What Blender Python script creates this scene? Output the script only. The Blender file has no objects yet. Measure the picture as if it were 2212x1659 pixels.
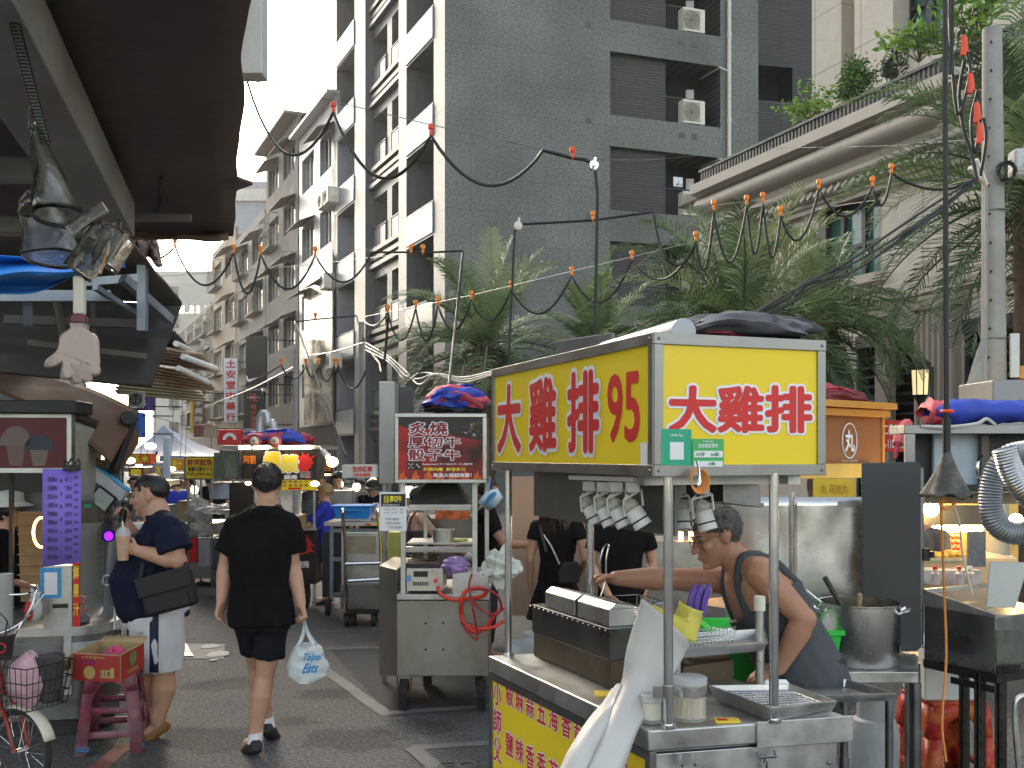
import bpy,bmesh,math,random
from mathutils import Vector,Matrix,noise
from math import sin,cos,pi,radians as R,sqrt
V=Vector
SC=bpy.context.scene
COL=SC.collection
RND=random.Random(7)
K,CX,HY,HC=2204.0,1106.0,982.0,1.75
def P(x,y,Y):return V(((x-CX)/K*Y,Y,HC-(y-HY)/K*Y))
def GY(y):return K*HC/(y-HY)
def YZ(y,z):return K*(HC-z)/(y-HY)
class Plane:
 def __init__(s,x0,y0,dx,dy):
  l=sqrt(dx*dx+dy*dy);s.o=V((x0,y0,0));s.u=V((dx/l,dy/l,0));s.n=V((dy/l,-dx/l,0))
 def at(s,x,y):
  t=(x-CX)/K;r=V((t,1,0));Y=s.o.dot(s.n)/r.dot(s.n);return P(x,y,Y)
 def uz(s,x,y):
  p=s.at(x,y);return((p-s.o).dot(s.u),p.z)
 def pt(s,u,z,d=0):return s.o+s.u*u+V((0,0,z))+s.n*d
class F:
 def __init__(s,o,u,v):s.o=V(o);s.u=V(u).normalized();s.v=V(v).normalized();s.n=s.u.cross(s.v)
 def pt(s,a,b,c=0):return s.o+s.u*a+s.v*b+s.n*c
def front(o):return F(o,(1,0,0),(0,0,1))
MATS={}
def mat(name,col,rough=.6,metal=0,var=.18,sc=6,bump=0,bsc=40,dirt=0,dcol=(.05,.04,.03),emit=None,es=0,alpha=1,trans=0,spec=.5,coords='Object',stretch=None,rv=.15,ior=1.45,coat=0):
 if name in MATS:return MATS[name]
 m=bpy.data.materials.new(name);m.use_nodes=True
 nt=m.node_tree;N=nt.nodes;L=nt.links;b=N['Principled BSDF']
 col=tuple(col)+(1,)if len(col)==3 else col
 b.inputs['Base Color'].default_value=col;b.inputs['Roughness'].default_value=rough
 b.inputs['Metallic'].default_value=metal;b.inputs['IOR'].default_value=ior
 b.inputs['Specular IOR Level'].default_value=spec;b.inputs['Coat Weight'].default_value=coat
 if emit:b.inputs['Emission Color'].default_value=tuple(emit)+(1,);b.inputs['Emission Strength'].default_value=es
 b.inputs['Alpha'].default_value=alpha;b.inputs['Transmission Weight'].default_value=trans
 if var or bump or dirt:
  tc=N.new('ShaderNodeTexCoord');mp=N.new('ShaderNodeMapping');L.new(tc.outputs[coords],mp.inputs[0])
  if stretch:mp.inputs['Scale'].default_value=stretch
  n1=N.new('ShaderNodeTexNoise');n1.inputs['Scale'].default_value=sc;n1.inputs['Detail'].default_value=6;n1.inputs['Roughness'].default_value=.65
  L.new(mp.outputs[0],n1.inputs['Vector'])
  r=N.new('ShaderNodeValToRGB');r.color_ramp.elements[0].position=.3;r.color_ramp.elements[1].position=.72
  r.color_ramp.elements[0].color=tuple(c*(1-var)for c in col[:3])+(1,)
  r.color_ramp.elements[1].color=tuple(min(1,c*(1+var*.8))for c in col[:3])+(1,)
  L.new(n1.outputs[0],r.inputs[0]);out=r.outputs[0]
  if rv:
   mr=N.new('ShaderNodeMapRange');mr.inputs['To Min'].default_value=max(.03,rough-rv);mr.inputs['To Max'].default_value=min(1,rough+rv)
   mr.inputs['From Min'].default_value=.3;mr.inputs['From Max'].default_value=.7
   L.new(n1.outputs[0],mr.inputs[0]);L.new(mr.outputs[0],b.inputs['Roughness'])
  if dirt:
   n2=N.new('ShaderNodeTexNoise');n2.inputs['Scale'].default_value=sc*.55;n2.inputs['Detail'].default_value=9;n2.inputs['Roughness'].default_value=.75
   L.new(mp.outputs[0],n2.inputs['Vector'])
   r2=N.new('ShaderNodeValToRGB');r2.color_ramp.elements[0].position=.62-.3*dirt;r2.color_ramp.elements[1].position=.78
   r2.color_ramp.elements[0].color=(0,0,0,1);r2.color_ramp.elements[1].color=(dirt,dirt,dirt,1)
   L.new(n2.outputs[0],r2.inputs[0])
   mx=N.new('ShaderNodeMix');mx.data_type='RGBA';L.new(r2.outputs[0],mx.inputs['Factor']);L.new(out,mx.inputs['A']);mx.inputs['B'].default_value=tuple(dcol)+(1,)
   out=mx.outputs['Result']
  L.new(out,b.inputs['Base Color'])
  if bump:
   n3=N.new('ShaderNodeTexNoise');n3.inputs['Scale'].default_value=bsc;n3.inputs['Detail'].default_value=5
   L.new(mp.outputs[0],n3.inputs['Vector'])
   bp=N.new('ShaderNodeBump');bp.inputs['Strength'].default_value=bump;bp.inputs['Distance'].default_value=.01
   L.new(n3.outputs[0],bp.inputs['Height']);L.new(bp.outputs[0],b.inputs['Normal'])
 MATS[name]=m;return m
def brickmat(name,c1,c2,mortar,w,h,ms=.01,rough=.6,bump=.3,off=.5,grain=0,gsc=30,gst=(1,1,1),spec=.5,met=0):
 if name in MATS:return MATS[name]
 m=mat(name,c1,rough,met,var=0,spec=spec);nt=m.node_tree;N=nt.nodes;L=nt.links;b=N['Principled BSDF']
 uv=N.new('ShaderNodeUVMap');br=N.new('ShaderNodeTexBrick');L.new(uv.outputs[0],br.inputs['Vector'])
 br.inputs['Color1'].default_value=tuple(c1)+(1,);br.inputs['Color2'].default_value=tuple(c2)+(1,);br.inputs['Mortar'].default_value=tuple(mortar)+(1,)
 br.inputs['Scale'].default_value=1;br.inputs['Mortar Size'].default_value=ms;br.inputs['Brick Width'].default_value=w;br.inputs['Row Height'].default_value=h;br.offset=off
 br.inputs['Mortar Smooth'].default_value=.1
 out=br.outputs['Color']
 mp=N.new('ShaderNodeMapping');L.new(uv.outputs[0],mp.inputs[0]);mp.inputs['Scale'].default_value=gst
 n=N.new('ShaderNodeTexNoise');n.inputs['Scale'].default_value=gsc;n.inputs['Detail'].default_value=5;n.inputs['Roughness'].default_value=.7;L.new(mp.outputs[0],n.inputs['Vector'])
 n2=N.new('ShaderNodeTexNoise');n2.inputs['Scale'].default_value=.35;n2.inputs['Detail'].default_value=4;L.new(uv.outputs[0],n2.inputs['Vector'])
 if grain:
  for nn,g in((n,grain),(n2,grain*.45)):
   r=N.new('ShaderNodeMapRange');r.inputs['From Min'].default_value=.3;r.inputs['From Max'].default_value=.7;r.inputs['To Min'].default_value=1-g;r.inputs['To Max'].default_value=1+g
   L.new(nn.outputs[0],r.inputs[0]);mx=N.new('ShaderNodeMix');mx.data_type='RGBA';mx.blend_type='MULTIPLY';mx.inputs['Factor'].default_value=1
   L.new(out,mx.inputs['A']);L.new(r.outputs[0],mx.inputs['B']);out=mx.outputs['Result']
 L.new(out,b.inputs['Base Color'])
 bp=N.new('ShaderNodeBump');bp.inputs['Strength'].default_value=bump;bp.inputs['Distance'].default_value=.02;bp.invert=True
 L.new(br.outputs['Fac'],bp.inputs['Height']);L.new(bp.outputs[0],b.inputs['Normal'])
 return m
def orth(d):
 d=d.normalized();a=V((0,0,1))if abs(d.z)<.9 else V((1,0,0));u=d.cross(a).normalized();return u,d.cross(u).normalized()
def crom(pts,n=8,closed=False):
 pts=[V(p)for p in pts];out=[];m=len(pts)
 for i in range(m if closed else m-1):
  p1,p2=pts[i],pts[(i+1)%m]
  p0=pts[i-1]if(i>0 or closed)else p1*2-p2;p3=pts[(i+2)%m]if(i+2<m or closed)else p2*2-p1
  for k in range(n):
   t=k/n;out.append(.5*((2*p1)+(p2-p0)*t+(2*p0-5*p1+4*p2-p3)*t*t+(3*p1-p0-3*p2+p3)*t**3))
 if not closed:out.append(pts[-1])
 return out
class MB:
 def __init__(s):s.v=[];s.f=[];s.m=[];s.uv={};s.k=0
 def add(s,vs,fs):
  n=len(s.v);s.v+=[V(x)for x in vs]
  for f in fs:s.f.append(tuple(n+i for i in f));s.m.append(s.k)
  return s
 def quad(s,a,b,c,d,uv=None):
  s.add([a,b,c,d],[(0,1,2,3)])
  if uv:s.uv[len(s.f)-1]=uv
  return s
 def bx(s,x0,y0,z0,x1,y1,z1,M=None):
  vs=[V((x,y,z))for z in(z0,z1)for(x,y)in((x0,y0),(x1,y0),(x1,y1),(x0,y1))]
  if M:vs=[M@p for p in vs]
  return s.add(vs,[(3,2,1,0),(4,5,6,7),(0,1,5,4),(1,2,6,5),(2,3,7,6),(3,0,4,7)])
 def box(s,c,sz,M=None):
  M=Matrix.Translation(V(c))@(M.to_4x4()if M else Matrix());return s.bx(-sz[0]/2,-sz[1]/2,-sz[2]/2,sz[0]/2,sz[1]/2,sz[2]/2,M)
 def fbox(s,fr,a0,b0,a1,b1,c0,c1):
  vs=[fr.pt(a,b,c)for c in(c0,c1)for(a,b)in((a0,b0),(a1,b0),(a1,b1),(a0,b1))]
  return s.add(vs,[(3,2,1,0),(4,5,6,7),(0,1,5,4),(1,2,6,5),(2,3,7,6),(3,0,4,7)])
 def hexa(s,bot,top):
  return s.add(list(bot)+list(top),[(3,2,1,0),(4,5,6,7),(0,1,5,4),(1,2,6,5),(2,3,7,6),(3,0,4,7)])
 def bar(s,p0,p1,w,h=None,up=V((0,0,1))):
  p0,p1=V(p0),V(p1);d=(p1-p0).normalized();h=h or w
  sd=d.cross(up)
  if sd.length<1e-3:sd=V((1,0,0))
  sd.normalize();u=sd.cross(d);q=[sd*a*w/2+u*b*h/2 for a,b in((-1,-1),(1,-1),(1,1),(-1,1))]
  return s.hexa([p0+x for x in q],[p1+x for x in q])
 def tube(s,pts,r,n=8,closed=False,cap=True):
  pts=[V(p)for p in pts];m=len(pts);rr=r if isinstance(r,(list,tuple))else[r]*m
  vs=[];up=None
  for i,p in enumerate(pts):
   a=pts[i-1]if(i or closed)else pts[i];b=pts[(i+1)%m]if(i<m-1 or closed)else pts[i]
   d=(b-a);d=d.normalized()if d.length>1e-9 else V((0,0,1))
   if up is None:u,w=orth(d);up=u
   u=up-d*up.dot(d)
   if u.length<1e-5:u,w=orth(d)
   u.normalize();w=d.cross(u);up=u
   vs+=[p+u*rr[i]*cos(2*pi*k/n)+w*rr[i]*sin(2*pi*k/n)for k in range(n)]
  fs=[]
  for i in range(m if closed else m-1):
   j=(i+1)%m;fs+=[(i*n+k,i*n+(k+1)%n,j*n+(k+1)%n,j*n+k)for k in range(n)]
  if cap and not closed:fs+=[tuple(range(n))[::-1],tuple((m-1)*n+k for k in range(n))]
  return s.add(vs,fs)
 def cyl(s,p0,p1,r,r1=None,n=16):return s.tube([p0,p1],[r,r if r1 is None else r1],n)
 def lathe(s,o,prof,n=24,M=None,a0=0,a1=2*pi):
  o=V(o);vs=[];full=abs(a1-a0-2*pi)<1e-6;nn=n if full else n+1
  for(r,z)in prof:
   for k in range(nn):
    a=a0+(a1-a0)*k/n;p=V((r*cos(a),r*sin(a),z));vs.append(o+(M@p if M else p))
  fs=[]
  for i in range(len(prof)-1):
   for k in range(n if full else n):
    k2=(k+1)%nn if full else k+1;fs.append((i*nn+k,i*nn+k2,(i+1)*nn+k2,(i+1)*nn+k))
  return s.add(vs,fs)
 def ell(s,c,r,nu=16,nv=10,M=None):
  c=V(c);vs=[];r=(r,r,r)if not hasattr(r,'__len__')else r
  for i in range(nv+1):
   t=pi*i/nv
   for k in range(nu):
    a=2*pi*k/nu;p=V((r[0]*sin(t)*cos(a),r[1]*sin(t)*sin(a),r[2]*cos(t)));vs.append(c+(M@p if M else p))
  return s.add(vs,[(i*nu+k,i*nu+(k+1)%nu,(i+1)*nu+(k+1)%nu,(i+1)*nu+k)[::-1]for i in range(nv)for k in range(nu)])
 def grid(s,fn,nu,nv,cu=False,uv=False):
  n0=len(s.f);W=nu if cu else nu+1
  vs=[fn(i/nu,j/nv)for j in range(nv+1)for i in range(W)]
  fs=[(j*W+i,j*W+(i+1)%W,(j+1)*W+(i+1)%W,(j+1)*W+i)for j in range(nv)for i in range(nu)]
  s.add(vs,fs)
  if uv:
   q=0
   for j in range(nv):
    for i in range(nu):
     s.uv[n0+q]=[(i/nu,j/nv),((i+1)/nu,j/nv),((i+1)/nu,(j+1)/nv),(i/nu,(j+1)/nv)];q+=1
  return s
 def poly(s,fr,pts,c0=0,c1=.003):
  n=len(pts);vs=[fr.pt(a,b,c0)for a,b in pts]+[fr.pt(a,b,c1)for a,b in pts]
  return s.add(vs,[tuple(range(n))[::-1],tuple(range(n,2*n))]+[(i,(i+1)%n,n+(i+1)%n,n+i)for i in range(n)])
 def build(s,name,mats,parent=None,smooth=True,bevel=0,seg=2,ang=35,solid=0,weld=False):
  me=bpy.data.meshes.new(name);o=bpy.data.objects.new(name,me)
  vs=s.v;off=V((0,0,0))
  if parent is None and vs:
   xs=[p.x for p in vs];ys=[p.y for p in vs];zs=[p.z for p in vs]
   off=V(((min(xs)+max(xs))/2,(min(ys)+max(ys))/2,min(zs)))
  me.from_pydata([p-off for p in vs],[],s.f)
  for m in(mats if isinstance(mats,(list,tuple))else[mats]):me.materials.append(m)
  if any(s.m):me.polygons.foreach_set('material_index',s.m)
  if s.uv:
   ul=me.uv_layers.new(name='UVMap')
   for fi,q in s.uv.items():
    for li,c in zip(me.polygons[fi].loop_indices,q):ul.data[li].uv=c
  COL.objects.link(o)
  if parent is None:o.location=off
  else:child(o,parent)
  if weld:
   bm=bmesh.new();bm.from_mesh(me);bmesh.ops.remove_doubles(bm,verts=bm.verts,dist=1e-5);bmesh.ops.recalc_face_normals(bm,faces=bm.faces);bm.to_mesh(me);bm.free()
  if smooth:
   me.polygons.foreach_set('use_smooth',[True]*len(me.polygons))
   try:me.set_sharp_from_angle(angle=R(ang))
   except Exception:pass
  if solid:
   d=o.modifiers.new('solid','SOLIDIFY');d.thickness=solid;d.offset=0
  if bevel:
   d=o.modifiers.new('bevel','BEVEL');d.width=bevel;d.segments=seg;d.limit_method='ANGLE';d.angle_limit=R(40);d.use_clamp_overlap=True;d.harden_normals=True
  me.update();return o
def wmat(o):
 return(wmat(o.parent)@o.matrix_parent_inverse if o.parent else Matrix())@o.matrix_basis
def child(o,parent):o.parent=parent;o.matrix_parent_inverse=wmat(parent).inverted();return o
def T(o,label,cat,group=None,kind=None):
 o['label']=label;o['category']=cat
 if group:o['group']=group
 if kind:o['kind']=kind
 return o
def thing(name,label,cat,loc=(0,0,0),group=None):
 o=bpy.data.objects.new(name,None);COL.objects.link(o);o.location=loc;o.empty_display_size=.1;return T(o,label,cat,group)
def struct(o):o['kind']='structure';return o
def dup(root,loc=None,rz=None,label=None,group=None):
 def cp(o,par):
  c=o.copy();COL.objects.link(c)
  if par:c.parent=par
  for ch in list(o.children):cp(ch,c)
  return c
 r=cp(root,None)
 if loc is not None:r.location=loc
 if rz is not None:r.rotation_euler[2]=rz
 if label:r['label']=label
 if group:r['group']=group
 return r
def text_mesh(body,bold=0,ext=0,res=3):
 c=bpy.data.curves.new('t','FONT');c.body=body;c.size=1;c.offset=bold;c.extrude=ext;c.resolution_u=res;c.align_x='LEFT'
 o=bpy.data.objects.new('t',c);COL.objects.link(o);dg=bpy.context.evaluated_depsgraph_get();dg.update()
 me=bpy.data.meshes.new_from_object(o.evaluated_get(dg));bpy.data.objects.remove(o);bpy.data.curves.remove(c);return me
def txt(parent,fr,body,a0,b0,a1,b1,m,bold=.012,ext=.001,lift=.002,outline=None,ob=.05,name='lettering',vert=False,shear=0,keep=False):
 """body fitted into the rectangle a0..a1 x b0..b1 of frame fr; outline: material of a wider copy just behind"""
 outs=[]
 if vert:
  n=len(body);h=(b1-b0)/n
  for i,ch in enumerate(body):
   if ch!=' ':outs+=txt(parent,fr,ch,a0,b1-h*(i+.93),a1,b1-h*(i+.07),m,bold,ext,lift,outline,ob,name)
  return outs
 base=text_mesh(body,0,0);xs=[v.co.x for v in base.vertices];ys=[v.co.y for v in base.vertices]
 if not xs:return outs
 x0,x1,y0,y1=min(xs),max(xs),min(ys),max(ys);sx=(a1-a0)/max(x1-x0,1e-6);sy=(b1-b0)/max(y1-y0,1e-6)
 if keep:sx=sy=min(sx,sy)
 co=[(v.co.x-x0,v.co.y-y0)for v in base.vertices];fs=[tuple(p.vertices)for p in base.polygons];bpy.data.meshes.remove(base)
 for mm,rad,lf,nm in((m,bold,lift,name),)+(((outline,bold+ob,lift*.45,'letter_outline'),)if outline else()):
  n=1 if rad<.004 else(8 if nm==name else 14);mb=MB()
  for k in range(n):
   dx,dy=(0,0)if n==1 else(rad*cos(2*pi*k/n)*sx,rad*sin(2*pi*k/n)*sy)
   mb.add([fr.pt(a0+x*sx+dx+shear*y*sy,b0+y*sy+dy,lf+k*.00006)for x,y in co],fs)
  outs.append(mb.build(nm,mm,parent,smooth=False))
 return outs
def loft(mb,secs,n=22,e=2.3):
 """secs: (centre, side half-vector, depth half-vector); superellipse rings, capped"""
 vs=[]
 for c,a,b in secs:
  for k in range(n):
   t=2*pi*k/n;ct,st=cos(t),sin(t)
   vs.append(V(c)+a*(abs(ct)**(2/e)*(1 if ct>0 else-1))+b*(abs(st)**(2/e)*(1 if st>0 else-1)))
 m=len(secs);fs=[(i*n+k,i*n+(k+1)%n,(i+1)*n+(k+1)%n,(i+1)*n+k)for i in range(m-1)for k in range(n)]
 fs+=[tuple(range(n))[::-1],tuple((m-1)*n+k for k in range(n))]
 mb.add(vs,fs)
def limb(mb,pts,rs,n=14):
 mb.tube(pts,rs,n)
 for p,r in zip(pts,rs):mb.ell(p,r*.995,12,8)
def remesh(mb,vox,smooth=4,fac=.6,fold=0,ffreq=9,seed=0,stretch=(1,1,.35)):
 me=bpy.data.meshes.new('r');me.from_pydata(mb.v,[],mb.f);o=bpy.data.objects.new('r',me);COL.objects.link(o)
 bm=bmesh.new();bm.from_mesh(me);bmesh.ops.recalc_face_normals(bm,faces=bm.faces);bm.to_mesh(me);bm.free()
 d=o.modifiers.new('r','REMESH');d.mode='VOXEL';d.voxel_size=vox;d.adaptivity=0
 if smooth:q=o.modifiers.new('s','SMOOTH');q.iterations=smooth;q.factor=fac
 dg=bpy.context.evaluated_depsgraph_get();dg.update()
 out=bpy.data.meshes.new_from_object(o.evaluated_get(dg));bpy.data.objects.remove(o);bpy.data.meshes.remove(me)
 if fold:
  co=[v.co.copy()for v in out.vertices];nm=[v.normal.copy()for v in out.vertices];sx,sy,sz=stretch
  for v,c,nn in zip(out.vertices,co,nm):
   q=V((c.x*sx,c.y*sy,c.z*sz))*ffreq+V((seed*3.1,seed,0))
   a=noise.noise(q)*.6+(1-2*abs(noise.noise(q*1.7+V((5,1,2)))))*.4
   v.co=c+nn*a*fold
 out.polygons.foreach_set('use_smooth',[True]*len(out.polygons));return out
def mesh_obj(name,me,m,parent,label=None):
 me.name=name;me.materials.clear();me.materials.append(m);o=bpy.data.objects.new(name,me);COL.objects.link(o)
 if parent:child(o,parent)
 return o
def hand(mb,w,d,pn,th,curl=.5,s=1.0,sp=1.0,tc=.5):
 """w wrist, d along the hand, pn palm normal (fingers curl to it), th side of the thumb"""
 d=d.normalized();pn=(pn-d*pn.dot(d)).normalized();th=(th-d*th.dot(d)-pn*th.dot(pn)).normalized()
 loft(mb,[(w-d*.012*s,th*.027*s,pn*.02*s),(w+d*.03*s,th*.036*s,pn*.017*s),(w+d*.075*s,th*.041*s,pn*.014*s),(w+d*.092*s,th*.038*s,pn*.011*s)],14,2.5)
 for i,(L,o,c)in enumerate(((.072,.030,.85),(.08,.010,1),(.074,-.010,1.08),(.058,-.028,1.18))):
  p=w+d*(.084-.006*abs(i-1))*s+th*o*s*1.05;pts=[p-d*.02*s];pts.append(p);a=0
  for j,fr in enumerate((.45,.3,.25)):
   a+=curl*c*(.75,1.0,.7)[j];q=d*cos(a)+pn*sin(a)+th*(o*2.2*sp)*cos(a);p=p+q.normalized()*L*fr*s;pts.append(p)
  limb(mb,pts,[.0098*s,.0095*s,.0088*s,.008*s,.007*s],8)
 p0=w+d*.018*s+th*.024*s;p1=p0+(d*.55+th*.75+pn*.25*tc).normalized()*.042*s;p2=p1+(d*.85+th*.35*(1-tc)+pn*.75*tc).normalized()*.033*s;p3=p2+(d*.8-th*.25*tc+pn*.8*tc).normalized()*.027*s
 limb(mb,[p0,p1,p2,p3],[.0145*s,.0115*s,.0102*s,.0085*s],8)
def headparts(mb,c,f,up,s=1.0,fat=1.0):
 """cranium, jaw, nose, brow, ears, lips; c = head centre, f = facing, up"""
 f=f.normalized();up=(up-f*up.dot(f)).normalized();r=f.cross(up).normalized()
 M=Matrix((r,f,up)).transposed();q=lambda a,b,e:c+r*a*s+f*b*s+up*e*s
 def el(p,x,y,z):mb.ell(p,(x*s,y*s,z*s),20,14,M)
 el(q(0,-.012,.03),.076,.095,.085);el(q(0,.012,-.02),.068*fat,.078,.085)
 loft(mb,[(q(0,.005,-.005),r*.069*fat*s,f*.083*s),(q(0,.02,-.06),r*.057*fat*s,f*.07*s),(q(0,.035,-.098),r*.034*fat*s,f*.045*s),(q(0,.045,-.115),r*.02*fat*s,f*.028*s)],16,2.2)
 el(q(0,.078,.018),.048,.016,.012)
 limb(mb,[q(0,.086,.012),q(0,.103,-.018),q(0,.108,-.03)],[.008*s,.012*s,.0125*s],10)
 for sg in(-1,1):
  el(q(sg*.012,.097,-.032),.008,.009,.007);el(q(sg*.04,.066,-.02),.022*fat,.02,.022)
  el(q(sg*.077*fat**.5,-.008,-.004),.009,.02,.032);el(q(sg*.083*fat**.5,-.014,.004),.006,.02,.026)
 el(q(0,.091,-.056),.022,.008,.0055);el(q(0,.088,-.068),.019,.009,.006);el(q(0,.081,-.1),.018,.014,.014)
 return M,q
def face_marks(root,c,f,up,s,mats,glasses=False,mouth=True):
 f=f.normalized();up=(up-f*up.dot(f)).normalized();r=f.cross(up).normalized();M=Matrix((r,f,up)).transposed();q=lambda a,b,e:c+r*a*s+f*b*s+up*e*s
 for sg in(-1,1):
  e=MB();e.ell(q(sg*.032,.081,.002),(.013*s,.006*s,.0065*s),12,8,M);e.build('eye',mats['eye'],root)
  b=MB();b.tube([q(sg*.014,.09,.022),q(sg*.033,.089,.028),q(sg*.052,.074,.022)],[.003*s,.004*s,.002*s],6);b.build('eyebrow',mats['hair'],root)
 if mouth:
  m=MB();m.tube([q(-.024,.086,-.062),q(-.008,.0985,-.06),q(.008,.0985,-.06),q(.024,.086,-.062)],[.002*s,.0036*s,.0036*s,.002*s],6);m.build('lips',mats['lip'],root)
 if glasses:
  g=MB()
  for sg in(-1,1):
   g.tube([q(sg*.034+.024*cos(a),.102-.010*abs(.5+.5*sg*cos(a)),-.002+.018*sin(a))for a in[2*pi*k/14 for k in range(14)]],.0016*s,6,True)
   g.tube([q(sg*.058,.094,.004),q(sg*.076,.06,.008),q(sg*.084,-.01,.012)],.0018*s,6)
  g.tube([q(-.012,.106,.002),q(.012,.106,.002)],.0016*s,6);g.build('glasses',mats['metal'],root)
def hair(root,c,f,up,s,m,style='short',seed=1,fade=None,shave=False):
 """a cap of hair grown off the cranium with a hairline, plus many small tufts"""
 f=f.normalized();up=(up-f*up.dot(f)).normalized();r=f.cross(up).normalized();q=lambda a,b,e:c+r*a*s+f*b*s+up*e*s
 rn=random.Random(seed);mb=MB();nu,nv=56,34;vs={};th={'short':.012,'crop':.006,'long':.018,'bowl':.018,'tall':.02}[style]
 def surf(a,t,ex):
  d=V((sin(t)*cos(a),sin(t)*sin(a),cos(t)))
  k=1
  if ex>0:ex=.0012+ex*min(1,max(0,inside(V((d.x*.0765,-.012+d.y*.0955,.03+d.z*.0855))))/.022)
  p=V((d.x*(.0765+ex),-.012+d.y*(.0955+ex),.03+d.z*(.0855+ex)))
  if p.z<.0:p.x*=1-.9*min(.1,-p.z);p.y=p.y*(1+.8*p.z)
  return p
 def inside(p):
  y,z=p.y,p.z
  line=.055+.0*y if y>.045 else(-.004+(y+.02)*.6 if y>-.02 else-.03-.035*min(1,(-.02-y)/.06))
  if style=='bowl':line=.035 if y>.05 else-.02
  if style=='long':line=.06 if y>.04 else-.07
  if fade:line+=fade if y<.03 else 0
  return z-line-.012*noise.noise(p*70)
 fn=lambda i,j:surf(2*pi*i/nu,pi*j/nv,th*(.85+.3*noise.noise(V((cos(2*pi*i/nu)*2+seed,sin(2*pi*i/nu)*2,j*.35)))))
 idx={}
 def vid(i,j):
  k=(i%nu,j)
  if k not in idx:p=fn(*k);idx[k]=len(mb.v);mb.v.append(q(p.x,p.y,p.z))
  return idx[k]
 for j in range(nv):
  for i in range(nu):
   p=surf(2*pi*(i+.5)/nu,pi*(j+.5)/nv,0)
   if inside(p)>0:mb.f.append((vid(i,j),vid(i,j+1),vid(i+1,j+1),vid(i+1,j)));mb.m.append(0)
 nt={'crop':500,'short':1500,'tall':800,'bowl':700,'long':600}[style]
 for _ in range(nt):
  a=rn.uniform(0,2*pi);t=math.acos(rn.uniform(-.75,1));p=surf(a,t,th*.6)
  if inside(p)<.004:continue
  nrm=V((sin(t)*cos(a),sin(t)*sin(a),cos(t)));L={'crop':.007,'short':.018,'tall':.02,'bowl':.03,'long':.05}[style]*rn.uniform(.6,1.3)
  flow=V((rn.uniform(-.5,.5),rn.uniform(-.6,.2)+(.8 if p.y>.02 else-.3),-.9 if style!='tall' else.3));flow=flow-nrm*flow.dot(nrm)
  tip=p+nrm*L*(.45 if style!='tall' else.9)+flow.normalized()*L*.8;w=nrm.cross(flow).normalized()*.0035
  A,B,Cc=p-nrm*.004,tip,(p+tip)*.5+nrm*L*.12;n0=len(mb.v)
  w*=.8;mb.v+=[q(*(A+w)),q(*(A-w)),q(*(Cc-w*.7)),q(*(Cc+w*.7)),q(*B)];mb.f+=[(n0,n0+1,n0+2,n0+3),(n0+3,n0+2,n0+4)];mb.m+=[0,0]
 o=mb.build('hair',m,root,ang=80);return o
def stand(x,y,h=1.7,face=0,zg=0):
 """joints of a standing figure; face = heading in degrees, 0 looks away from the camera (+Y), 90 to the left (-X)"""
 s=h/1.7;a=R(face);fw=V((-sin(a),cos(a),0));rt=V((cos(a),sin(a),0));o=V((x,y,zg));up=V((0,0,1))
 q=lambda r,f,z:o+rt*r*s+fw*f*s+up*z*s
 J=dict(s=s,f=fw,r=rt,q=q,pel=q(0,0,.94),wai=q(0,.01,1.09),che=q(0,.005,1.27),nek=q(0,-.01,1.43),hed=q(0,.015,1.585),hf=fw,hu=up)
 for n,k in(('R',1),('L',-1)):
  J['sh'+n]=q(k*.185,-.01,1.39);J['el'+n]=q(k*.235,-.03,1.11);J['wr'+n]=q(k*.245,.06,.87)
  J['hd'+n]=(J['wr'+n]-J['el'+n]).normalized();J['hn'+n]=-rt*k;J['ht'+n]=fw
  J['hi'+n]=q(k*.085,0,.9);J['kn'+n]=q(k*.095,.015,.49);J['an'+n]=q(k*.1,-.02,.085);J['to'+n]=q(k*.125,.16,.035)
 return J
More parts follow.
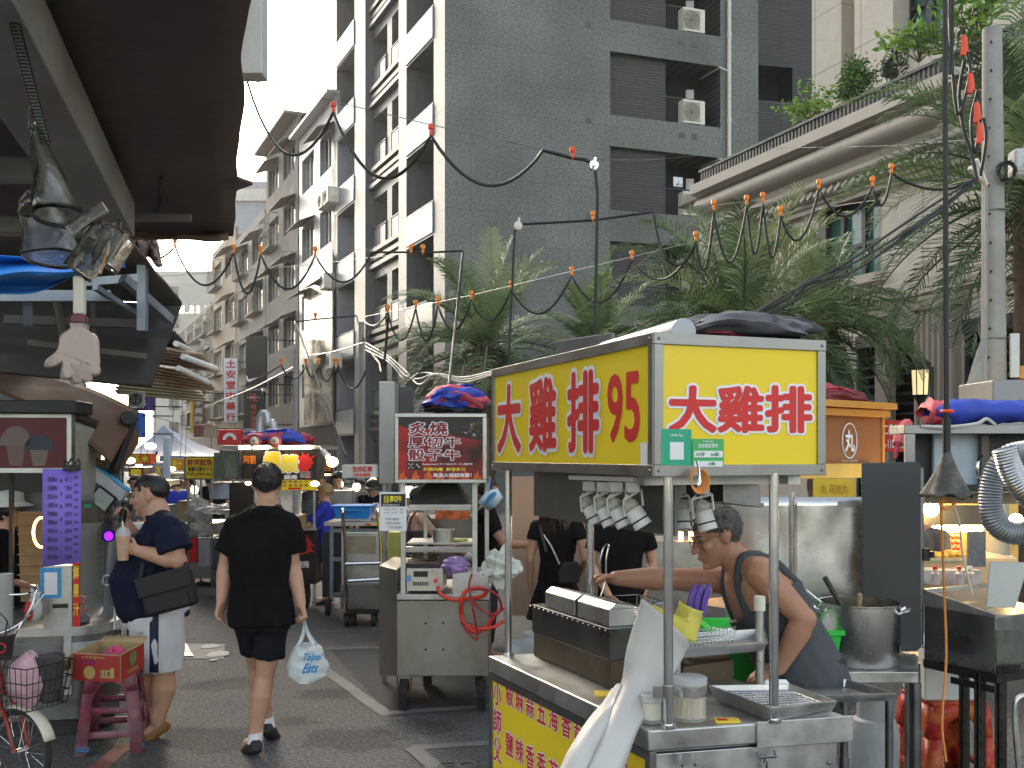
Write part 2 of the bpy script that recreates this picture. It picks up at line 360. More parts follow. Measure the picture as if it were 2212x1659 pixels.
def figure(J,label,skin,top,bottom,shoe=None,sock=None,hairm=None,hstyle='short',vox=.008,bulk=1.0,belly=0,top_kind='tee',sleeve=.62,hem=0.0,leg=.55,tw=1.0,curl=(.5,.5),group=None,face=False,glasses=False,hseed=1,fade=None,fat=1.0,fold=.006,skirt=None,hat=None,hscale=1.0,armr=1.0,legr=1.0,neck=None,flare=1.0,lw=1.0):
 s=J['s'];r,f=J['r'],J['f'];base=V((J['pel'].x,J['pel'].y,min(J['toL'].z,J['toR'].z)-.035*s))
 root=thing('person',label,'person',base,group);b=bulk*s;up=V((0,0,1))
 sp=[J['pel'],J['wai'],J['che'],J['nek']]
 ax=lambda i:(sp[min(i+1,3)]-sp[max(i-1,0)]).normalized()
 def dep(i):a=ax(i);rr=(J['shR']-J['shL']).normalized()if i>=2 else r;return rr,rr.cross(a).normalized()*-1
 def secs(g=0.0,gy=0.0,lo=-.10,hemw=1.0):
  S=[];r0,d0=dep(0);r1,d1=dep(1);r2,d2=dep(2);r3,d3=dep(3);a0=ax(0)
  S.append((sp[0]+a0*lo*s,r0*(.15*b*hemw+g),d0*(.105*b*hemw+gy)));S.append((sp[0]+f*belly*.5*s,r0*(.168*b+g),d0*((.115+belly*.5)*b+gy)))
  S.append((sp[1]+f*belly*s,r1*((.145+belly*.5)*b+g),d1*((.105+belly)*b+gy)));S.append((sp[2]+f*belly*.3*s,r2*(.17*b+g),d2*((.115+belly*.4)*b+gy)))
  m=(J['shR']+J['shL'])*.5;S.append((m-ax(2)*.03*s,r3*(.175*b+g),d3*(.092*b+gy)));S.append((m+ax(3)*.035*s,r3*(.10*b+g),d3*(.072*b+gy)));S.append((sp[3]+ax(3)*.01*s,r3*(.062*b+g),d3*(.06*b+gy)))
  return S
 B=MB();loft(B,secs())
 hs=s*hscale;hbase=J['hed']-J['hu']*.075*hs-J['hf']*.02*hs
 limb(B,[J['nek']-ax(3)*.03*s,hbase],[.062*b,.056*b*fat],16)
 headparts(B,J['hed'],J['hf'],J['hu'],hs,fat)
 for n,k,cu in(('L',-1,curl[0]),('R',1,curl[1])):
  A,E,W=J['sh'+n],J['el'+n],J['wr'+n];ar=armr*s*(bulk*.5+.5)
  limb(B,[J['nek']-ax(3)*.01*s,J['nek'].lerp(A,.5)-ax(3)*.012*s,A],[.05*b,.052*b,.05*b])
  limb(B,[A,A.lerp(E,.35),A.lerp(E,.75),E,E.lerp(W,.25),E.lerp(W,.7),W],[.055*ar,.05*ar,.043*ar,.041*ar,.044*ar,.034*ar,.027*ar])
  hand(B,W,J['hd'+n],J['hn'+n],J['ht'+n],cu,s)
  Hh,Kn,An,To=J['hi'+n],J['kn'+n],J['an'+n],J['to'+n];lr=legr*s*(bulk*.6+.4);cb=-f*.018*s
  limb(B,[Hh,Hh.lerp(Kn,.4),Hh.lerp(Kn,.85),Kn,Kn.lerp(An,.28)+cb,Kn.lerp(An,.65)+cb*.5,An],[.088*lr,.078*lr,.058*lr,.056*lr,.06*lr,.043*lr,.036*lr])
  limb(B,[An,An.lerp(To,.5)-up*.02*s,To],[.036*s,.036*s,.028*s])
 body=mesh_obj('body',remesh(B,vox,3,.55),skin,root)
 if top:
  S=MB();g=.014*tw*s
  if top_kind=='tank':
   sc=secs(g,g)[:4];loft(S,[(sp[0]+ax(0)*(-.1-hem)*s,sc[0][1]*1.06,sc[0][2]*1.06)]+sc)
   rr,dd=dep(3);dd2=dep(2)[1]
   for k,n in((-1,'L'),(1,'R')):
    tp=J['nek'].lerp(J['sh'+n],.5)+ax(3)*.045*s;fr_=sp[2]+rr*k*.085*b+dd2*(.118*b);bk=sp[2]+rr*k*.085*b-dd2*(.118*b)
    pts=crom([fr_-ax(2)*.03*s,fr_.lerp(tp,.62)+dd*.035*s,tp,bk.lerp(tp,.62)-dd*.035*s,bk-ax(2)*.03*s],5);S.tube(pts,.021*s,10)
  else:
   sc=secs(g,g);sc=sc[1:];sc=[(sp[0]+ax(0)*(-.1-hem)*s,sc[0][1]*1.03*flare,sc[0][2]*1.08*flare)]+sc
   if top_kind=='off':sc=sc[:4]
   loft(S,sc[:-1]if neck is None else sc)
   for n,k in(('L',-1),('R',1)):
    A,E,W=J['sh'+n],J['el'+n],J['wr'+n];ar=armr*s*(bulk*.5+.5);e1=A.lerp(E,sleeve)if sleeve<=1 else E.lerp(W,sleeve-1)
    if top_kind=='tee':limb(S,[J['nek'].lerp(A,.18)-ax(3)*.012*s,J['nek'].lerp(A,.55)-ax(3)*.012*s,A],[.058*b,.066*b,.066*b])
    inn=(sp[2]-A).normalized()*.03*s;pts=[A+inn,A.lerp(E,sleeve*.5)]+([E]if sleeve>1 else[])+[e1]
    limb(S,pts[:-1],[.064*ar*tw**.3,.066*ar*tw**.3,.056*ar][:len(pts)-1]);S.tube([pts[-2],e1],[.066*ar*tw**.3 if sleeve<=1 else.056*ar,.072*ar*tw**.3 if sleeve<=1 else.045*ar],16)
  mesh_obj('tank_top' if top_kind=='tank' else 'shirt',remesh(S,vox,7,.55,fold*s,9,hseed),top,root)
 if bottom:
  T_=MB();loft(T_,[(J['pel']-up*.11*s,r*.16*b,f*.115*b),(J['pel']-up*.02*s,r*.176*b,f*(.122+belly*.4)*b),(J['pel']+up*.1*s,r*(.152+belly*.3)*b,f*(.112+belly*.7)*b)])
  if skirt:
   T_=MB();loft(T_,[(J['pel']-up*skirt*s,r*.30*b,f*.26*b),(J['pel']-up*skirt*.5*s,r*.24*b,f*.19*b),(J['pel']-up*.02*s,r*.178*b,f*.125*b),(J['pel']+up*.12*s,r*.145*b,f*.105*b)],30)
  else:
   for n in 'LR':
    Hh,Kn,An=J['hi'+n],J['kn'+n],J['an'+n];lr=legr*s*(bulk*.6+.4)
    if leg<=1:e1=Hh.lerp(Kn,leg);T_.tube([Hh+up*.06*s,Hh.lerp(e1,.5),e1],[.1*lr,.104*lr*lw,(.1 if leg<.8 else.092)*lr*lw],18)
    else:e1=Kn.lerp(An,leg-1);T_.tube([Hh+up*.06*s,Hh.lerp(Kn,.5),Kn,e1],[.1*lr,.09*lr,.076*lr,.066*lr],18)
  mesh_obj('skirt' if skirt else('shorts' if leg<1.5 else 'trousers'),remesh(T_,vox,3,.5,fold*.9*s,9,hseed+4),bottom,root)
 for n,k in(('L',-1),('R',1)):
  An,To=J['an'+n],J['to'+n];d=(To-An);d.z=min(d.z,0);dn=V((d.x,d.y,0)).normalized();sd=dn.cross(up)
  tilt=(To-An).normalized()
  if sock:m=MB();m.tube([An-tilt*.01*s+up*-.02*s,An+(J['kn'+n]-An).normalized()*.07*s],[.042*s,.041*s],14);m.build('sock',sock,root)
  if shoe:
   m=MB();ud=sd.cross(tilt);ud=ud if ud.z>0 else-ud
   heel=An-tilt*.055*s-ud*.045*s;L=(To-An).length+.085*s
   loft(m,[(heel-tilt*.012*s,sd*.02*s,ud*.015*s),(heel+tilt*.01*s+ud*.012*s,sd*.036*s,ud*.042*s),(heel+tilt*L*.35+ud*.012*s,sd*.041*s,ud*.042*s),(heel+tilt*L*.62+ud*.002*s,sd*.047*s,ud*.034*s),(heel+tilt*L*.85-ud*.003*s,sd*.046*s,ud*.028*s),(heel+tilt*L-ud*.008*s,sd*.03*s,ud*.018*s)],18)
   mesh_obj('shoe',remesh(m,max(.005,vox*.7),2,.5),shoe,root)
 if hairm:hair(root,J['hed'],J['hf'],J['hu'],hs,hairm,hstyle,hseed,fade)
 if face:face_marks(root,J['hed'],J['hf'],J['hu'],hs,dict(eye=mat('eye_dark',(.02,.015,.012),.2,var=0),hair=hairm or mat('hair_black',(.012,.011,.012),.5),lip=mat('lip',(.30,.12,.10),.5,var=.1),metal=mat('glasses_frame',(.35,.3,.25),.3,.8,var=0)),glasses)
 return root
STEELM=mat('frame_steel',(.30,.295,.285),.42,1,var=.2,sc=6,dirt=.3,dcol=(.14,.13,.12))
STEEL=mat('steel',(.52,.52,.51),.4,1,var=.22,sc=5,bump=.06,bsc=25,dirt=.35,dcol=(.2,.18,.15),rv=.14)
STEELD=mat('steel_dark',(.25,.255,.265),.34,1,var=.25,sc=4,dirt=.3,dcol=(.08,.07,.06),rv=.12)
STEELB=mat('steel_bright',(.68,.68,.67),.16,1,var=.12,sc=4,rv=.08)
WORN=mat('worn_sheet',(.31,.29,.26),.48,.85,var=.3,sc=3,bump=.12,bsc=14,dirt=.55,dcol=(.22,.17,.11))
CHROME=mat('chrome',(.75,.75,.76),.08,1,var=0)
BLACK=mat('black_plastic',(.015,.015,.017),.45,var=.2)
RUBBER=mat('rubber',(.02,.02,.02),.75,var=.3)
WHITE=mat('white_plastic',(.72,.71,.68),.4,var=.06,sc=9)
CREAM=mat('cream_plastic',(.70,.66,.56),.4,var=.08)
CABLE=mat('cable_black',(.014,.015,.016),.5,var=.2)
ORANGE=mat('orange_plastic',(.85,.22,.01),.35,var=.08)
REDP=mat('red_plastic',(.75,.07,.025),.4,var=.1)
YEL=mat('sign_yellow',(.86,.62,.015),.4,var=.05,sc=3)
REDL=mat('sign_red',(.62,.02,.02),.4,var=.06)
WHL=mat('sign_white',(.80,.80,.84),.45,var=.03)
BLK=mat('sign_black',(.02,.016,.016),.4,var=.15)
YTXT=mat('sign_text_yellow',(.85,.68,.05),.5,var=.05)
INK=mat('ink',(.03,.028,.06),.6,var=0)
PAPER=mat('paper',(.75,.75,.77),.7,var=.05)
BLUEC=mat('blue_cloth',(.03,.06,.42),.6,var=.25,sc=8)
REDC=mat('red_cloth',(.42,.05,.09),.65,var=.3,sc=8)
PINKC=mat('pink_cloth',(.62,.10,.15),.65,var=.25,sc=8)
GREYC=mat('grey_cloth',(.12,.12,.135),.6,var=.3,sc=6,dirt=.3)
DARKC=mat('dark_cloth',(.03,.03,.035),.6,var=.3)
CONC=mat('concrete',(.32,.315,.295),.8,var=.22,sc=3,bump=.3,bsc=30,dirt=.5,dcol=(.12,.11,.1))
GLASS=mat('clear_glass',(.9,.93,.92),.04,trans=1,var=0,ior=1.3)
FILM=mat('clear_film',(.85,.87,.88),.12,alpha=.32,var=0)
LAMPW=mat('lamp_warm',(1,.85,.55),.4,var=0,emit=(1,.78,.42),es=3)
LAMPO=mat('lamp_orange',(1,.5,.15),.4,var=0,emit=(1,.42,.08),es=5)
SKIN1=mat('skin_tan',(.40,.20,.125),.48,var=.14,sc=14,rv=.08)
SKIN2=mat('skin_light',(.50,.28,.19),.48,var=.13,sc=14,rv=.08)
SKIN3=mat('skin_brown',(.33,.16,.095),.45,var=.16,sc=14,rv=.1)
HAIRK=mat('hair_black',(.011,.010,.011),.42,var=.3,sc=40)
def asphalt():
 m=mat('asphalt',(.062,.062,.064),.72,var=0,spec=.28);nt=m.node_tree;N=nt.nodes;L=nt.links;b=N['Principled BSDF']
 tc=N.new('ShaderNodeTexCoord');vo=N.new('ShaderNodeTexVoronoi');vo.inputs['Scale'].default_value=110;L.new(tc.outputs['Object'],vo.inputs[0])
 n1=N.new('ShaderNodeTexNoise');n1.inputs['Scale'].default_value=.9;n1.inputs['Detail'].default_value=8;n1.inputs['Roughness'].default_value=.7;L.new(tc.outputs['Object'],n1.inputs[0])
 n2=N.new('ShaderNodeTexNoise');n2.inputs['Scale'].default_value=45;n2.inputs['Detail'].default_value=4;L.new(tc.outputs['Object'],n2.inputs[0])
 r1=N.new('ShaderNodeValToRGB');r1.color_ramp.elements[0].position=.32;r1.color_ramp.elements[1].position=.7;r1.color_ramp.elements[0].color=(.068,.067,.066,1);r1.color_ramp.elements[1].color=(.155,.153,.15,1);L.new(n1.outputs[0],r1.inputs[0])
 r2=N.new('ShaderNodeMapRange');r2.inputs['From Min'].default_value=.3;r2.inputs['From Max'].default_value=.7;r2.inputs['To Min'].default_value=.45;r2.inputs['To Max'].default_value=1.7;L.new(n2.outputs[0],r2.inputs[0])
 mx=N.new('ShaderNodeMix');mx.data_type='RGBA';mx.blend_type='MULTIPLY';mx.inputs['Factor'].default_value=1;L.new(r1.outputs[0],mx.inputs['A']);L.new(r2.outputs[0],mx.inputs['B']);L.new(mx.outputs['Result'],b.inputs['Base Color'])
 mr=N.new('ShaderNodeMapRange');mr.inputs['From Min'].default_value=.35;mr.inputs['From Max'].default_value=.65;mr.inputs['To Min'].default_value=.62;mr.inputs['To Max'].default_value=.9;L.new(n1.outputs[0],mr.inputs[0]);L.new(mr.outputs[0],b.inputs['Roughness'])
 bp=N.new('ShaderNodeBump');bp.inputs['Strength'].default_value=.9;bp.inputs['Distance'].default_value=.008;L.new(vo.outputs['Distance'],bp.inputs['Height'])
 bp2=N.new('ShaderNodeBump');bp2.inputs['Strength'].default_value=.5;bp2.inputs['Distance'].default_value=.02;L.new(n2.outputs[0],bp2.inputs['Height']);L.new(bp.outputs[0],bp2.inputs['Normal']);L.new(bp2.outputs[0],b.inputs['Normal'])
 return m
MB_=MB()
g=MB();g.grid(lambda a,b:V((-150+300*a,-40+440*b,0)),60,88);struct(g.build('road',asphalt()))
q=MB();a_,b_,c_,d_=[V((*((P(x,0,K*HC/(y-HY))).xy),.0025))for x,y in((845,1548),(1120,1528),(1100,1399),(712,1403))];q.grid(lambda u,v:a_.lerp(b_,u).lerp(d_.lerp(c_,u),v)+V((.03*noise.noise(V((u*9,v*9,0))),.05*noise.noise(V((u*9,v*9,4))),0)),20,20);struct(q.build('road_patch',mat('new_asphalt',(.075,.075,.078),.85,spec=.25,rv=.08,var=.3,sc=4,bump=.4,bsc=120,dirt=.4,dcol=(.02,.02,.02))))
for sx_,sy_,sr_ in((760,1600,.3),(700,1500,.22),(450,1600,.35),(900,1570,.25),(480,1480,.3),(640,1560,.16)):
 Yg_=K*HC/(sy_-HY);c_=P(sx_,sy_,Yg_);q=MB();q.add([V((c_.x+sr_*cos(t)*(1+.8*noise.noise(V((cos(t)*2,sin(t)*2,sx_)))),c_.y+sr_*.8*sin(t)*(1+.8*noise.noise(V((cos(t)*2,sin(t)*2,sy_)))),.0032))for t in[k*2*pi/30 for k in range(30)]],[tuple(range(30))]);struct(q.build('road_stain',mat('oil_stain',(.02,.02,.02),.9,var=.4,sc=8,alpha=.16,spec=.1,rv=.05)))
LINE=mat('road_paint',(.185,.185,.175),.7,var=.3,sc=9,dirt=.9,dcol=(.07,.07,.07),bump=.2,bsc=60)
def gp(x,y,z=.004):Y=GY(y);p=P(x,y,Y);p.z=z;return p
def strip(name,x0,y0,x1,y1,w,m=LINE,z=.004):
 a,b=gp(x0,y0,z),gp(x1,y1,z);s=(b-a).normalized().cross(V((0,0,1)))*w/2;q=MB();n=14
 rn=random.Random(int(x0*3+y1));q.grid(lambda u,v:a.lerp(b,u)+s*(2*v-1)*(1+.12*rn.uniform(-1,1)),n,1);return struct(q.build(name,m))
strip('road_marking',700,1446,838,1546,.10);strip('road_marking',838,1542,1066,1526,.10,z=.0065)
strip('road_marking',700,1402,826,1399,.06);strip('road_marking',622,1369,826,1358,.06)
strip('road_marking',886,1616,1062,1605,.10);strip('road_marking',893,1617,985,1700,.10,z=.0065)
strip('road_marking',180,1690,274,1606,.11,mat('road_paint_red',(.28,.07,.05),.7,var=.3,sc=9,dirt=.8,dcol=(.07,.06,.06)))
q=MB();fr=F(gp(972,1650,.005),(1,.05,0),(0,1,0))
sn=MB();sn.tube([fr.pt(a,b)for a,b in((-.06,.0),(.02,.015),(.02,-.05),(-.06,-.06),(-.065,-.1),(.02,-.1))],.007,4);sn.tube([fr.pt(.1+.05*cos(t),-.04+.06*sin(t))for t in[k*.6 for k in range(11)]],.007,4,True);struct(sn.build('road_number_marking',LINE))
pad=MB();a,b,c,d=gp(366,1424,.006),gp(484,1424,.006),gp(486,1392,.006),gp(372,1392,.006);pad.hexa([p-V((0,0,.01))for p in(a,b,c,d)],[a,b,c,d]);struct(pad.build('road_concrete_patch',mat('patch_concrete',(.30,.29,.27),.85,var=.25,sc=6,dirt=.4,dcol=(.12,.12,.11))))
cov=MB();a,b,c,d=gp(366,1421,.02),gp(418,1421,.02),gp(402,1394,.02),gp(374,1394,.02);cov.hexa([p-V((0,0,.012))for p in(a,b,c,d)],[a,b,c,d])
for i in range(5):
 for j in range(5):
  p=a.lerp(b,(i+.5)/5).lerp(d.lerp(c,(i+.5)/5),(j+.5)/5);cov.ell(p,(.018,.03,.006),6,4)
T(cov.build('manhole_cover',mat('cover_steel',(.42,.40,.36),.5,.6,var=.3,dirt=.4)),'square checkered metal manhole cover set in the pale concrete patch','manhole cover')
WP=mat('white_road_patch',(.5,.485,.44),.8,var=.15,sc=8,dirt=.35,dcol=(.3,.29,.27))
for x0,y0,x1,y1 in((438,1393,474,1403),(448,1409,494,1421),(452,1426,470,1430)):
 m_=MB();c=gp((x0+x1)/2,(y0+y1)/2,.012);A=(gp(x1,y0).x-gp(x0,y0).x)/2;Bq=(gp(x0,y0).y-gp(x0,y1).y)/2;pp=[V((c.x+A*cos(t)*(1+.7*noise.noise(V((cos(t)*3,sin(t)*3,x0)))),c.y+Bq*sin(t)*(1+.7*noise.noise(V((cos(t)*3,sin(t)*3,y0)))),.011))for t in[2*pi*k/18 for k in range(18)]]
 m_.add(pp,[tuple(range(18))]);struct(m_.build('road_pale_patch',WP))  # small pale ragged patches on and beside the concrete pad
def wall(mb,pl,u0,u1,z0,z1,ops,off=0,k=0,kr=None):
 """face of plane pl with rectangular openings (ua,ub,za,zb,depth); reveals included"""
 us=sorted({u0,u1}|{min(max(x,u0),u1)for o in ops for x in o[:2]});zs=sorted({z0,z1}|{min(max(x,z0),z1)for o in ops for x in o[2:4]})
 mb.k=k
 for i in range(len(us)-1):
  for j in range(len(zs)-1):
   a,b,c,d=us[i],us[i+1],zs[j],zs[j+1];cu,cz=(a+b)/2,(c+d)/2
   if any(o[0]<cu<o[1]and o[2]<cz<o[3]for o in ops):continue
   mb.quad(pl.pt(a,c,off),pl.pt(b,c,off),pl.pt(b,d,off),pl.pt(a,d,off),[(a,c),(b,c),(b,d),(a,d)])
 if kr is not None:mb.k=kr
 for a,b,c,d,e in ops:
  q=lambda u,z,s:pl.pt(u,z,off-s*e)
  for(p,r)in(((a,c),(a,d)),((b,d),(b,c)),((a,d),(b,d)),((b,c),(a,c))):
   mb.quad(q(*p,0),q(*p,1),q(*r,1),q(*r,0),[(0,0),(e,0),(e,1),(0,1)])
 mb.k=0
def pquad(mb,pl,u0,u1,z0,z1,off):mb.quad(pl.pt(u0,z0,off),pl.pt(u1,z0,off),pl.pt(u1,z1,off),pl.pt(u0,z1,off),[(u0,z0),(u1,z0),(u1,z1),(u0,z1)])
def pbox(mb,pl,u0,u1,z0,z1,d0,d1):
 fr=F(pl.o,pl.u,(0,0,1));mb.fbox(fr,u0,z0,u1,z1,min(d0,d1),max(d0,d1))
def ac_unit(fr,w=.8,h=.6,d=.3,label='',group=None):
 """outdoor unit with its back at the frame origin (bottom left), facing n"""
 t=thing('air_conditioner',label,'air conditioner',fr.pt(w/2,0,0),group)
 b=MB();b.fbox(fr,0,.04,w,h,0,d);b.fbox(fr,w*.1,0,w*.16,.04,.02,d-.02);b.fbox(fr,w*.84,0,w*.9,.04,.02,d-.02)
 b.fbox(fr,w,h*.28,w+.04,h*.62,.04,d*.8);b.build('casing',CREAM,t,bevel=.012)
 g_=MB();c=(w*.38,h*.52);r=h*.36;g_.fbox(fr,c[0]-r*1.08,c[1]-r*1.08,c[0]+r*1.08,c[1]+r*1.08,d,d+.006)
 g_.build('grille_panel',mat('ac_grille',(.36,.34,.28),.5,var=.1),t)
 f_=MB()
 for k in range(1,7):f_.tube([fr.pt(c[0]+r*k/6*cos(a),c[1]+r*k/6*sin(a),d+.014)for a in[2*pi*i/20 for i in range(20)]],.006,4,True)
 f_.ell(fr.pt(c[0],c[1],d+.012),.05,10,6)
 for k in range(8):a=pi*k/4;f_.tube([fr.pt(c[0],c[1],d+.012),fr.pt(c[0]+r*cos(a),c[1]+r*sin(a),d+.012)],.005,4)
 f_.build('fan_guard',mat('ac_guard',(.16,.155,.14),.5,var=.1),t);return t
GRAN=brickmat('granite',(.138,.146,.138),(.130,.138,.130),(.092,.096,.088),.86,1.07,.009,.55,.1,.0,grain=.62,gsc=9,gst=(1,2.6,1))
GRANL=brickmat('granite_polished',(.118,.123,.130),(.107,.112,.119),(.05,.052,.057),1.1,1.6,.014,.38,.15,.0,grain=.15,gsc=6,spec=.35)
PANEL=brickmat('parapet_panel',(.22,.232,.25),(.20,.212,.23),(.10,.105,.11),.95,2.4,.016,.28,.2,.0,grain=.15,gsc=3,spec=.5)
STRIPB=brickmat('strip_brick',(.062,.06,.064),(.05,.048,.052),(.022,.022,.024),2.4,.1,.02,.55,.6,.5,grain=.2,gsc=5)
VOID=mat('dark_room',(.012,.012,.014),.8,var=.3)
DGLASS=mat('dark_window',(.02,.026,.03),.06,var=.2,sc=1,spec=.9)
TEAL=mat('teal_window',(.04,.15,.135),.08,var=.35,sc=.9,spec=.9)
RAILM=mat('rail_metal',(.05,.052,.056),.4,.6,var=.1)
CNR=(-2.138,32.5)
PR=Plane(*CNR,1,.35);PL=Plane(*CNR,.457,-1)
bl=thing('apartment_building','tall dark granite apartment block with deep balcony openings','building',(*CNR,0))
uR=PR.uz(1638,300)[0];ua,ub=PR.uz(1318,150)[0],PR.uz(1556,150)[0];um=PR.uz(1444,200)[0]
FL=[3.2*k for k in range(-4,6)];ZB,ZT=13.22,15.36
m=MB();ops=[(ua,ub,ZB+z,ZT+z,1.5)for z in FL];wall(m,PR,0,uR,0,34,ops,kr=1)
m.quad(PR.pt(uR,0),PR.pt(uR,0,-3),PR.pt(uR,34,-3),PR.pt(uR,34));m.build('granite_wall',[GRAN,STRIPB],bl,smooth=False)
for i,z in enumerate(FL[1:]):
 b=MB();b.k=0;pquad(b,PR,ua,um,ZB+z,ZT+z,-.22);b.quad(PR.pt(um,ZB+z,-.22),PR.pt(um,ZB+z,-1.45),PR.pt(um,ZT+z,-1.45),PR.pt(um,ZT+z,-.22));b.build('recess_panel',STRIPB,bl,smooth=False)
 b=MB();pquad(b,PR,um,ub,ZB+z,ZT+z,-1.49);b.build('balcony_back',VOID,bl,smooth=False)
 b=MB()
 for k in range(13):u=um+.05+k*.1;b.bar(PR.pt(u,ZB+z,-.5),PR.pt(u,ZB+z+1.05,-.5),.022)
 b.bar(PR.pt(um,ZB+z+1.05,-.5),PR.pt(um+1.4,ZB+z+1.05,-.5),.04);b.build('balcony_railing',RAILM,bl,smooth=False)
 if i<6:
  d=MB();d.tube([PR.pt(ub-.15,ZT+z-.06,-1.1),PR.pt(ub-.03,ZT+z-.03,.02),PR.pt(ub+.2,ZT+z-.12,.06),PR.pt(ub+.36,ZT+z-.15,.08)],.03,6);d.build('drain_branch',WHITE,bl)
  b=MB();b.box(PR.pt(ub-.55,ZT+z-.75,-1.2),(.28,.2,.5));b.tube([PR.pt(ub-.5,ZT+z-1,-1.1),PR.pt(ub-.2,ZT+z-1.2,-1.2),PR.pt(ub-.25,ZT+z-1.9,-1.1)],.03,6);b.build('water_heater',WHITE,bl)
 for x_,dz in((PR.uz(1472,60)[0],-.42),(PR.uz(1500,60)[0],-.42),(PR.uz(1272,60)[0],-.28)):
  b=MB();pbox(b,PR,x_-.1,x_+.1,ZB+z+dz-.1,ZB+z+dz+.1,-.01,.012)
  for k in range(5):pbox(b,PR,x_-.085,x_+.085,ZB+z+dz-.08+k*.036,ZB+z+dz-.066+k*.036,.013,.02)
  b.build('vent_cover',mat('vent',(.12,.125,.12),.6,var=.1),bl,smooth=False)
d=MB();up_=PR.uz(1572,200)[0];d.tube([PR.pt(up_,5,.1),PR.pt(up_,34,.1)],.065,10)
for z in range(4,34,3):d.tube([PR.pt(up_,z+.4,.1),PR.pt(up_,z+.55,.1)],.085,10)
d.build('drainpipe',CREAM,bl)
uA0,uA1=PL.uz(878,300)[0],PL.uz(937,300)[0];uB0,uB1=PL.uz(789,300)[0],PL.uz(861,300)[0];uC0,uC1=PL.uz(727,300)[0],PL.uz(766,300)[0];uE=PL.uz(716,300)[0]
m=MB();ops=[(a,b,ZB+z,ZT+z,1.6)for z in FL for a,b in((uA0,uA1),(uC0,uC1))]
ubm=[uB0+(uB1-uB0)*t for t in(0,.42,.56,1)]
ops+=[(uB0,uB1,.02+ZB+FL[0]-.1,33.5,.35)]
wall(m,PL,uE,0,0,34,ops,kr=0);m.quad(PL.pt(uE,0,-12),PL.pt(uE,0),PL.pt(uE,34),PL.pt(uE,34,-12));m.build('street_wall',[GRANL,GRANL],bl,smooth=False)
m=MB();ops=[(a,b,ZB+z-.1,ZT+z-.25,.9)for z in FL for a,b in((ubm[0]+.05,ubm[1]),(ubm[2],ubm[3]-.05))]
wall(m,PL,uB0,uB1,.2,33.5,ops,off=-.35);m.build('bay_wall',GRANL,bl,smooth=False)
for z in FL:
 for a,b in((uA0,uA1),(uC0,uC1)):
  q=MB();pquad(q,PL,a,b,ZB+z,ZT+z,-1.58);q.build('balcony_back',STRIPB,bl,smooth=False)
  if ZB+z>2:
   q=MB();pbox(q,PL,a+.012,b-.012,ZB+z-.98,ZB+z+.0,-.12,.05);
   for fi in range(len(q.f)):q.uv[fi]=[((q.v[i]-PL.o).dot(PL.u),q.v[i].z)for i in q.f[fi]]
   q.build('balcony_parapet',PANEL,bl,smooth=False)
   q=MB();q.bar(PL.pt(a,ZB+z+.06,.0),PL.pt(b,ZB+z+.06,.0),.05);q.build('parapet_rail',RAILM,bl)
 for a,b in((ubm[0]+.05,ubm[1]),(ubm[2],ubm[3]-.05)):
  q=MB();pquad(q,PL,a,b,ZB+z-.1,ZT+z-.25,-1.2);q.build('window',DGLASS,bl,smooth=False)
  if ZB+z>1:
   q=MB();pbox(q,PL,a+.1,b-.1,ZB+z-.05,ZB+z+.62,-.33,-.31);q.build('glass_rail',PANEL,bl,smooth=False)
   q=MB();q.bar(PL.pt(a,ZB+z+.68,-.32),PL.pt(b,ZB+z+.68,-.32),.05)
   for t in(.05,.5,.95):q.bar(PL.pt(a+(b-a)*t,ZB+z-.1,-.32),PL.pt(a+(b-a)*t,ZB+z+.68,-.32),.045)
   q.build('rail_frame',RAILM,bl)
 if ZB+z>2:
  q=MB()
  for zz,dd in((-.95,.02),(-.62,-.05),(-.32,.0)):pbox(q,PL,uB0+.02,uB1-.02,ZB+z+zz,ZB+z+zz+.16,-.34,dd-.14)
  q.build('slab_band',GRANL,bl,smooth=False)
for i,z in enumerate((3.2,0,-3.2)):
 fr=F(PR.pt(PR.uz(1478,200)[0],ZB+z+.02,-.45),PR.u,(0,0,1))
 ac_unit(fr,.86,.86,.38,('white air conditioner on the highest visible balcony of the granite block','white air conditioner in the middle balcony opening of the granite wall','white air conditioner on the balcony just left of the beige cornice')[i],'balcony air conditioners')
po=MB();fr=F(PR.pt(PR.uz(1455,400)[0],PR.uz(1455,402)[1],-.02),PR.u,(0,0,1));po.fbox(fr,0,0,.36,.33,0,.01);po.k=1
for k in range(5):po.poly(fr,[(.05+.055*k,.04),(.09+.055*k,.04+.09*(k%3)),(.11+.055*k,.05)],.011,.014)
T(po.build('picture_board',[PAPER,mat('ink_blue',(.10,.12,.25),.6)],smooth=False),'small white picture board tied to the railing by an air conditioner','board')
bk=thing('apartment_building','blackish narrow-brick block behind the granite one, with a black opening','building',(9,40,0))
PK=Plane(5.5,37.6,1,.22);m=MB();a,b=PK.uz(1630,100)[0],PK.uz(1712,100)[0];z0,z1=PK.uz(1640,216)[1],PK.uz(1640,140)[1]
wall(m,PK,0,13,0,34,[(a,b,z0,z1,1.2),(a+.2,b-.1,z1+4.2,z1+6,1)]);m.build('brick_wall',STRIPB,bk,smooth=False)
q=MB();pquad(q,PK,a,b,z0,z1,-1.1);q.build('window',VOID,bk,smooth=False);q=MB();pquad(q,PK,a+.2,b-.1,z1+4.2,z1+6,-.9);q.build('window',DGLASS,bk,smooth=False)
BEI=brickmat('beige_stone',(.50,.445,.37),(.475,.42,.35),(.24,.2,.16),1.0,1.35,.012,.65,.25,.0,grain=.1,gsc=4)
BEI2=mat('cornice_stone',(.40,.35,.30),.65,var=.1,sc=2,dirt=.2,dcol=(.25,.22,.19))
PB=Plane(4.4,24,.41,-1);be=thing('stone_building','beige classical stone building with a heavy moulded cornice and terrace','building',(7,18,0))
L_=17.0
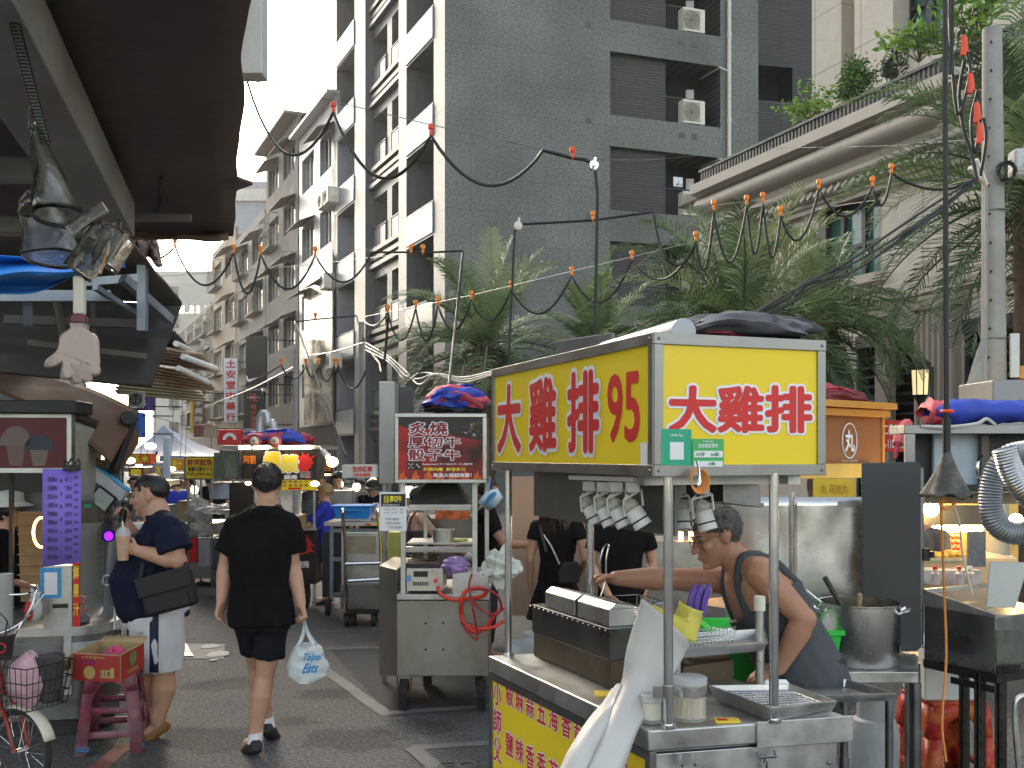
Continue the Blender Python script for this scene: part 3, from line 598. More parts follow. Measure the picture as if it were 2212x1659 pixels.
ww=[(PB.uz(x0,500)[0],PB.uz(x1,500)[0],5.05,6.55)for x0,x1 in((1768,1902),)]
ww+=[(ww[0][0]+4.6*k,ww[0][1]+4.6*k,5.05,6.55)for k in(1,2)]
lv=[(PB.uz(1850,800)[0],PB.uz(1988,800)[0]),(PB.uz(2082,800)[0],PB.uz(2082,800)[0]+3)]
m=MB();wall(m,PB,0,L_,0,7.7,[(*w_,.3)for w_ in ww]+[(a,b,.3,3.95,.3)for a,b in lv]);m.quad(PB.pt(0,0,-9),PB.pt(0,0),PB.pt(0,7.7),PB.pt(0,7.7,-9));pquad(m,PB,-.01,0,0,.1,0);m.build('stone_wall',BEI,be,smooth=False)
for(a,b,z0,z1)in ww:
 q=MB();pquad(q,PB,a,b,z0,z1,-.28);w_=q.build('window',TEAL,be,smooth=False)
 q=MB()
 for t in(0,.28,.62,1):pbox(q,PB,a+(b-a)*t-.05,a+(b-a)*t+.05,z0,z1,-.27,-.18)
 for zz in(z0,z0+.62,z1-.06):pbox(q,PB,a,b,zz,zz+.07,-.265,-.19)
 q.build('window_frame',RAILM,w_,smooth=False)
 q=MB();pbox(q,PB,a-.12,b+.12,z0-.16,z0,-.05,.14);pbox(q,PB,a-.1,b+.1,z1,z1+.14,0,.1);q.build('window_sill',BEI2,be,smooth=False)
for(a,b)in lv:
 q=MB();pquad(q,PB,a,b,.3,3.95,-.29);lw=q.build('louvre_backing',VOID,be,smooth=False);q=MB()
 pbox(q,PB,a,b,3.72,3.95,-.2,.03)
 for k in range(19):z=.4+k*.175;q.hexa([PB.pt(a,z,-.2),PB.pt(b,z,-.2),PB.pt(b,z+.02,-.2),PB.pt(a,z+.02,-.2)],[PB.pt(a,z-.05,-.02),PB.pt(b,z-.05,-.02),PB.pt(b,z-.03,-.02),PB.pt(a,z-.03,-.02)])
 for t in(.02,.5,.98):pbox(q,PB,a+(b-a)*t-.03,a+(b-a)*t+.03,.3,3.7,-.25,-.0)
 q.build('louvre',RAILM,be,smooth=False)
for x0,x1 in((1990,2078),(1505,1535),(1905,1935)):
 a,b=PB.uz(x0,700)[0],PB.uz(x1,700)[0];q=MB();pbox(q,PB,a,b,0,4.4,.0,.16)
 n_=7
 for k in range(n_):u=a+(b-a)*(k+.5)/n_;q.tube([PB.pt(u,.4,.15),PB.pt(u,4.2,.15)],(b-a)/n_*.36,8)
 pbox(q,PB,a-.08,b+.08,4.2,4.42,.0,.24);q.build('pilaster',BEI,be)
for x0 in(1500,1690):
 u=PB.uz(x0,440)[0];q=MB();pbox(q,PB,u-.25,u+.25,4.6,6.2,0,.2);pbox(q,PB,u-.32,u+.32,6.2,6.4,0,.3)
 for s_ in(-1,1):q.tube([PB.pt(u+s_*.18+.11*(1-k/16)*cos(k*.7),6.08+.11*(1-k/16)*sin(k*.7),.24)for k in range(15)],.03,6)
 q.build('capital',BEI,be)
prof=[(0,4.45),(.12,4.5),(.12,4.75),(0,4.8)]
def sweep(mb,pl,u0,u1,prof):
 n=len(prof);mb.add([pl.pt(u0,z,d)for d,z in prof]+[pl.pt(u1,z,d)for d,z in prof],[(i,n+i,n+i+1,i+1)for i in range(n-1)]+[tuple(range(n)),tuple(range(n,2*n))[::-1]])
q=MB();sweep(q,PB,-.3,L_,prof);q.build('string_course',BEI2,be,ang=25)
arc=lambda c,z,r,a0,a1,n=9:[(c+r*cos(R(a0+(a1-a0)*k/n)),z+r*sin(R(a0+(a1-a0)*k/n)))for k in range(n+1)]
ck=lambda L:[(d,z if z<6.5 else 6.5+(z-6.5)*.747)for d,z in L]
prof=[(0,6.5),(.14,6.5),(.14,6.62),(.2,6.64),(.2,6.72),(.28,6.74),(.28,6.92)]+arc(.3,7.06,.12,-80,80)+[(.34,7.24),(.36,7.34)]+arc(.42,7.62,.24,-70,75,12)+[(.58,7.9),(.62,7.9),(.62,7.94),(.76,7.96),(.76,8.24),(0,8.24)]
q=MB();sweep(q,PB,.8,L_,ck(prof));q.build('cornice',BEI2,be,ang=28)
q=MB()
for k in range(80):
 u=.95+k*.2;q.bar(PB.pt(u,6.71,.32),PB.pt(u+.15,6.79,.33),.06,.07)
q.build('dentil_band',BEI2,be)
q=MB();pbox(q,PB,.85,L_,8.10,8.15,.44,.56);pbox(q,PB,.85,L_,7.81,7.85,.46,.54)
for k in range(150):u=.9+k*.107;pbox(q,PB,u,u+.055,7.84,8.11,.47,.53)
q.build('balustrade',mat('black_rail',(.018,.018,.02),.45,var=.2),be,smooth=False)
q=MB();q.add([PB.pt(-.4,7.6,.4),PB.pt(L_,7.6,.4),PB.pt(L_,7.6,-5),PB.pt(-.4,7.6,-5)],[(0,1,2,3)]);q.build('terrace_floor',BEI2,be,smooth=False)
PT=Plane(7.18,25.14,.41,-1)
q=MB()
def tow(x0,x1,off,z0=7.5,z1=30):
 a,b=PT.uz(x0,150)[0],PT.uz(x1,150)[0];n=len(q.f);pbox(q,PT,a,b,z0,z1,-3,off)
 for fi in range(n,len(q.f)):q.uv[fi]=[((q.v[i]-PT.o).dot(PT.u)+(q.v[i]-PT.o).dot(PT.n),q.v[i].z)for i in q.f[fi]]
tow(1772,1836,.25);tow(1836,1880,-.25);tow(1880,1966,.45);tow(2062,2300,.2);tow(1966,2062,.1,7.5,PT.uz(2010,82)[1]);tow(1966,2062,.1,PT.uz(2010,-70)[1],30)
q.build('tower_wall',BEI,be,smooth=False)
a,b=PT.uz(1966,40)[0],PT.uz(2062,40)[0];z0,z1=PT.uz(2010,82)[1],PT.uz(2010,-70)[1]
q=MB();pquad(q,PT,a,b,z0,z1,-.1);w_=q.build('window',TEAL,be,smooth=False);q=MB()
for t in(0,.42,.48,1):pbox(q,PT,a+(b-a)*t-.05,a+(b-a)*t+.05,z0,z1,-.09,.02)
pbox(q,PT,a,b,z0,z0+.08,-.09,.02);pbox(q,PT,a,a+(b-a)*.45,z0+.75,z0+.85,-.09,.02);q.build('window_frame',RAILM,w_,smooth=False)
TILE=brickmat('white_tile',(.27,.28,.305),(.25,.26,.285),(.25,.25,.27),.3,.12,.02,.4,.2,.5,grain=.12,gsc=3)
OLD1=mat('old_render',(.145,.138,.13),.85,var=.25,sc=1.2,dirt=.6,dcol=(.1,.09,.08));OLD2=mat('old_render_pale',(.19,.19,.186),.85,var=.2,sc=1.2,dirt=.5,dcol=(.14,.12,.1));OLD3=mat('old_tile_brown',(.22,.17,.13),.8,var=.25,sc=1.5,dirt=.4)
def old_block(name,label,u0,u1,zt,mw,floors,cols,seed,cage=True,sign=None):
 """a narrow street building on the granite block's street line, u = metres behind its corner"""
 rn=random.Random(seed);t=thing(name,label,'building',PL.pt(-(u0+u1)/2,0));a,b=-u1,-u0;ops=[]
 H_=(zt-3.6)/floors
 for fl in range(floors):
  for c in range(cols):
   w_=(b-a)/cols;ua_=a+w_*(c+.16);ub_=a+w_*(c+.84);ops.append((ua_,ub_,3.6+fl*H_+H_*.28,3.6+fl*H_+H_*.78,.3))
 m=MB();wall(m,PL,a,b,0,zt,ops);m.quad(PL.pt(b,0,0),PL.pt(b,0,-8),PL.pt(b,zt,-8),PL.pt(b,zt,0),[(0,0),(8,0),(8,zt),(0,zt)]);m.quad(PL.pt(a,zt,0),PL.pt(b,zt,0),PL.pt(b,zt,-8),PL.pt(a,zt,-8));m.build('wall',mw,t,smooth=False)
 for o in ops:
  q=MB();pquad(q,PL,*o[:4],-.28);pbox(q,PL,o[0],o[1],o[2],o[2]+.06,-.27,-.2);w_=q.build('window',DGLASS,t,smooth=False)
  q=MB()
  for k in range(4):u=o[0]+(o[1]-o[0])*k/3;pbox(q,PL,u-.03,u+.03,o[2],o[3],-.27,-.2)
  q.build('window_frame',mat('alu',(.42,.42,.42),.4,.5,var=.1),w_,smooth=False)
  k_=rn.random()
  if cage and k_<.6:
   q=MB();d_=rn.uniform(.35,.7)
   for k in range(7):u=o[0]+(o[1]-o[0])*k/6;q.bar(PL.pt(u,o[2]-.2,d_),PL.pt(u,o[3]+.1,d_),.035)
   for zz in(o[2]-.2,(o[2]+o[3])/2,o[3]+.1):
    q.bar(PL.pt(o[0],zz,d_),PL.pt(o[1],zz,d_),.04);q.bar(PL.pt(o[1],zz,0),PL.pt(o[1],zz,d_),.04);q.bar(PL.pt(o[0],zz,0),PL.pt(o[0],zz,d_),.04)
   pbox(q,PL,o[0],o[1],o[2]-.26,o[2]-.2,0,d_);q.build('window_cage',mat('cage',(.24,.21,.18),.7,.3,var=.3),t,smooth=False)
  if k_>.35:
   q=MB();z=o[3]+.15;q.hexa([PL.pt(o[0]-.1,z,0),PL.pt(o[1]+.1,z,0),PL.pt(o[1]+.1,z+.04,0),PL.pt(o[0]-.1,z+.04,0)],[PL.pt(o[0]-.1,z-.35,.8),PL.pt(o[1]+.1,z-.35,.8),PL.pt(o[1]+.1,z-.31,.8),PL.pt(o[0]-.1,z-.31,.8)]);q.build('window_awning',mat('rust_sheet',(.20,.17,.15),.7,.3,var=.35,dirt=.4),t,smooth=False)
 q=MB();pbox(q,PL,a+.1,b-.1,.1,3.1,-.1,.03);q.build('shopfront',VOID,t,smooth=False)
 q=MB();pbox(q,PL,a,b,zt,zt+.5,-.15,.02);q.build('parapet',mw,t,smooth=False)
 return t
tb=old_block('tiled_building','pale tiled narrow building next to the granite block with slanted roof sheet',13.2,20.5,17.0,TILE,4,2,3,cage=False)
q=MB();pbox(q,PL,-20.6,-13.1,17.5,17.62,-.1,.5);q.build('roof_sheet',mat('alu',(.42,.42,.42),.4,.5),tb,smooth=False)
q=MB();pbox(q,PL,-18.6,-13.3,3.2,10.6,.12,.2);q.build('glass_billboard',mat('bronze_glass',(.16,.15,.12),.12,var=.5,sc=.6,spec=.8),tb,smooth=False)
for i,(u,z)in enumerate(((13.5,12.6),(14.5,12.6),(14.2,9.0),(13.0,5.4))):
 ac_unit(F(PL.pt(-u,z,.05),PL.u,(0,0,1)),.8,.7,.5,'white air conditioner bracketed to the pale tiled building','air conditioners on the tiled building')
ob=old_block('old_building','weathered brown apartment house with rusty window cages and sheet awnings',20.8,29,18.5,OLD1,5,2,5)
q=MB();pbox(q,PL,-29,-20.8,18.9,19.05,-3,.7);q.build('roof_sheet',mat('rust_sheet',(.2,.17,.15),.7,.3),ob,smooth=False)
old_block('old_building','pale shabby apartment house with cages, third building beyond the granite block',29.3,39,15.5,OLD2,4,2,8)
old_block('old_building','brown tiled old house further down the street behind the vertical signs',39.3,50,16.5,OLD3,4,2,9)
old_block('old_building','far pale house at the end of the right-hand row',50.3,66,13,OLD2,4,3,12)
def tower(name,label,x0,x1,yt,Y,mw,extra=None,D=14):
 t=thing(name,label,'building',P((x0+x1)/2,HY,Y));zt=P(0,yt,Y).z;X0,X1=P(x0,0,Y).x,P(x1,0,Y).x;b=MB();b.bx(X0,Y,0,X1,Y+D,zt)
 for fi in range(len(b.f)):b.uv[fi]=[(b.v[i].x+b.v[i].y,b.v[i].z)for i in b.f[fi]]
 b.build('wall',mw,t,smooth=False);return t,X0,X1,zt
GT=brickmat('grey_panel',(.26,.28,.33),(.25,.27,.32),(.17,.18,.21),6,3.3,.03,.7,.1,.0,grain=.08,gsc=1)
t,X0,X1,zt=tower('office_tower','blue-grey tower rising behind the old street houses',506,594,392,112,GT)
q=MB();q.bx(X0-.1,111.6,zt-2.2,X1+.6,111.98,zt-.9);q.build('cornice_band',mat('pale_band',(.5,.47,.42),.7),t,smooth=False)
q=MB();[q.bx(X0-1.2,112.5,12+3.4*k,X0-.02,126,14.2+3.4*k)for k in range(5)];q.build('side_balcony',mat('balc_grey',(.2,.2,.22),.7),t,smooth=False)
PALE=brickmat('pale_panel',(.50,.49,.45),(.48,.47,.43),(.36,.35,.33),9,3.3,.03,.8,.1,.0,grain=.06,gsc=1)
t,X0,X1,zt=tower('apartment_tower','pale beige tower closing the view at the end of the street',330,470,676,128,PALE)
q=MB();Pt=Plane(X0,127.9,1,0);fx=lambda x:(P(x,0,127.9).x-X0);fz=lambda y:P(0,y,127.9).z
wall(q,Pt,0,X1-X0,zt+.01,fz(585),[(fx(372),fx(398),fz(690),fz(660),.6),(fx(408),fx(418),fz(690),fz(660),.6),(fx(422),fx(431),fz(690),fz(660),.6),(fx(440),fx(452),fz(690),fz(660),.6)]);q.build('roof_screen',PALE,t,smooth=False)
for k in range(6):
 q=MB();pbox(q,Pt,fx(366),fx(385),4+3.4*k,5.8+3.4*k,.0,.12);q.build('window',DGLASS,t,smooth=False)
t,X0,X1,zt=tower('apartment_tower','slim grey tower with open stair bays beside the pale tower',468,504,650,124,GT)
q=MB();[q.bx(X0+.1,123.9,3+3.4*k,X0+1.4,123.99,5+3.4*k)for k in range(7)];q.build('stair_opening',VOID,t,smooth=False)
PLL=Plane(-3.3,7.2,-.40,1)
def left_block(label,u0,u1,zt,mw,off=0):
 t=thing('shop_building',label,'building',PLL.pt((u0+u1)/2,0));b=MB();pbox(b,PLL,u0,u1,0,zt,off,-7)
 for fi in range(len(b.f)):b.uv[fi]=[((b.v[i]-PLL.o).dot(PLL.u)+(b.v[i]-PLL.o).dot(PLL.n),b.v[i].z)for i in b.f[fi]]
 b.build('wall',mw,t,smooth=False)
 for k in range(int((u1-u0)/3)):
  for fl in range(int((zt-3.5)/3.2)):
   q=MB();pbox(q,PLL,u0+k*3+.6,u0+k*3+2.4,4+fl*3.2,5.6+fl*3.2,off,off+.06);q.build('window',DGLASS,t,smooth=False)
 return t
PLL.n=-PLL.n;PLL.n=V((1,.4,0)).normalized()
left_block('dim shop house behind the left awnings',0,11,9.5,OLD2);left_block('weathered shop house further along the left side',11.2,22,11,OLD1,-.3)
left_block('pale blue-grey shop house left of the tent canopies',22.2,44,9,mat('blue_render',(.33,.37,.42),.8,var=.12,sc=1,dirt=.2),-.2);left_block('far shop house at the left end of the street',44.2,80,10,OLD2,-.6)
def prect(pl,x0,y0,x1,y1):
 ym,xm=(y0+y1)/2,(x0+x1)/2;return(pl.uz(x0,ym)[0],pl.uz(xm,y1)[1],pl.uz(x1,ym)[0],pl.uz(xm,y0)[1])
def planef(pl):return F(pl.o,pl.u,(0,0,1))
def pl_of(a,b):return Plane(a.x,a.y,b.x-a.x,b.y-a.y)
def ptxt(root,pl,body,x0,y0,x1,y1,m,**k):
 a=prect(pl,x0,y0,x1,y1);return txt(root,planef(pl),body,a[0],a[1],a[2],a[3],m,**k)
def pfb(mb,pl,x0,y0,x1,y1,c0,c1):a=prect(pl,x0,y0,x1,y1);mb.fbox(planef(pl),a[0],a[1],a[2],a[3],c0,c1)
UP=V((0,0,1))
zc=.88
cFL,cFR,cBL=P(1401,1577,3.22),P(1836,1548,3.387),P(1054,1416,4.42)
for p in(cFL,cFR,cBL):p.z=0
cBR=cFR+cBL-cFL
CE=(cFL+cFR+cBL+cBR)/4
cart=thing('food_cart','yellow and steel fried chicken cart with boxed overhead sign, nearest stall','food stall',(CE.x,CE.y,0))
def inset(d,pts=None):
 pts=pts or(cFL,cFR,cBR,cBL);c=sum(pts,V())/4;return[p+(c-p).normalized()*d for p in pts]
q=MB();I=inset(.035);q.hexa([p+UP*.12 for p in I],[p+UP*.805 for p in I]);q.build('cabinet',STEELD,cart,bevel=.004)
q=MB();q.hexa([p+UP*.81 for p in(cFL,cFR,cBR,cBL)],[p+UP*zc for p in(cFL,cFR,cBR,cBL)]);q.build('counter_top',STEEL,cart,bevel=.008)
CL=pl_of(cBL,cFL);CF=pl_of(cFL,cFR);LL=(cFL-cBL).length;LF=(cFR-cFL).length
q=MB();fr=planef(CL);q.fbox(fr,.03,.17,LL-.03,.775,-.028,-.012);q.build('side_panel',YEL,cart)
q=MB();
for a in(.0,LL-.03):q.fbox(fr,a,.12,a+.03,.81,-.03,-.004)
q.fbox(fr,.03,.778,LL-.03,.808,-.03,-.004);q.fbox(fr,.03,.12,LL-.03,.168,-.03,-.004);q.build('panel_frame',STEELD,cart,bevel=.002)
fl=F(fr.pt(0,0,-.012),fr.u,fr.v)
z3=lambda x,y:(1036.9+x*.3854,1019.6+y*.3854)
u_=lambda x:CL.uz(z3(x,0)[0],1600)[0]
ct0,ct1=CL.uz(*z3(150,1310))[1],CL.uz(*z3(150,1195))[1];cb0,cb1=CL.uz(*z3(150,1590))[1],CL.uz(*z3(150,1465))[1]
for i,ch in enumerate('小師父'):
 y0,y1=((1175,1310),(1335,1465),(1490,1630))[i];zz=[CL.uz(*z3(85,y))[1]for y in(y1,y0)]
 txt(cart,fl,ch,u_(65),zz[0],u_(106),zz[1],REDL,.02,outline=WHL,ob=.045)
us_=[u_(x)for x in(132,187,245,307,374,443,514)];st=us_[6]-us_[5]
us_+=[us_[6]+st*k for k in(1,2,3,4)]
for i,(a,b)in enumerate(zip('椒麻蒜五海香起咖黑原','鹽辣香香苔茄司哩椒味')):
 w_=(us_[1]-us_[0])*.74
 for ch,z0,z1 in((a,ct0,ct1),(b,cb0,cb1)):txt(cart,fl,ch,us_[i],z0,us_[i]+w_,z1,REDL,.02,outline=WHL,ob=.045)
q=MB();fr=planef(CF)
q.fbox(fr,.52*LF,.80,LF+.004,.886,.002,.012);q.build('counter_lip',STEEL,cart,bevel=.003)
q=MB();q.fbox(fr,.02,.14,LF-.04,.80,-.03,-.012);q.build('front_panel',STEEL,cart,bevel=.004)
for a in(.14,.2):MB().tube([fr.pt(LF*a,.80,.012),fr.pt(LF*a,.77,.02),fr.pt(LF*a+.01,.765,.012)],.006,6).build('hook',STEELD,cart)
for a,b in((.06,.74),(.9,.73),(.06,.3)):MB().ell(fr.pt(LF*a,b,-.01),.008,8,6).build('rivet',STEELD,cart)
q=MB();c0=CF.uz(1650,1600)[0]
q.tube([fr.pt(c0-.03,.79,.012),fr.pt(c0-.03,.775,.025),fr.pt(c0+.03,.775,.025),fr.pt(c0+.03,.79,.012)],.005,6)
for k in range(9):
 o=fr.pt(c0,.755-k*.034,.012);a=fr.u if k%2 else fr.n;q.tube([o+a*.009*cos(t)+UP*.021*sin(t)for t in[2*pi*j/12 for j in range(12)]],.0035,6,True)
q.build('chain',STEELD,cart)
for p in inset(.12):
 q=MB();q.cyl(p+V((-.02,0,.07)),p+V((.02,0,.07)),.065,n=20);q.bx(p.x-.03,p.y-.03,.1,p.x+.03,p.y+.03,.125);q.build('castor',RUBBER,cart)
A,B_,C=P(1063,900,4.54),P(1412,900,3.15),P(1783,900,3.38)
for p in(A,B_,C):p.z=0
D=A+C-B_
pf1,pf2,pf3=P(1443.5,1572,3.25),P(1671.5,1560,3.317),P(1098,1417,4.41)
pf4=V((.34,4.43,0))
for p,r_ in((pf1,.0158),(pf2,.0158),(pf3,.0155),(pf4,.0155)):
 q=MB();p0=V((p.x,p.y,zc));q.cyl(p0,V((p.x,p.y,1.69)),r_,n=20);q.cyl(p0,p0+UP*.012,r_*1.6,n=20);q.build('post',STEELB,cart,ang=60)
z0,z1=1.682,2.128
sg=MB();I=inset(.02,(B_,C,D,A));sg.hexa([p+UP*(z0+.01)for p in I],[p+UP*(z1-.012)for p in I]);sign=sg.build('sign_box',STEELD,cart)
SA,SF=pl_of(A,B_),pl_of(B_,C);la,lf=(B_-A).length,(C-B_).length
for pl,L in((SA,la),(SF,lf),(pl_of(C,D),la),(pl_of(D,A),lf)):
 fr=planef(pl);q=MB();e=.036
 q.fbox(fr,0,z0,L,z0+e,-.03,.004);q.fbox(fr,0,z1-e,L,z1,-.03,.004);q.fbox(fr,.001,z0+e,e*.9,z1-e,-.03,.0035);q.fbox(fr,L-e*.9,z0+e,L-.001,z1-e,-.03,.0035)
 for a in(e*.45,L-e*.45):
  for b in(z0+e*.5,z1-e*.5):q.ell(fr.pt(a,b,.004),.006,8,4)
 q.build('sign_frame',STEELM,sign,bevel=.002)
 q=MB();q.fbox(fr,e*.9,z0+e,L-e*.9,z1-e,-.02,-.004);q.build('sign_panel',YEL,sign)
fa=F(planef(SA).pt(0,0,-.004),SA.u,UP);ff=F(planef(SF).pt(0,0,-.004),SF.u,UP)
for ch,r_ in(('大',(1072,828,1127,981)),('雞',(1140,813,1204,978)),('排',(1222,798,1297,981))):
 a=prect(SA,*r_);txt(sign,fa,ch,a[0]+.02,a[1]+.012,a[2]-.02,a[3]-.012,REDL,.032,outline=WHL,ob=.05,ext=.003,lift=.004)
for ch,r_ in(('9',(1312,811,1342,953)),('5',(1349,806,1379,951))):a=prect(SA,*r_);txt(sign,fa,ch,*a,REDL,.02)
for ch,x0,x1 in(('大',1447,1546),('雞',1553,1648),('排',1656,1752)):
 a=prect(SF,x0,836,x1,932);txt(sign,ff,ch,*a,REDL,.034,outline=WHL,ob=.05,ext=.003,lift=.004)
GRN=mat('poster_green',(.02,.36,.20),.45,var=.05);GRN2=mat('poster_green_light',(.06,.40,.12),.45,var=.05)
q=MB();q.fbox(ff,*prect(SF,1427,927,1492,1008),.006,.008);po=q.build('green_poster',GRN,sign)
a=prect(SF,1445,955,1475,993);q=MB();q.fbox(ff,*a,.009,.010);q.build('white_field',PAPER,po)
txt(po,ff,'LINE Pay',*prect(SF,1447,938,1474,944),WHL,.02,lift=.0085)
q=MB();q.fbox(ff,*prect(SF,1494,948,1562,1012),.006,.008);po=q.build('green_poster',GRN2,sign)
txt(po,ff,'LINE Pay',*prect(SF,1518,952,1540,956),WHL,.02,lift=.0085);txt(po,ff,'全台指定夜市',*prect(SF,1507,958,1549,967),WHL,.02,lift=.0085)
q=MB();q.fbox(ff,*prect(SF,1497,974,1559,988),.009,.010);q.fbox(ff,*prect(SF,1497,996,1559,1008),.009,.010);q.build('white_field',PAPER,po)
for s_,r_ in(('5元券',(1501,977,1520,985)),('66點',(1533,977,1551,985)),('20點',(1527,998,1543,1005))):txt(po,ff,s_,*prect(SF,*r_),mat('ink_green',(.05,.25,.12),.6,var=0),.02,lift=.0105)
q=MB();q.fbox(fa,*prect(SA,1384.5,956,1399,1008),.004,.006);lb=q.build('sign_sticker',PAPER,sign)
q=MB();tp=I[0].lerp(I[1],.2)
pz=lambda p,z:V((p.x,p.y,z))
dA=(A-B_).normalized();dC=(C-B_).normalized()
q.bar(pz(B_+dA*.68+dC*.2,z1+.04),pz(B_+dA*1.02+dC*.12,z1+.04),.02,.085);T(q.build('metal_plate',mat('grey_plate',(.16,.155,.145),.5,.4,var=.2),bevel=.003),'flat grey metal plate standing on the long side of the chicken sign','plate')
q=MB();q.tube([pz(B_+dA*.02+dC*.12,z1+.01),pz(B_+dA*.7+dC*.18,z1+.01)],.042,18);T(q.build('vinyl_roll',mat('vinyl_grey',(.42,.43,.45),.35,var=.12),bevel=.004),'pale grey vinyl roll lying along the chicken sign roof at its corner','roll')
q=MB();q.tube([pz(B_+dA*.55+dC*.34,z1+.02),pz(B_+dA*1.2+dC*.3,z1+.02)],.06,18);T(q.build('vinyl_roll',mat('vinyl_grey',(.42,.43,.45),.35)),'pale grey vinyl roll further back behind the metal plate on the sign','roll')
def canvas_heap(name,label,c,ud,vd,lx,ly,h,mats,seed,folds=5,grp=None,ends=True):
 """crumpled folded awning cloth: several overlapping drooping rolls with open ends"""
 rn=random.Random(seed);t=thing(name,label,'cloth',c,grp)
 for k in range(folds):
  o=V(c)+vd*ly*(rn.uniform(-.4,.4))+UP*h*.32*(1+.9*rn.random());L=lx*rn.uniform(.72,1.0);r0=h*rn.uniform(.2,.34);m_=MB();ph=rn.uniform(0,9);sk=rn.uniform(-.12,.12);m_.k=0
  def fn(i,j):
   a=2*pi*i*1.18+ph*.3;x=(j-.5)*L;rr=r0*(1+.55*noise.noise(V((x*7,cos(a)*1.8,ph+sin(a)*1.8)))+.3*abs(noise.noise(V((x*14,cos(a)*3,ph)))))*(1+.22*i)*(1-.35*abs(2*j-1)**3)
   p=o+ud*(x+sk*sin(a)*.5+.05*noise.noise(V((a,ph,2))))+vd*(rr*1.7*cos(a)+sk*x*2)+UP*(rr*sin(a)+.3*h*noise.noise(V((x*5,ph,1)))-.25*h*abs(2*j-1)**2)
   p.z=max(p.z,c[2]+.004+.003*k);return p
  m_.grid(fn,26,26);o_=m_.build('fold',mats[k%len(mats)],t,solid=.004,ang=60)
  if ends and k%2==0:
   e=MB();p0=o-ud*L*.5;p1=o+ud*L*.5;e.tube([p0,p1],r0*.22,10);e.build('roller',STEELB if k%4 else CREAM,t)
 return t
canvas_heap('folded_awning','rolled grey and maroon awning cloth heaped on the chicken sign roof',pz(B_+dC*.40+dA*.16,z1),dC,-dA,.50,.22,.09,[DARKC,mat('maroon_cloth',(.17,.03,.045),.6,var=.3),DARKC,GREYC,REDC,GREYC,DARKC],5,9)
F0,F1=P(1317,1490,3.775),P(1149,1417,4.41);F0.z=F1.z=zc
fd=(F1-F0).normalized();fs=V((-fd.y,fd.x,0))*-1;Lf=(F1-F0).length
t=thing('deep_fryer','dark steel deep fryer box with two lid boxes and rusty lower band','fryer',F0.lerp(F1,.5)+fs*.17)
fx=lambda a,b,z:F0+fd*a+fs*b+UP*(z-zc)
def fbx(mb,a0,b0,z0,a1,b1,z1,tp=0):mb.hexa([fx(a0,b0,z0),fx(a0,b1,z0),fx(a1,b1,z0),fx(a1,b0,z0)],[fx(a0+tp,b0+tp,z1),fx(a0+tp,b1-tp,z1),fx(a1-tp,b1-tp,z1),fx(a1-tp,b0+tp,z1)])
q=MB();fbx(q,.004,.006,zc+.002,Lf-.004,.33,.985);q.build('burner_base',mat('rust_steel',(.13,.095,.062),.6,.6,var=.45,sc=7,dirt=.8,dcol=(.05,.03,.02),bump=.15),t,bevel=.003)
q=MB();fbx(q,0,0,.985,Lf,.336,1.104);q.build('tank',mat('fryer_steel',(.105,.10,.093),.36,.9,var=.3,sc=5,dirt=.35,dcol=(.05,.04,.03)),t,bevel=.004)
q=MB()
for k in range(16):q.ell(fx(.03+k*.045,-.002,1.095),.004,6,4)
q.build('rivet_row',STEELB,t)
for a0,a1 in((.04,.30),(.325,.60)):
 q=MB();fbx(q,a0,.02,1.104,a1,.13,1.168,.0);q.hexa([fx(a0,.02,1.168),fx(a0,.13,1.168),fx(a1,.13,1.168),fx(a1,.02,1.168)],[fx(a0,.05,1.19),fx(a0,.13,1.175),fx(a1,.13,1.175),fx(a1,.05,1.19)]);q.build('lid_box',STEEL,t,bevel=.003)
q=MB();q.lathe(fx(-.0+.02,.2,1.09),[(.045,0),(.045,.05),(.041,.05),(.041,0)],24);q.build('oil_cup',STEELB,t)
bk_=thing('wire_basket','wire frying basket resting on top of the dark fryer','basket',fx(.2,.22,1.105));q=MB()
for k in range(10):q.tube([fx(.1+k*.028,.16,1.17),fx(.1+k*.028,.165,1.12),fx(.1+k*.028,.32,1.12),fx(.1+k*.028,.325,1.17)],.0016,4)
for k in range(6):q.tube([fx(.1,.16+k*.033,1.125),fx(.352,.16+k*.033,1.125)],.0016,4)
q.build('mesh',STEELB,bk_);q=MB();q.tube([fx(.1,.16,1.17),fx(.352,.16,1.17),fx(.352,.325,1.17),fx(.1,.325,1.17)],.003,6,True);q.tube([fx(.1,.24,1.17),fx(.03,.26,1.2),fx(-.06,.28,1.17)],.003,6);q.build('handle',STEELB,bk_)
q=MB();hs0,hs1=A+dC*.2,B_+dA*.22+dC*.2
for a,b,c,d in(((hs0,1.675),(hs1,1.675),(hs1,1.475),(hs0,1.475)),):q.hexa([pz(c[0],c[1]),pz(d[0],d[1]),pz(d[0],d[1])+dC*.004,pz(c[0],c[1])+dC*.004],[pz(b[0],b[1]),pz(a[0],a[1]),pz(a[0],a[1])+dC*.03,pz(b[0],b[1])+dC*.03])
q.build('hood_sheet',mat('hood_grey',(.13,.125,.12),.45,.5,var=.12),cart)
q=MB();o=B_+dC*.44+dA*.3;q.hexa([pz(o,1.58),pz(o+dC*.16,1.56),pz(o+dC*.16+dA*.3,1.56),pz(o+dA*.3,1.58)],[pz(o,1.66),pz(o+dC*.15,1.675),pz(o+dC*.15+dA*.3,1.675),pz(o+dA*.3,1.66)]);q.build('hood_box',STEELD,cart,bevel=.003)
q=MB();q.bar(pz(B_+dC*.05+dA*.18,1.665),pz(B_+dC*.6+dA*.18,1.665),.05,.03);q.bar(pz(C+dA*.1-dC*.05,1.665),pz(D-dC*.05,1.665),.05,.03);q.build('roof_beam',STEEL,cart)
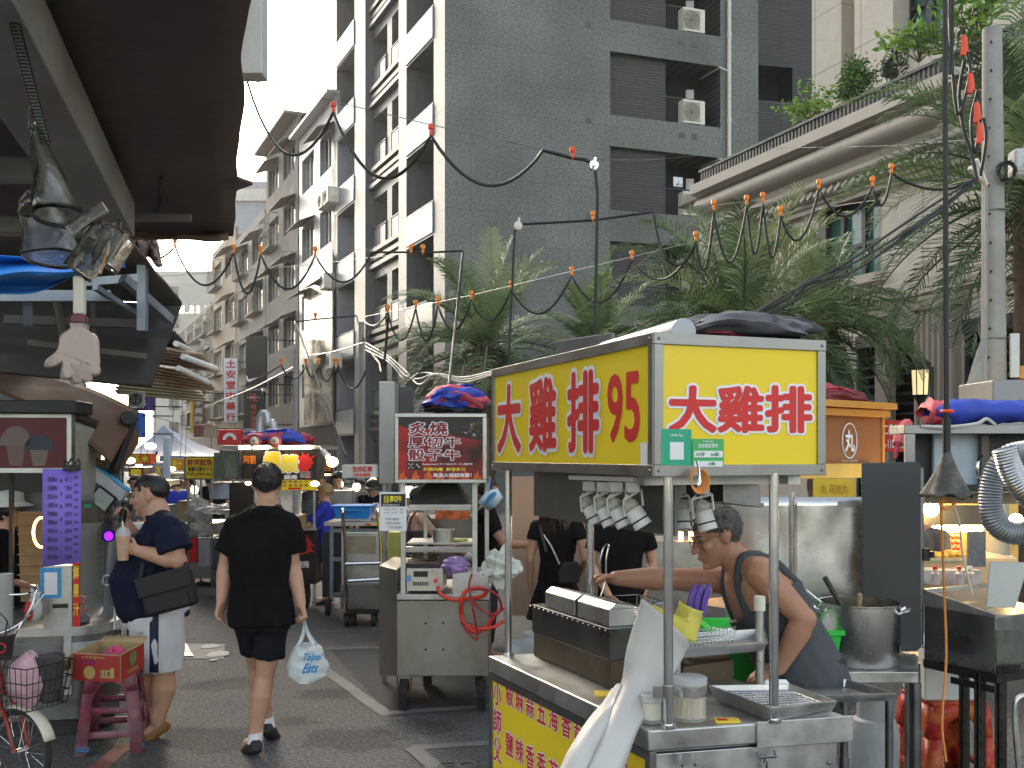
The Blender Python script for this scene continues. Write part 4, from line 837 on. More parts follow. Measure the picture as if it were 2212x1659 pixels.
tr=thing('lamp_track','white lamp track bar fixed under the long side of the chicken sign','track',P(1315,1031,3.65));q=MB();t0,t1=P(1243,1031,4.02),P(1384,1035,3.42);q.bar(t0,t1,.06,.018);q.build('bar',WHITE,tr,bevel=.003)
SPL=['leftmost of four white spot lamps under the chicken sign','second from the left of four white spot lamps under the sign','third from the left of four white spot lamps under the sign','rightmost of the row of four white spot lamps under the sign','white spot lamp half hidden behind the front steel post','white spot lamp hanging alone above the vendor in the tank top']
for i,(x,y,Y,tx)in enumerate(((1272,1040,3.86,.5),(1303,1041,3.72,.42),(1331,1041,3.6,.5),(1366,1041,3.5,.62),(1466,1045,3.62,.05),(1516,1045,3.5,.25))):
 o=P(x,y,Y);t=thing('spot_lamp',SPL[i],'spot lamp',o-UP*.14,'white spot lamps under the sign')
 q=MB();q.bx(o.x-.022,o.y-.03,o.z-.035,o.x+.022,o.y+.03,o.z);q.build('driver_box',WHITE,t,bevel=.003)
 ax=V((tx,-.18,-1)).normalized();sx=V((1,0,0));sx=(V((ax.z*-1,0,ax.x))).normalized();c=o+V((.006,-.0,-.10))
 q=MB();pv=c-ax*.0;sd=ax.cross(V((0,1,0))).normalized();sd=sd if sd.x>0 else-sd
 for s_ in(-1,1):q.tube([o-UP*.035+sd*s_*.02,o-UP*.045+sd*s_*.036,c+sd*s_*.036],.004,6)
 q.tube([o-UP*.045-sd*.036,o-UP*.045+sd*.036],.0045,6);q.build('bracket',WHITE,t)
 M_=ax.to_track_quat('Z','Y').to_matrix();q=MB();q.lathe(c-ax*.006,[(r_*.86,z_*.86)for r_,z_ in((.034,0),(.036,.004),(.037,.05),(.035,.05),(.035,.053),(.0375,.053),(.0385,.078),(.034,.078),(.03,.02),(.0,.02))],24,M_);q.build('lamp_can',WHITE,t);q=MB();q.lathe(c+ax*.034,[(.032,0),(.0336,.001),(.0336,.005),(.032,.006)],24,M_);q.build('can_band',BLACK,t)
 q=MB();q.ell(c-ax*.02,(.0275,.0275,.0275),16,10);q.build('bulb_back',mat('bulb_back',(.48,.45,.38),.75,var=.45,sc=70),t)
 q=MB();q.tube(crom([c-ax*.035,c-ax*.05+V((.01,.02,.02)),o-UP*.04],5),.003,5);q.build('wire',CREAM,t)
co=thing('cable_coil','orange cable coil with a steel hook hanging under the green posters','cable',P(1506,1034,3.17)-UP*.04)
q=MB();c=P(1506,1034,3.16)
for k in range(5):q.tube([c+V(((.02+.002*k)*cos(a)+.002*k,-.004*k+.008,(.031+.0015*k)*sin(a)-.002*k))for a in[2*pi*j/20 for j in range(20)]],.0026,6,True)
q.build('coil',mat('orange_cord',(.75,.28,.07),.45,var=.1),co);q=MB();q.tube(crom([c+V((0,0,.055)),c+V((.004,-.01,.02)),c+V((0,-.015,-.02)),c+V((.008,-.012,-.012)),c+V((.006,-.01,.01))],6),.004,6);q.build('hook',STEELB,co)
t=thing('rolled_sheet','white vinyl sheet with yellow lining rolled and draped over the cart corner','vinyl sheet',P(1350,1540,3.3)-UP*.1)
def sheet(secs,m_,nm,wob=.012,slant=0):
 mb_=MB();pts=[P(*z3(x,y),Y)for x,y,w_,d_,Y in secs];n_=len(secs)
 cp=crom(pts,6);W=[secs[min(i//6,n_-1)][2]*(1-(i%6)/6)+secs[min(i//6+1,n_-1)][2]*((i%6)/6)for i in range(len(cp))];Dp=[secs[min(i//6,n_-1)][3]*(1-(i%6)/6)+secs[min(i//6+1,n_-1)][3]*((i%6)/6)for i in range(len(cp))]
 def fn(i,j):
  k=min(int(round(j*(len(cp)-1))),len(cp)-1);p=cp[k];d=(cp[min(k+1,len(cp)-1)]-cp[max(k-1,0)]).normalized();s_=d.cross(V((0,1,0))).normalized();dd=s_.cross(d).normalized()
  a=2*pi*i;ww=W[k]*.3854*p.y/K;return p+s_*ww*cos(a)+dd*Dp[k]*sin(a)*(1+.12*sin(3*a+k*.12))+s_*wob*noise.noise(V((cos(a)*1.5,sin(a)*1.5,k*.12)))+d*slant*max(0,1-j*4)*(.5+.5*cos(a))*(1 if sin(a)>-.2 or 1 else 0)
 mb_.grid(fn,36,len(cp)-1,cu=True);return mb_.build(nm,m_,t,solid=.003,ang=70)
VIN=mat('white_vinyl',(.53,.515,.50),.5,var=.08,sc=5,dirt=.12,dcol=(.4,.37,.32),bump=.12,bsc=9)
VIY=mat('yellow_vinyl',(.70,.60,.12),.5,var=.1)
sheet([(1068,775,178,.085,3.47),(1020,900,166,.08,3.46),(965,1050,150,.07,3.44),(905,1200,116,.06,3.41),(835,1340,96,.05,3.33),(765,1500,88,.045,3.2),(690,1670,84,.045,3.1),(640,1800,80,.045,3.05)],VIN,'white_sheet',slant=.085)
sheet([(770,1210,20,.03,3.42),(712,1340,48,.04,3.33),(630,1480,60,.045,3.2),(545,1620,66,.045,3.1),(470,1760,66,.045,3.05)],VIN,'white_sheet')
sheet([(1190,745,76,.05,3.47),(1170,820,76,.05,3.47),(1140,940,66,.045,3.46)],VIY,'yellow_lining',slant=.01);sheet([(1072,772,170,.07,3.475),(1055,830,164,.07,3.47),(1020,920,150,.06,3.46)],VIY,'yellow_lining',slant=.03)
u=thing('umbrella','folded umbrella with purple and grey curved handle stuck in the white roll','umbrella',P(1505,1310,3.5))
q=MB();q.tube(crom([P(*z3(1225,830),3.5),P(*z3(1240,740),3.5),P(*z3(1265,690),3.5),P(*z3(1280,660),3.5),P(*z3(1250,650),3.5),P(*z3(1240,690),3.5)],5),.0135,10);q.build('handle',mat('grey_plastic',(.22,.22,.25),.4,var=.1),u)
for x in(1190,1225,1268):
 q=MB();q.tube(crom([P(*z3(x-20,800),3.48),P(*z3(x-8,720),3.48),P(*z3(x+10,660),3.48),P(*z3(x+22,628),3.48)],4),[.012]*9+[.008]*3+[.006],8);q.build('strap',mat('purple_plastic',(.13,.07,.35),.4,var=.2),u)
q=MB();cpost=V((pf1.x,pf1.y,0));zz=P(0,1494,3.25).z;q.lathe(cpost+UP*(zz-.022),[(.017,0),(.019,0),(.019,.044),(.017,.044)],20);q.bx(cpost.x-.05,cpost.y-.006,zz-.02,cpost.x-.015,cpost.y+.0,zz+.02);q.build('post_clamp',STEELB,cart,bevel=.001)
def jar(name,label,c,r,h,body,lid=None,fill=None,band=None):
 t=thing(name,label,'jar',c);q=MB();q.lathe(c,[(0,.002),(r*.93,.002),(r,.01),(r,h),(r*.95,h),(r*.95,.014),(0,.012)],28);q.build('cup',body,t,ang=50)
 if fill:q=MB();q.lathe(c,[(0,.015),(r*.92,.015),(r*.92,h*.8),(0,h*.82)],24);q.build('contents',fill,t)
 if band:q=MB();q.lathe(c,[(r*1.02,h*.62),(r*1.03,h*.62),(r*1.03,h*.86),(r*1.02,h*.86)],28);q.build('band',band,t)
 if lid:q=MB();q.lathe(c,[(r*1.06,h-.014),(r*1.06,h+.006),(r*.9,h+.01),(0,h+.008)],28);q.build('lid',lid,t,ang=50)
 return t
j=jar('skewer_jar','clear jar full of bamboo skewers beside the steel post',V((.583,3.345,zc)),.0535,.135,mat('clear_jar',(.9,.88,.82),.08,alpha=.2,var=0),mat('lid_clear',(.55,.57,.58),.2,alpha=.7,var=0),None,STEELB)
q=MB()
for k in range(60):a=RND.uniform(0,6.28);r_=.046*sqrt(RND.random());q.tube([V((.583+r_*cos(a),3.345+r_*sin(a),zc+.014)),V((.583+r_*cos(a+.25),3.345+r_*sin(a+.25),zc+.11))],.0022,5)
q.build('bamboo_skewers',mat('bamboo',(.62,.44,.24),.6,var=.2),j)
jar('glass_jar','small glass jar with pale sauce left of the steel post',V((.452,3.31,zc)),.033,.085,mat('clear_jar',(.9,.88,.82),.08),mat('lid_grey',(.45,.45,.42),.3,var=.1),mat('sauce',(.55,.5,.38),.5,var=.2))
q=MB();q.bx(.66,3.3,zc+.001,.74,3.345,zc+.008);q.k=1;q.bx(.668,3.306,zc+.0085,.7,3.33,zc+.0095);T(q.build('card_stack',[mat('card_yellow',(.75,.55,.05),.6,var=.1),REDL]),'small yellow and red card lying beside the skewer jar','card')
q=MB();a=P(1300,1512,3.6);q.bx(.30,3.66,zc+.001,.40,3.74,zc+.006);T(q.build('card',mat('card_yellow',(.75,.55,.05),.6)),'yellow paper card on the counter edge under the white roll','card')
def tray(name,label,cs,z,rim,m_,lip=.012,floor_m=None,grp=None):
 cs=[V((c.x,c.y,z))for c in cs];ce=sum(cs,V())/4;inn=[c+(ce-c)*.07 for c in cs];t=thing(name,label,'tray',ce,grp);q=MB();n_=len(q.v)
 out=[c+(c-ce).normalized()*lip+UP*rim for c in cs];top=[c+UP*rim for c in cs]
 q.add(inn+top+out+[o-UP*.006 for o in out]+[i-UP*.002 for i in inn],[(0,1,2,3)]+[(i,(i+1)%4,4+(i+1)%4,4+i)for i in range(4)]+[(4+i,4+(i+1)%4,8+(i+1)%4,8+i)for i in range(4)]+[(8+i,8+(i+1)%4,12+(i+1)%4,12+i)for i in range(4)]+[(12+i,12+(i+1)%4,16+(i+1)%4,16+i)for i in range(4)]+[(19,18,17,16)])
 q.build('pan',m_,t,ang=30);return t,inn
cs=[P(1665,1530,3.30),P(1800,1515,3.39),P(1704,1480,3.63),P(1538,1482,3.61)]
t,inn=tray('sheet_tray','stainless baking tray with a wire rack on the cart counter',cs,zc+.003,.05,STEEL);q=MB()
for k in range(22):q.tube([inn[0].lerp(inn[1],k/21)+UP*.03,inn[3].lerp(inn[2],k/21)+UP*.03],.0016,4)
for k in range(10):q.tube([inn[0].lerp(inn[3],k/9)+UP*.032,inn[1].lerp(inn[2],k/9)+UP*.032],.0016,4)
q.build('wire_rack',STEELB,t)
cs=[P(1455,1410,3.75),P(1652,1400,3.9),P(1652,1386,4.2),P(1470,1390,4.05)];zt_=1.0
t,inn=tray('draining_tray','steel draining tray on a pipe stand in front of the vendor',cs,zt_,.035,STEEL);q=MB()
for k in range(12):a,b=inn[0].lerp(inn[1],.1+k*.05),inn[3].lerp(inn[2],.1+k*.05);q.tube([a+UP*.055,a+UP*.03,b+UP*.03,b+UP*.055],.002,4)
for k in range(5):q.tube([inn[0].lerp(inn[3],k/4).lerp(inn[1].lerp(inn[2],k/4),.1)+UP*.05,inn[0].lerp(inn[3],k/4).lerp(inn[1].lerp(inn[2],k/4),.65)+UP*.05],.002,4)
q.build('wire_basket',STEELB,t)
st=P(1641,1440,3.93);st.z=0;q=MB();q.cyl(st+UP*.1,st+UP*1.155,.016,n=16)
for k in range(5):q.ell(st+V((-.0,-.016,.78+k*.06)),.005,6,4)
q.build('pipe_leg',STEEL,t);q=MB();q.lathe(st+UP*1.15,[(.0,.055),(.021,.055),(.022,.045),(.022,0),(.016,-.004)],16);q.build('pipe_cap',CREAM,t)
for p in(inn[0],inn[3],inn[2]):
 q=MB();q.cyl(pz(p,.1),pz(p,zt_),.014,n=12);q.build('pipe_leg',STEEL,t)
q=MB();a,b=P(1475,1440,3.85),P(1585,1440,3.98);q.hexa([pz(p,.62)for p in(a,b,b+V((0,.26,0)),a+V((0,.26,0)))],[pz(p,.95)for p in(a,b,b+V((0,.26,0)),a+V((0,.26,0)))])
T(q.build('burner_box',mat('rust_steel',(.2,.15,.1),.6,.6),bevel=.004),'rust-stained steel burner box under the draining tray','burner')
TUBG=mat('tub_green',(.03,.55,.06),.4,var=.08)
o=P(1668,1420,4.78);t=thing('plastic_tub','bright green plastic tub with white flour behind the vendor','tub',V((o.x,o.y,.72)))
q=MB();hw,hd=.31,.17;zz0,zz1=.72,.955;r4=lambda s,z:[V((o.x+s*hw*a,o.y+s*hd*b,z))for a,b in((-1,-1),(1,-1),(1,1),(-1,1))]
B0,T0,T1,B1=r4(.82,zz0),r4(1,zz1),r4(1.07,zz1),r4(.98,zz1-.03)
q.add(r4(.8,zz0+.01)+r4(.97,zz1)+T1+[p-UP*.02 for p in T1]+r4(1.0,zz1-.025)+r4(.83,zz0),[(0,1,2,3)]+[(4*k+i,4*k+(i+1)%4,4*k+4+(i+1)%4,4*k+4+i)for k in range(5)for i in range(4)]+[(23,22,21,20)]);q.build('basin',TUBG,t,ang=30,solid=.003)
q=MB();q.grid(lambda a,b:V((o.x+.9*hw*(2*a-1),o.y+.9*hd*(2*b-1),zz1-.02+.05*noise.noise(V((a*5,b*5,1)))-.03*((2*a-1)**2+(2*b-1)**2)*.5)),16,12);q.build('flour',mat('flour',(.8,.79,.76),.9,var=.03),t)
q=MB();q.bx(o.x-.3,o.y-.15,.66,o.x+.25,o.y+.16,.718);[q.bx(o.x+a-.015,o.y+b-.015,0,o.x+a+.015,o.y+b+.015,.66)for a in(-.27,.22)for b in(-.12,.13)];T(q.build('stool_stand',STEELD),'low steel stand carrying the green tub','stand')
t=thing('steel_table','stainless table with pipe legs carrying the big stock pot','table',(1.5,4.45,0));zt_=.785
q=MB();a,b,c,d=P(1772,1480,4.53),P(1984,1465,4.53),P(1984,1440,5.0),P(1772,1440,5.0)
q.hexa([pz(p,zt_-.05)for p in(a,b,c,d)],[pz(p,zt_)for p in(a,b,c,d)]);q.build('table_top',STEEL,t,bevel=.004)
for p in(a.lerp(c,.04),b.lerp(d,.03),c.lerp(a,.04),d.lerp(b,.04)):q=MB();q.cyl(pz(p,0),pz(p,zt_-.05),.026,n=14);q.build('leg',STEELD,t)
cs=[P(1690,1518,3.93),P(1934,1505,3.98),P(1828,1452,4.22),P(1640,1456,4.22)];z_=.79
t,inn=tray('side_shelf','empty stainless side shelf with raised edge on pipe legs',cs,z_,.03,STEEL,.006)
for p,zz in((cs[0],0),(cs[1],0),(cs[2],0)):
 p=pz(p,0).lerp(pz(sum(cs,V())/4,0),.08);q=MB();q.cyl(p,pz(p,z_),.016,n=12);q.cyl(pz(p,.45),pz(p,.5),.02,n=12);q.build('leg',STEELD,t)
q=MB();q.bar(pz(inn[1],.35),pz(inn[0],.42),.02);q.build('brace',STEELD,t)
o=P(1856,1445,4.74);o.z=zt_;r_,h_=.181,.278
t=thing('stock_pot','large scratched steel stock pot with ladles in it','pot',o);q=MB();q.lathe(o,[(0,.002),(r_*.96,.002),(r_,.012),(r_,h_-.004),(r_*1.03,h_),(r_*1.03,h_+.006),(r_*.98,h_+.004),(r_*.97,.02),(0,.015)],48);q.build('pot_body',mat('pot_steel',(.55,.54,.52),.26,1,var=.2,sc=3,dirt=.3,dcol=(.3,.22,.1),stretch=(1,1,.3)),t,ang=50)
q=MB();q.lathe(o,[(0,h_*.72),(r_*.96,h_*.72)],32);q.build('broth',mat('broth',(.12,.07,.03),.2,var=.2),t)
for s_ in(-1,1):q=MB();a0=-.35 if s_>0 else pi-.1;q.tube(crom([o+V((r_*cos(a0-.3),r_*sin(a0-.3),h_*.86)),o+V((r_*1.2*cos(a0-.25),r_*1.2*sin(a0-.25),h_*.92)),o+V((r_*1.2*cos(a0+.25),r_*1.2*sin(a0+.25),h_*.92)),o+V((r_*cos(a0+.3),r_*sin(a0+.3),h_*.86))],6),.009,8);q.build('handle',STEELB,t)
for nm,lb,p0,p1,rr,mm in(('ladle','black handled ladle leaning in the stock pot',(.0,-.05,.1),(-.15,.02,.385),.013,BLACK),('skimmer','wire skimmer leaning over the left rim of the pot',(.05,.0,.1),(-.235,.03,.33),.005,STEELB),('spoon','wooden knob spoon standing at the back of the stock pot',(.02,.08,.1),(.03,.08,.3),.012,mat('cork',(.35,.24,.14),.7,var=.2))):
 q=MB();q.tube([o+V(p0),o+V(p1)],[rr*.6,rr],10);q.ell(o+V(p0),(.035,.035,.02),12,8);q.ell(o+V(p1),rr*1.1,10,6);T(q.build(nm,mm),lb,nm)
q=MB();a,b=P(1862,1200,5.0),P(1990,1200,4.94);zt0,zt1=.79,P(0,1000,4.97).z;fr=F(pz(a,0),b-a,UP);w_=(b-a).length
pts=[(0,zt0),(w_-.02,zt0),(w_,zt0+.02),(w_,zt1-.02),(w_-.02,zt1),(0,zt1)];q.poly(fr,pts,-.03,0)
t=thing('dark_screen','tall dark grey metal screen standing behind the stock pot','screen',fr.pt(w_/2,zt0));q.build('sheet',mat('dark_sheet',(.055,.056,.06),.42,.3,var=.15,sc=3),t,bevel=.006)
q=MB();q.tube([fr.pt(w_,zt0+.03,-.015),fr.pt(w_,zt1-.03,-.015)],.014,10);q.build('edge_roll',STEELD,t);q=MB();q.box(fr.pt(w_+.02,zt0+.47,-.01),(.035,.04,.06));q.box(fr.pt(w_+.045,zt0+.47,-.01),(.02,.05,.03));q.build('latch',BLACK,t,bevel=.003)
def screen(label,x0,x1,yt,Y0,Y1,zb):
 a,b=P(x0,yt,Y0),P(x1,yt,Y1);zt=(a.z+b.z)/2;fr=F(pz(a,0),b-a,UP);w_=(b-a).length;t=thing('wind_screen',label,'screen',fr.pt(w_/2,zb),'steel wind screens')
 q=MB();q.grid(lambda u,v:fr.pt(u*w_,zb+(zt-zb)*v,.012*noise.noise(V((u*2.2,v*2.6,x0)))),20,20);q.build('sheet',mat('screen_steel',(.58,.58,.57),.24,.95,var=.2,sc=2.2,dirt=.35,dcol=(.3,.27,.22),bump=.12,bsc=3),t,solid=.006)
 q=MB();q.fbox(fr,w_*.62,zt-.05,w_*.9,zt-.02,.008,.014)if x0>1700 else q.fbox(fr,w_*.45,zt-.05,w_*.6,zt-.03,.008,.014);q.build('hinge',STEELD,t);return t
screen('stained steel wind screen just behind the vendor\'s shoulder',1566,1706,1074,5.2,5.16,.62);screen('bright steel wind screen between vendor and dark screen',1716,1868,1074,5.16,5.12,.62)
t=thing('screen_post','slim steel pipe post between the two wind screens','post',P(1711,1400,5.19)-UP*.7);q=MB();p=P(1711,1300,5.19);q.cyl(pz(p,0),pz(p,1.56),.016,n=12);q.cyl(pz(P(1700,0,5.19),0),pz(P(1700,0,5.19),1.54),.01,n=8);q.build('pipe',STEEL,t);q=MB();q.bar(pz(P(1600,0,5.15),.6),pz(P(1866,0,5.08),.6),.03);q.build('crossbar',STEELD,t)
def gas(label,x,yb,Y,r=.15,h=.5,m_=None):
 o=P(x,0,Y);o.z=0;m_=m_ or mat('gas_grey',(.42,.44,.46),.5,var=.12,sc=5,dirt=.5);t=thing('gas_cylinder',label,'gas cylinder',o,'gas cylinders')
 q=MB();q.lathe(o,[(r*.75,0),(r*.75,.03),(r*.9,.05),(r,.12),(r,h-.1),(r*.85,h-.03),(r*.4,h),(0,h)],28);q.build('tank',m_,t)
 q=MB();q.lathe(o+UP*(h-.03),[(r*.66,0),(r*.68,0),(r*.68,.13),(r*.66,.13)],24,None,.5,5.8);q.build('collar',m_,t);q=MB();q.cyl(o+UP*h,o+UP*(h+.07),.022,n=10);q.cyl(o+UP*(h+.05)-V((.05,0,0)),o+UP*(h+.05)+V((.05,0,0)),.014,n=8);q.build('valve',mat('brass',(.5,.36,.12),.35,.9),t);return t
g1=gas('tall grey gas cylinder with a red stencil behind the left steel post',1136,0,5.6,.17,.62)
fr=F(g1.location+V((-.06,-.172,.3)),(1,0,0),UP);txt(g1,fr,'50公斤',0,.18,.14,.25,REDL,.02)
gas('dusty grey gas cylinder standing under the side shelf',1888,0,5.25,.125,.42);gas('grey gas cylinder behind the red hose of the beef cart',1165,0,6.6,.15,.5)
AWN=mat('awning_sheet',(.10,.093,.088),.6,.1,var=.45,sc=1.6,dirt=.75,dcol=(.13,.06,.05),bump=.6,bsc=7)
BEAMM=mat('awning_beam',(.27,.255,.235),.65,var=.25,sc=4,dirt=.5,dcol=(.16,.07,.06))
BRN=mat('brown_board',(.24,.16,.11),.75,var=.3,sc=3,dirt=.4)
DKI=mat('dark_metal',(.045,.043,.042),.6,.4,var=.3,dirt=.3)
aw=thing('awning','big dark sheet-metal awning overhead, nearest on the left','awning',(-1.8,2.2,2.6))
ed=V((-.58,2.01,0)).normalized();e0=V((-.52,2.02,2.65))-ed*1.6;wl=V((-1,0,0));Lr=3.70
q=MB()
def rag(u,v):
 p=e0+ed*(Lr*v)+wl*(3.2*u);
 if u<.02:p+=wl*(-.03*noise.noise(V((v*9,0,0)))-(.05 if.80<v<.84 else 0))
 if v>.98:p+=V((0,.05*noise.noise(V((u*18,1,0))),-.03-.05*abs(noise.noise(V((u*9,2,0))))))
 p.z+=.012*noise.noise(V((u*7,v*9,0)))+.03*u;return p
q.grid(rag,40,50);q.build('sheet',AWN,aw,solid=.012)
q=MB();q.grid(lambda u,v:e0+ed*(Lr-.02)+wl*(.02+1.05*u)+V((0,.03*noise.noise(V((u*6,v*3,4))),-.01-.045*v*(1+.45*noise.noise(V((u*8,0,3)))))),24,6);q.build('torn_flap',BRN,aw,solid=.006)
for a,b,w_,h_ in(((-.80,1.3,2.55),(-1.36,3.45,2.55),.16,.12),((-1.4,1.2,2.56),(-2.0,3.7,2.56),.1,.1),((-2.6,3.4,2.56),(-1.15,3.66,2.6),.028,.028),((-3,2.55,2.5),(-1.2,2.7,2.5),.06,.06),((-3,3.0,2.45),(-1.3,3.15,2.45),.08,.05)):
 q=MB();q.bar(a,b,w_,h_);q.build('beam',BEAMM,aw,bevel=.006)
q=MB();q.tube(crom([P(338,460,3.9),P(300,468,3.85),P(276,470,3.8),P(250,466,3.8)],5),.008,6);q.tube(crom([P(347,385,3.3),P(346,440,3.6),P(330,462,3.8),P(300,470,3.8)],5),.005,6);q.build('loose_wire',CABLE,aw)
q=MB();q.ell(P(470,462,4.02),(.035,.02,.045),12,8);q.build('paint_splash',mat('pale_splash',(.45,.43,.42),.7,var=.2),aw)
st=thing('cable_tie_strap','black ridged plastic strap hanging from the awning above the clappers','strap',P(60,200,1.75));q=MB();a,b=P(8,-40,1.72),P(100,310,1.86)
q.bar(a,b,.018,.006,V((0,1,0)));q.build('strap',BLACK,st);q=MB()
for k in range(46):p=a.lerp(b,k/45);q.box(p+V((.001,-.006,0)),(.013,.006,.004))
q.build('ridge',mat('grey_ridge',(.10,.11,.11),.4,var=0),st)
def hand_outline():
 base=[(-.3,0),(-.42,.25),(-.46,.5)];f_=[]
 out=[(-.16,0),(-.16,.12),(-.40,.30),(-.46,.55)]
 out+=[(-.56,.72),(-.74,.86),(-.80,.98),(-.70,1.06),(-.54,1.0),(-.42,.93)]
 for x,t in((-.30,1.34),(-.08,1.44),(.14,1.40),(.34,1.24)):
  out+=[(x-.10,1.0),(x-.115,t-.1),(x-.06,t),(x+.06,t),(x+.115,t-.1),(x+.10,1.0)]
 out+=[(.46,.9),(.44,.5),(.38,.28),(.16,.12),(.16,0)];return out
def clapper(label,o,up_,right,s,m_,handle=True,hm=None,layers=3):
 fr=F(o,right,up_);t=thing('hand_clapper',label,'toy',o,'plastic hand clappers');ol=[(a*s,-b*s)for a,b in hand_outline()]
 cp=crom([V((a,b,0))for a,b in ol],3);ol=[(p.x,p.y)for p in cp]
 for k in range(layers):
  q=MB();d=(k-(layers-1)/2)*.016;sh=(k-1)*.10*s;n_=len(ol);cx_,cy_=0,-.75*s
  rings=[]
  for g_,z_ in((.93,-.006),(1,-.002),(1,.002),(.93,.006)):rings.append([fr.pt(cx_+(a-cx_)*g_+sh*(b/(-1.4*s)),cy_+(b-cy_)*g_,d+z_)for a,b in ol])
  q.add(sum(rings,[]),[(r_*n_+i,r_*n_+(i+1)%n_,(r_+1)*n_+(i+1)%n_,(r_+1)*n_+i)for r_ in range(3)for i in range(n_)]+[tuple(range(n_))[::-1],tuple(3*n_+i for i in range(n_))]);q.build('palm_plate',m_,t,ang=50)
 if handle:
  q=MB();q.fbox(fr,-.15*s,.0,.15*s,.22*s,-.018,.018);q.build('grip',mat('maroon_plastic',(.16,.045,.07),.45,var=.15),t,bevel=.004);q=MB();q.fbox(fr,-.125*s,.22*s,.125*s,1.15*s,-.012,.012);q.build('handle',hm or m_,t,bevel=.004)
 return t
CLP=mat('clapper_plastic',(.56,.45,.40),.2,alpha=.62,var=.1,sc=20);CLC=mat('clear_plastic',(.86,.87,.84),.07,trans=1,var=0,ior=1.35,bump=.25,bsc=22)
fz=P(172,700,1.85);clapper('cream plastic hand clapper hanging upside down, complete and lowest',fz,UP,V((1,.15,0)),.075,CLP,True,mat('clapper_handle',(.62,.58,.48),.3,alpha=.95,var=.05))
def cup_shape(label,c,ax,r0,r1,L,seed):
 t=thing('plastic_clapper',label,'toy',c,'clear plastic clappers');M_=V(ax).normalized().to_track_quat('Z','Y').to_matrix();q=MB()
 q.grid(lambda u,v:V(c)+M_@V(((r0+(r1-r0)*v)*cos(2*pi*u)*(1+.3*noise.noise(V((cos(6.28*u),sin(6.28*u),v*2+seed)))),.5*(r0+(r1-r0)*v)*sin(2*pi*u),L*v*(1+.1*sin(4*pi*u)))),28,14,cu=True);q.build('shell',CLC,t,solid=.003)
 q=MB();q.tube([V(c)+M_@V((r1,0,L)),V(c)+M_@V((r1*.6,.01,L*1.25))],.006,6);q.build('stem',CLC,t)
cup_shape('large clear plastic clapper hanging from the black strap',P(130,470,1.85),(-.28,0,1),.075,.02,.16,1);cup_shape('clear plastic clapper tilted right above the cream one',P(165,590,1.86),(.55,.1,.75),.05,.055,.1,3);cup_shape('small round clear clapper at the right of the bundle',P(225,572,1.9),(.4,.1,.6),.05,.04,.06,5)
cup_shape('clear plastic clapper hanging behind the others',P(120,560,1.92),(-.3,.1,.9),.07,.05,.1,8)
q=MB()
for a,b in(((150,500),(228,445)),((205,590),(235,480)),((232,555),(262,500))):q.bar(P(*a,1.84),P(*b,1.84),.022,.012,V((0,1,0)))
T(q.build('clapper_stems',CLC,bevel=.003),'clear plastic stems sticking out of the clapper bundle','toy')
q=MB();q.grid(lambda u,v:P(-60+330*u,548+22*u+(108-105*u)*v+10*sin(u*9+v*4)*v,4.9+.3*u+.12*sin(v*9)),30,12);T(q.build('blue_tarpaulin',mat('tarp_blue',(.03,.21,.62),.45,var=.12,sc=3),solid=.004),'bright blue tarpaulin sagging under the left awning','tarpaulin')
def sheetq(root,nm,a,b,c,d,m_,th=.02,cor=0,n=30):
 a,b,c,d=[P(*p)for p in(a,b,c,d)];q=MB();nn=(b-a).cross(d-a).normalized()
 q.grid(lambda u,v:a.lerp(b,u).lerp(d.lerp(c,u),v)+nn*(cor*sin(u*n*2*pi/3)+.012*noise.noise(V((u*6,v*6,a.x)))),n*3 if cor else n,8);return q.build(nm,m_,root,solid=th)
a2=thing('awning','second dark awning with steel brackets beyond the blue tarpaulin','awning',P(200,700,6))
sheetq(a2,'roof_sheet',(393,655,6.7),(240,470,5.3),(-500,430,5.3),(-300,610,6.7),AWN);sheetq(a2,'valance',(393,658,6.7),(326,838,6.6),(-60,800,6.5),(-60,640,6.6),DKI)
q=MB()
for a,b,w_ in(((265,600,5.9),(368,692,6.3),.05),((180,610,5.8),(300,600,6),.045),((308,560,6),(308,715,6),.05),((205,620,5.6),(312,690,6.2),.03),((-40,640,5.6),(240,640,5.8),.06),((60,560,5.6),(60,700,5.8),.05)):q=MB();q.bar(P(*a),P(*b),w_);q.build('bracket',mat('galv',(.26,.29,.33),.45,.7,var=.2),a2)
q=MB();q.grid(lambda u,v:P(255+75*u+20*v,470+75*v+22*noise.noise(V((u*4,v*4,1)))+30*u*v,6.1+.2*noise.noise(V((u*5,v*5,7)))),14,14);q.build('torn_cladding',mat('torn_cladding',(.19,.13,.11),.7,var=.5,sc=7,dirt=.5),a2,solid=.01)
for k_,(a,b,w_)in enumerate((((10,690,6.1),(300,700,6.3),.05),((60,740,6.2),(318,770,6.4),.035),((120,640,6.1),(150,800,6.2),.03),((200,650,6.2),(210,790,6.3),.025))):q=MB();q.bar(P(*a),P(*b),w_);q.build('cross_bar',mat('bar_brown',(.10,.085,.075),.6,var=.3),a2)
a3=thing('awning','brown ragged corrugated awning sticking out with light strips, third on the left','awning',P(380,800,8.5))
for k,(x0,y0,x1,y1)in enumerate(((330,730,410,752),(335,775,470,800),(330,815,468,845),(322,850,450,868))):
 sheetq(a3,'corrugated_sheet',(x1,y1,8.6+k*.3),(x1-34,y1-36,8.3+k*.3),(x0-60,y0-40,7.6),(x0-70,y0,8),[DKI,BRN,mat('sheet_tan',(.30,.19,.11),.6,var=.3,sc=3),mat('sheet_cream',(.38,.34,.24),.6,var=.2)][k],.012,.025,16)
for x0,y0,x1,y1 in((380,742,413,757),(395,770,466,796),(385,795,450,826)):q=MB();q.cyl(P(x0,y0,8.2),P(x1,y1,8.7),.025,n=8);q.build('light_strip',WHITE,a3)
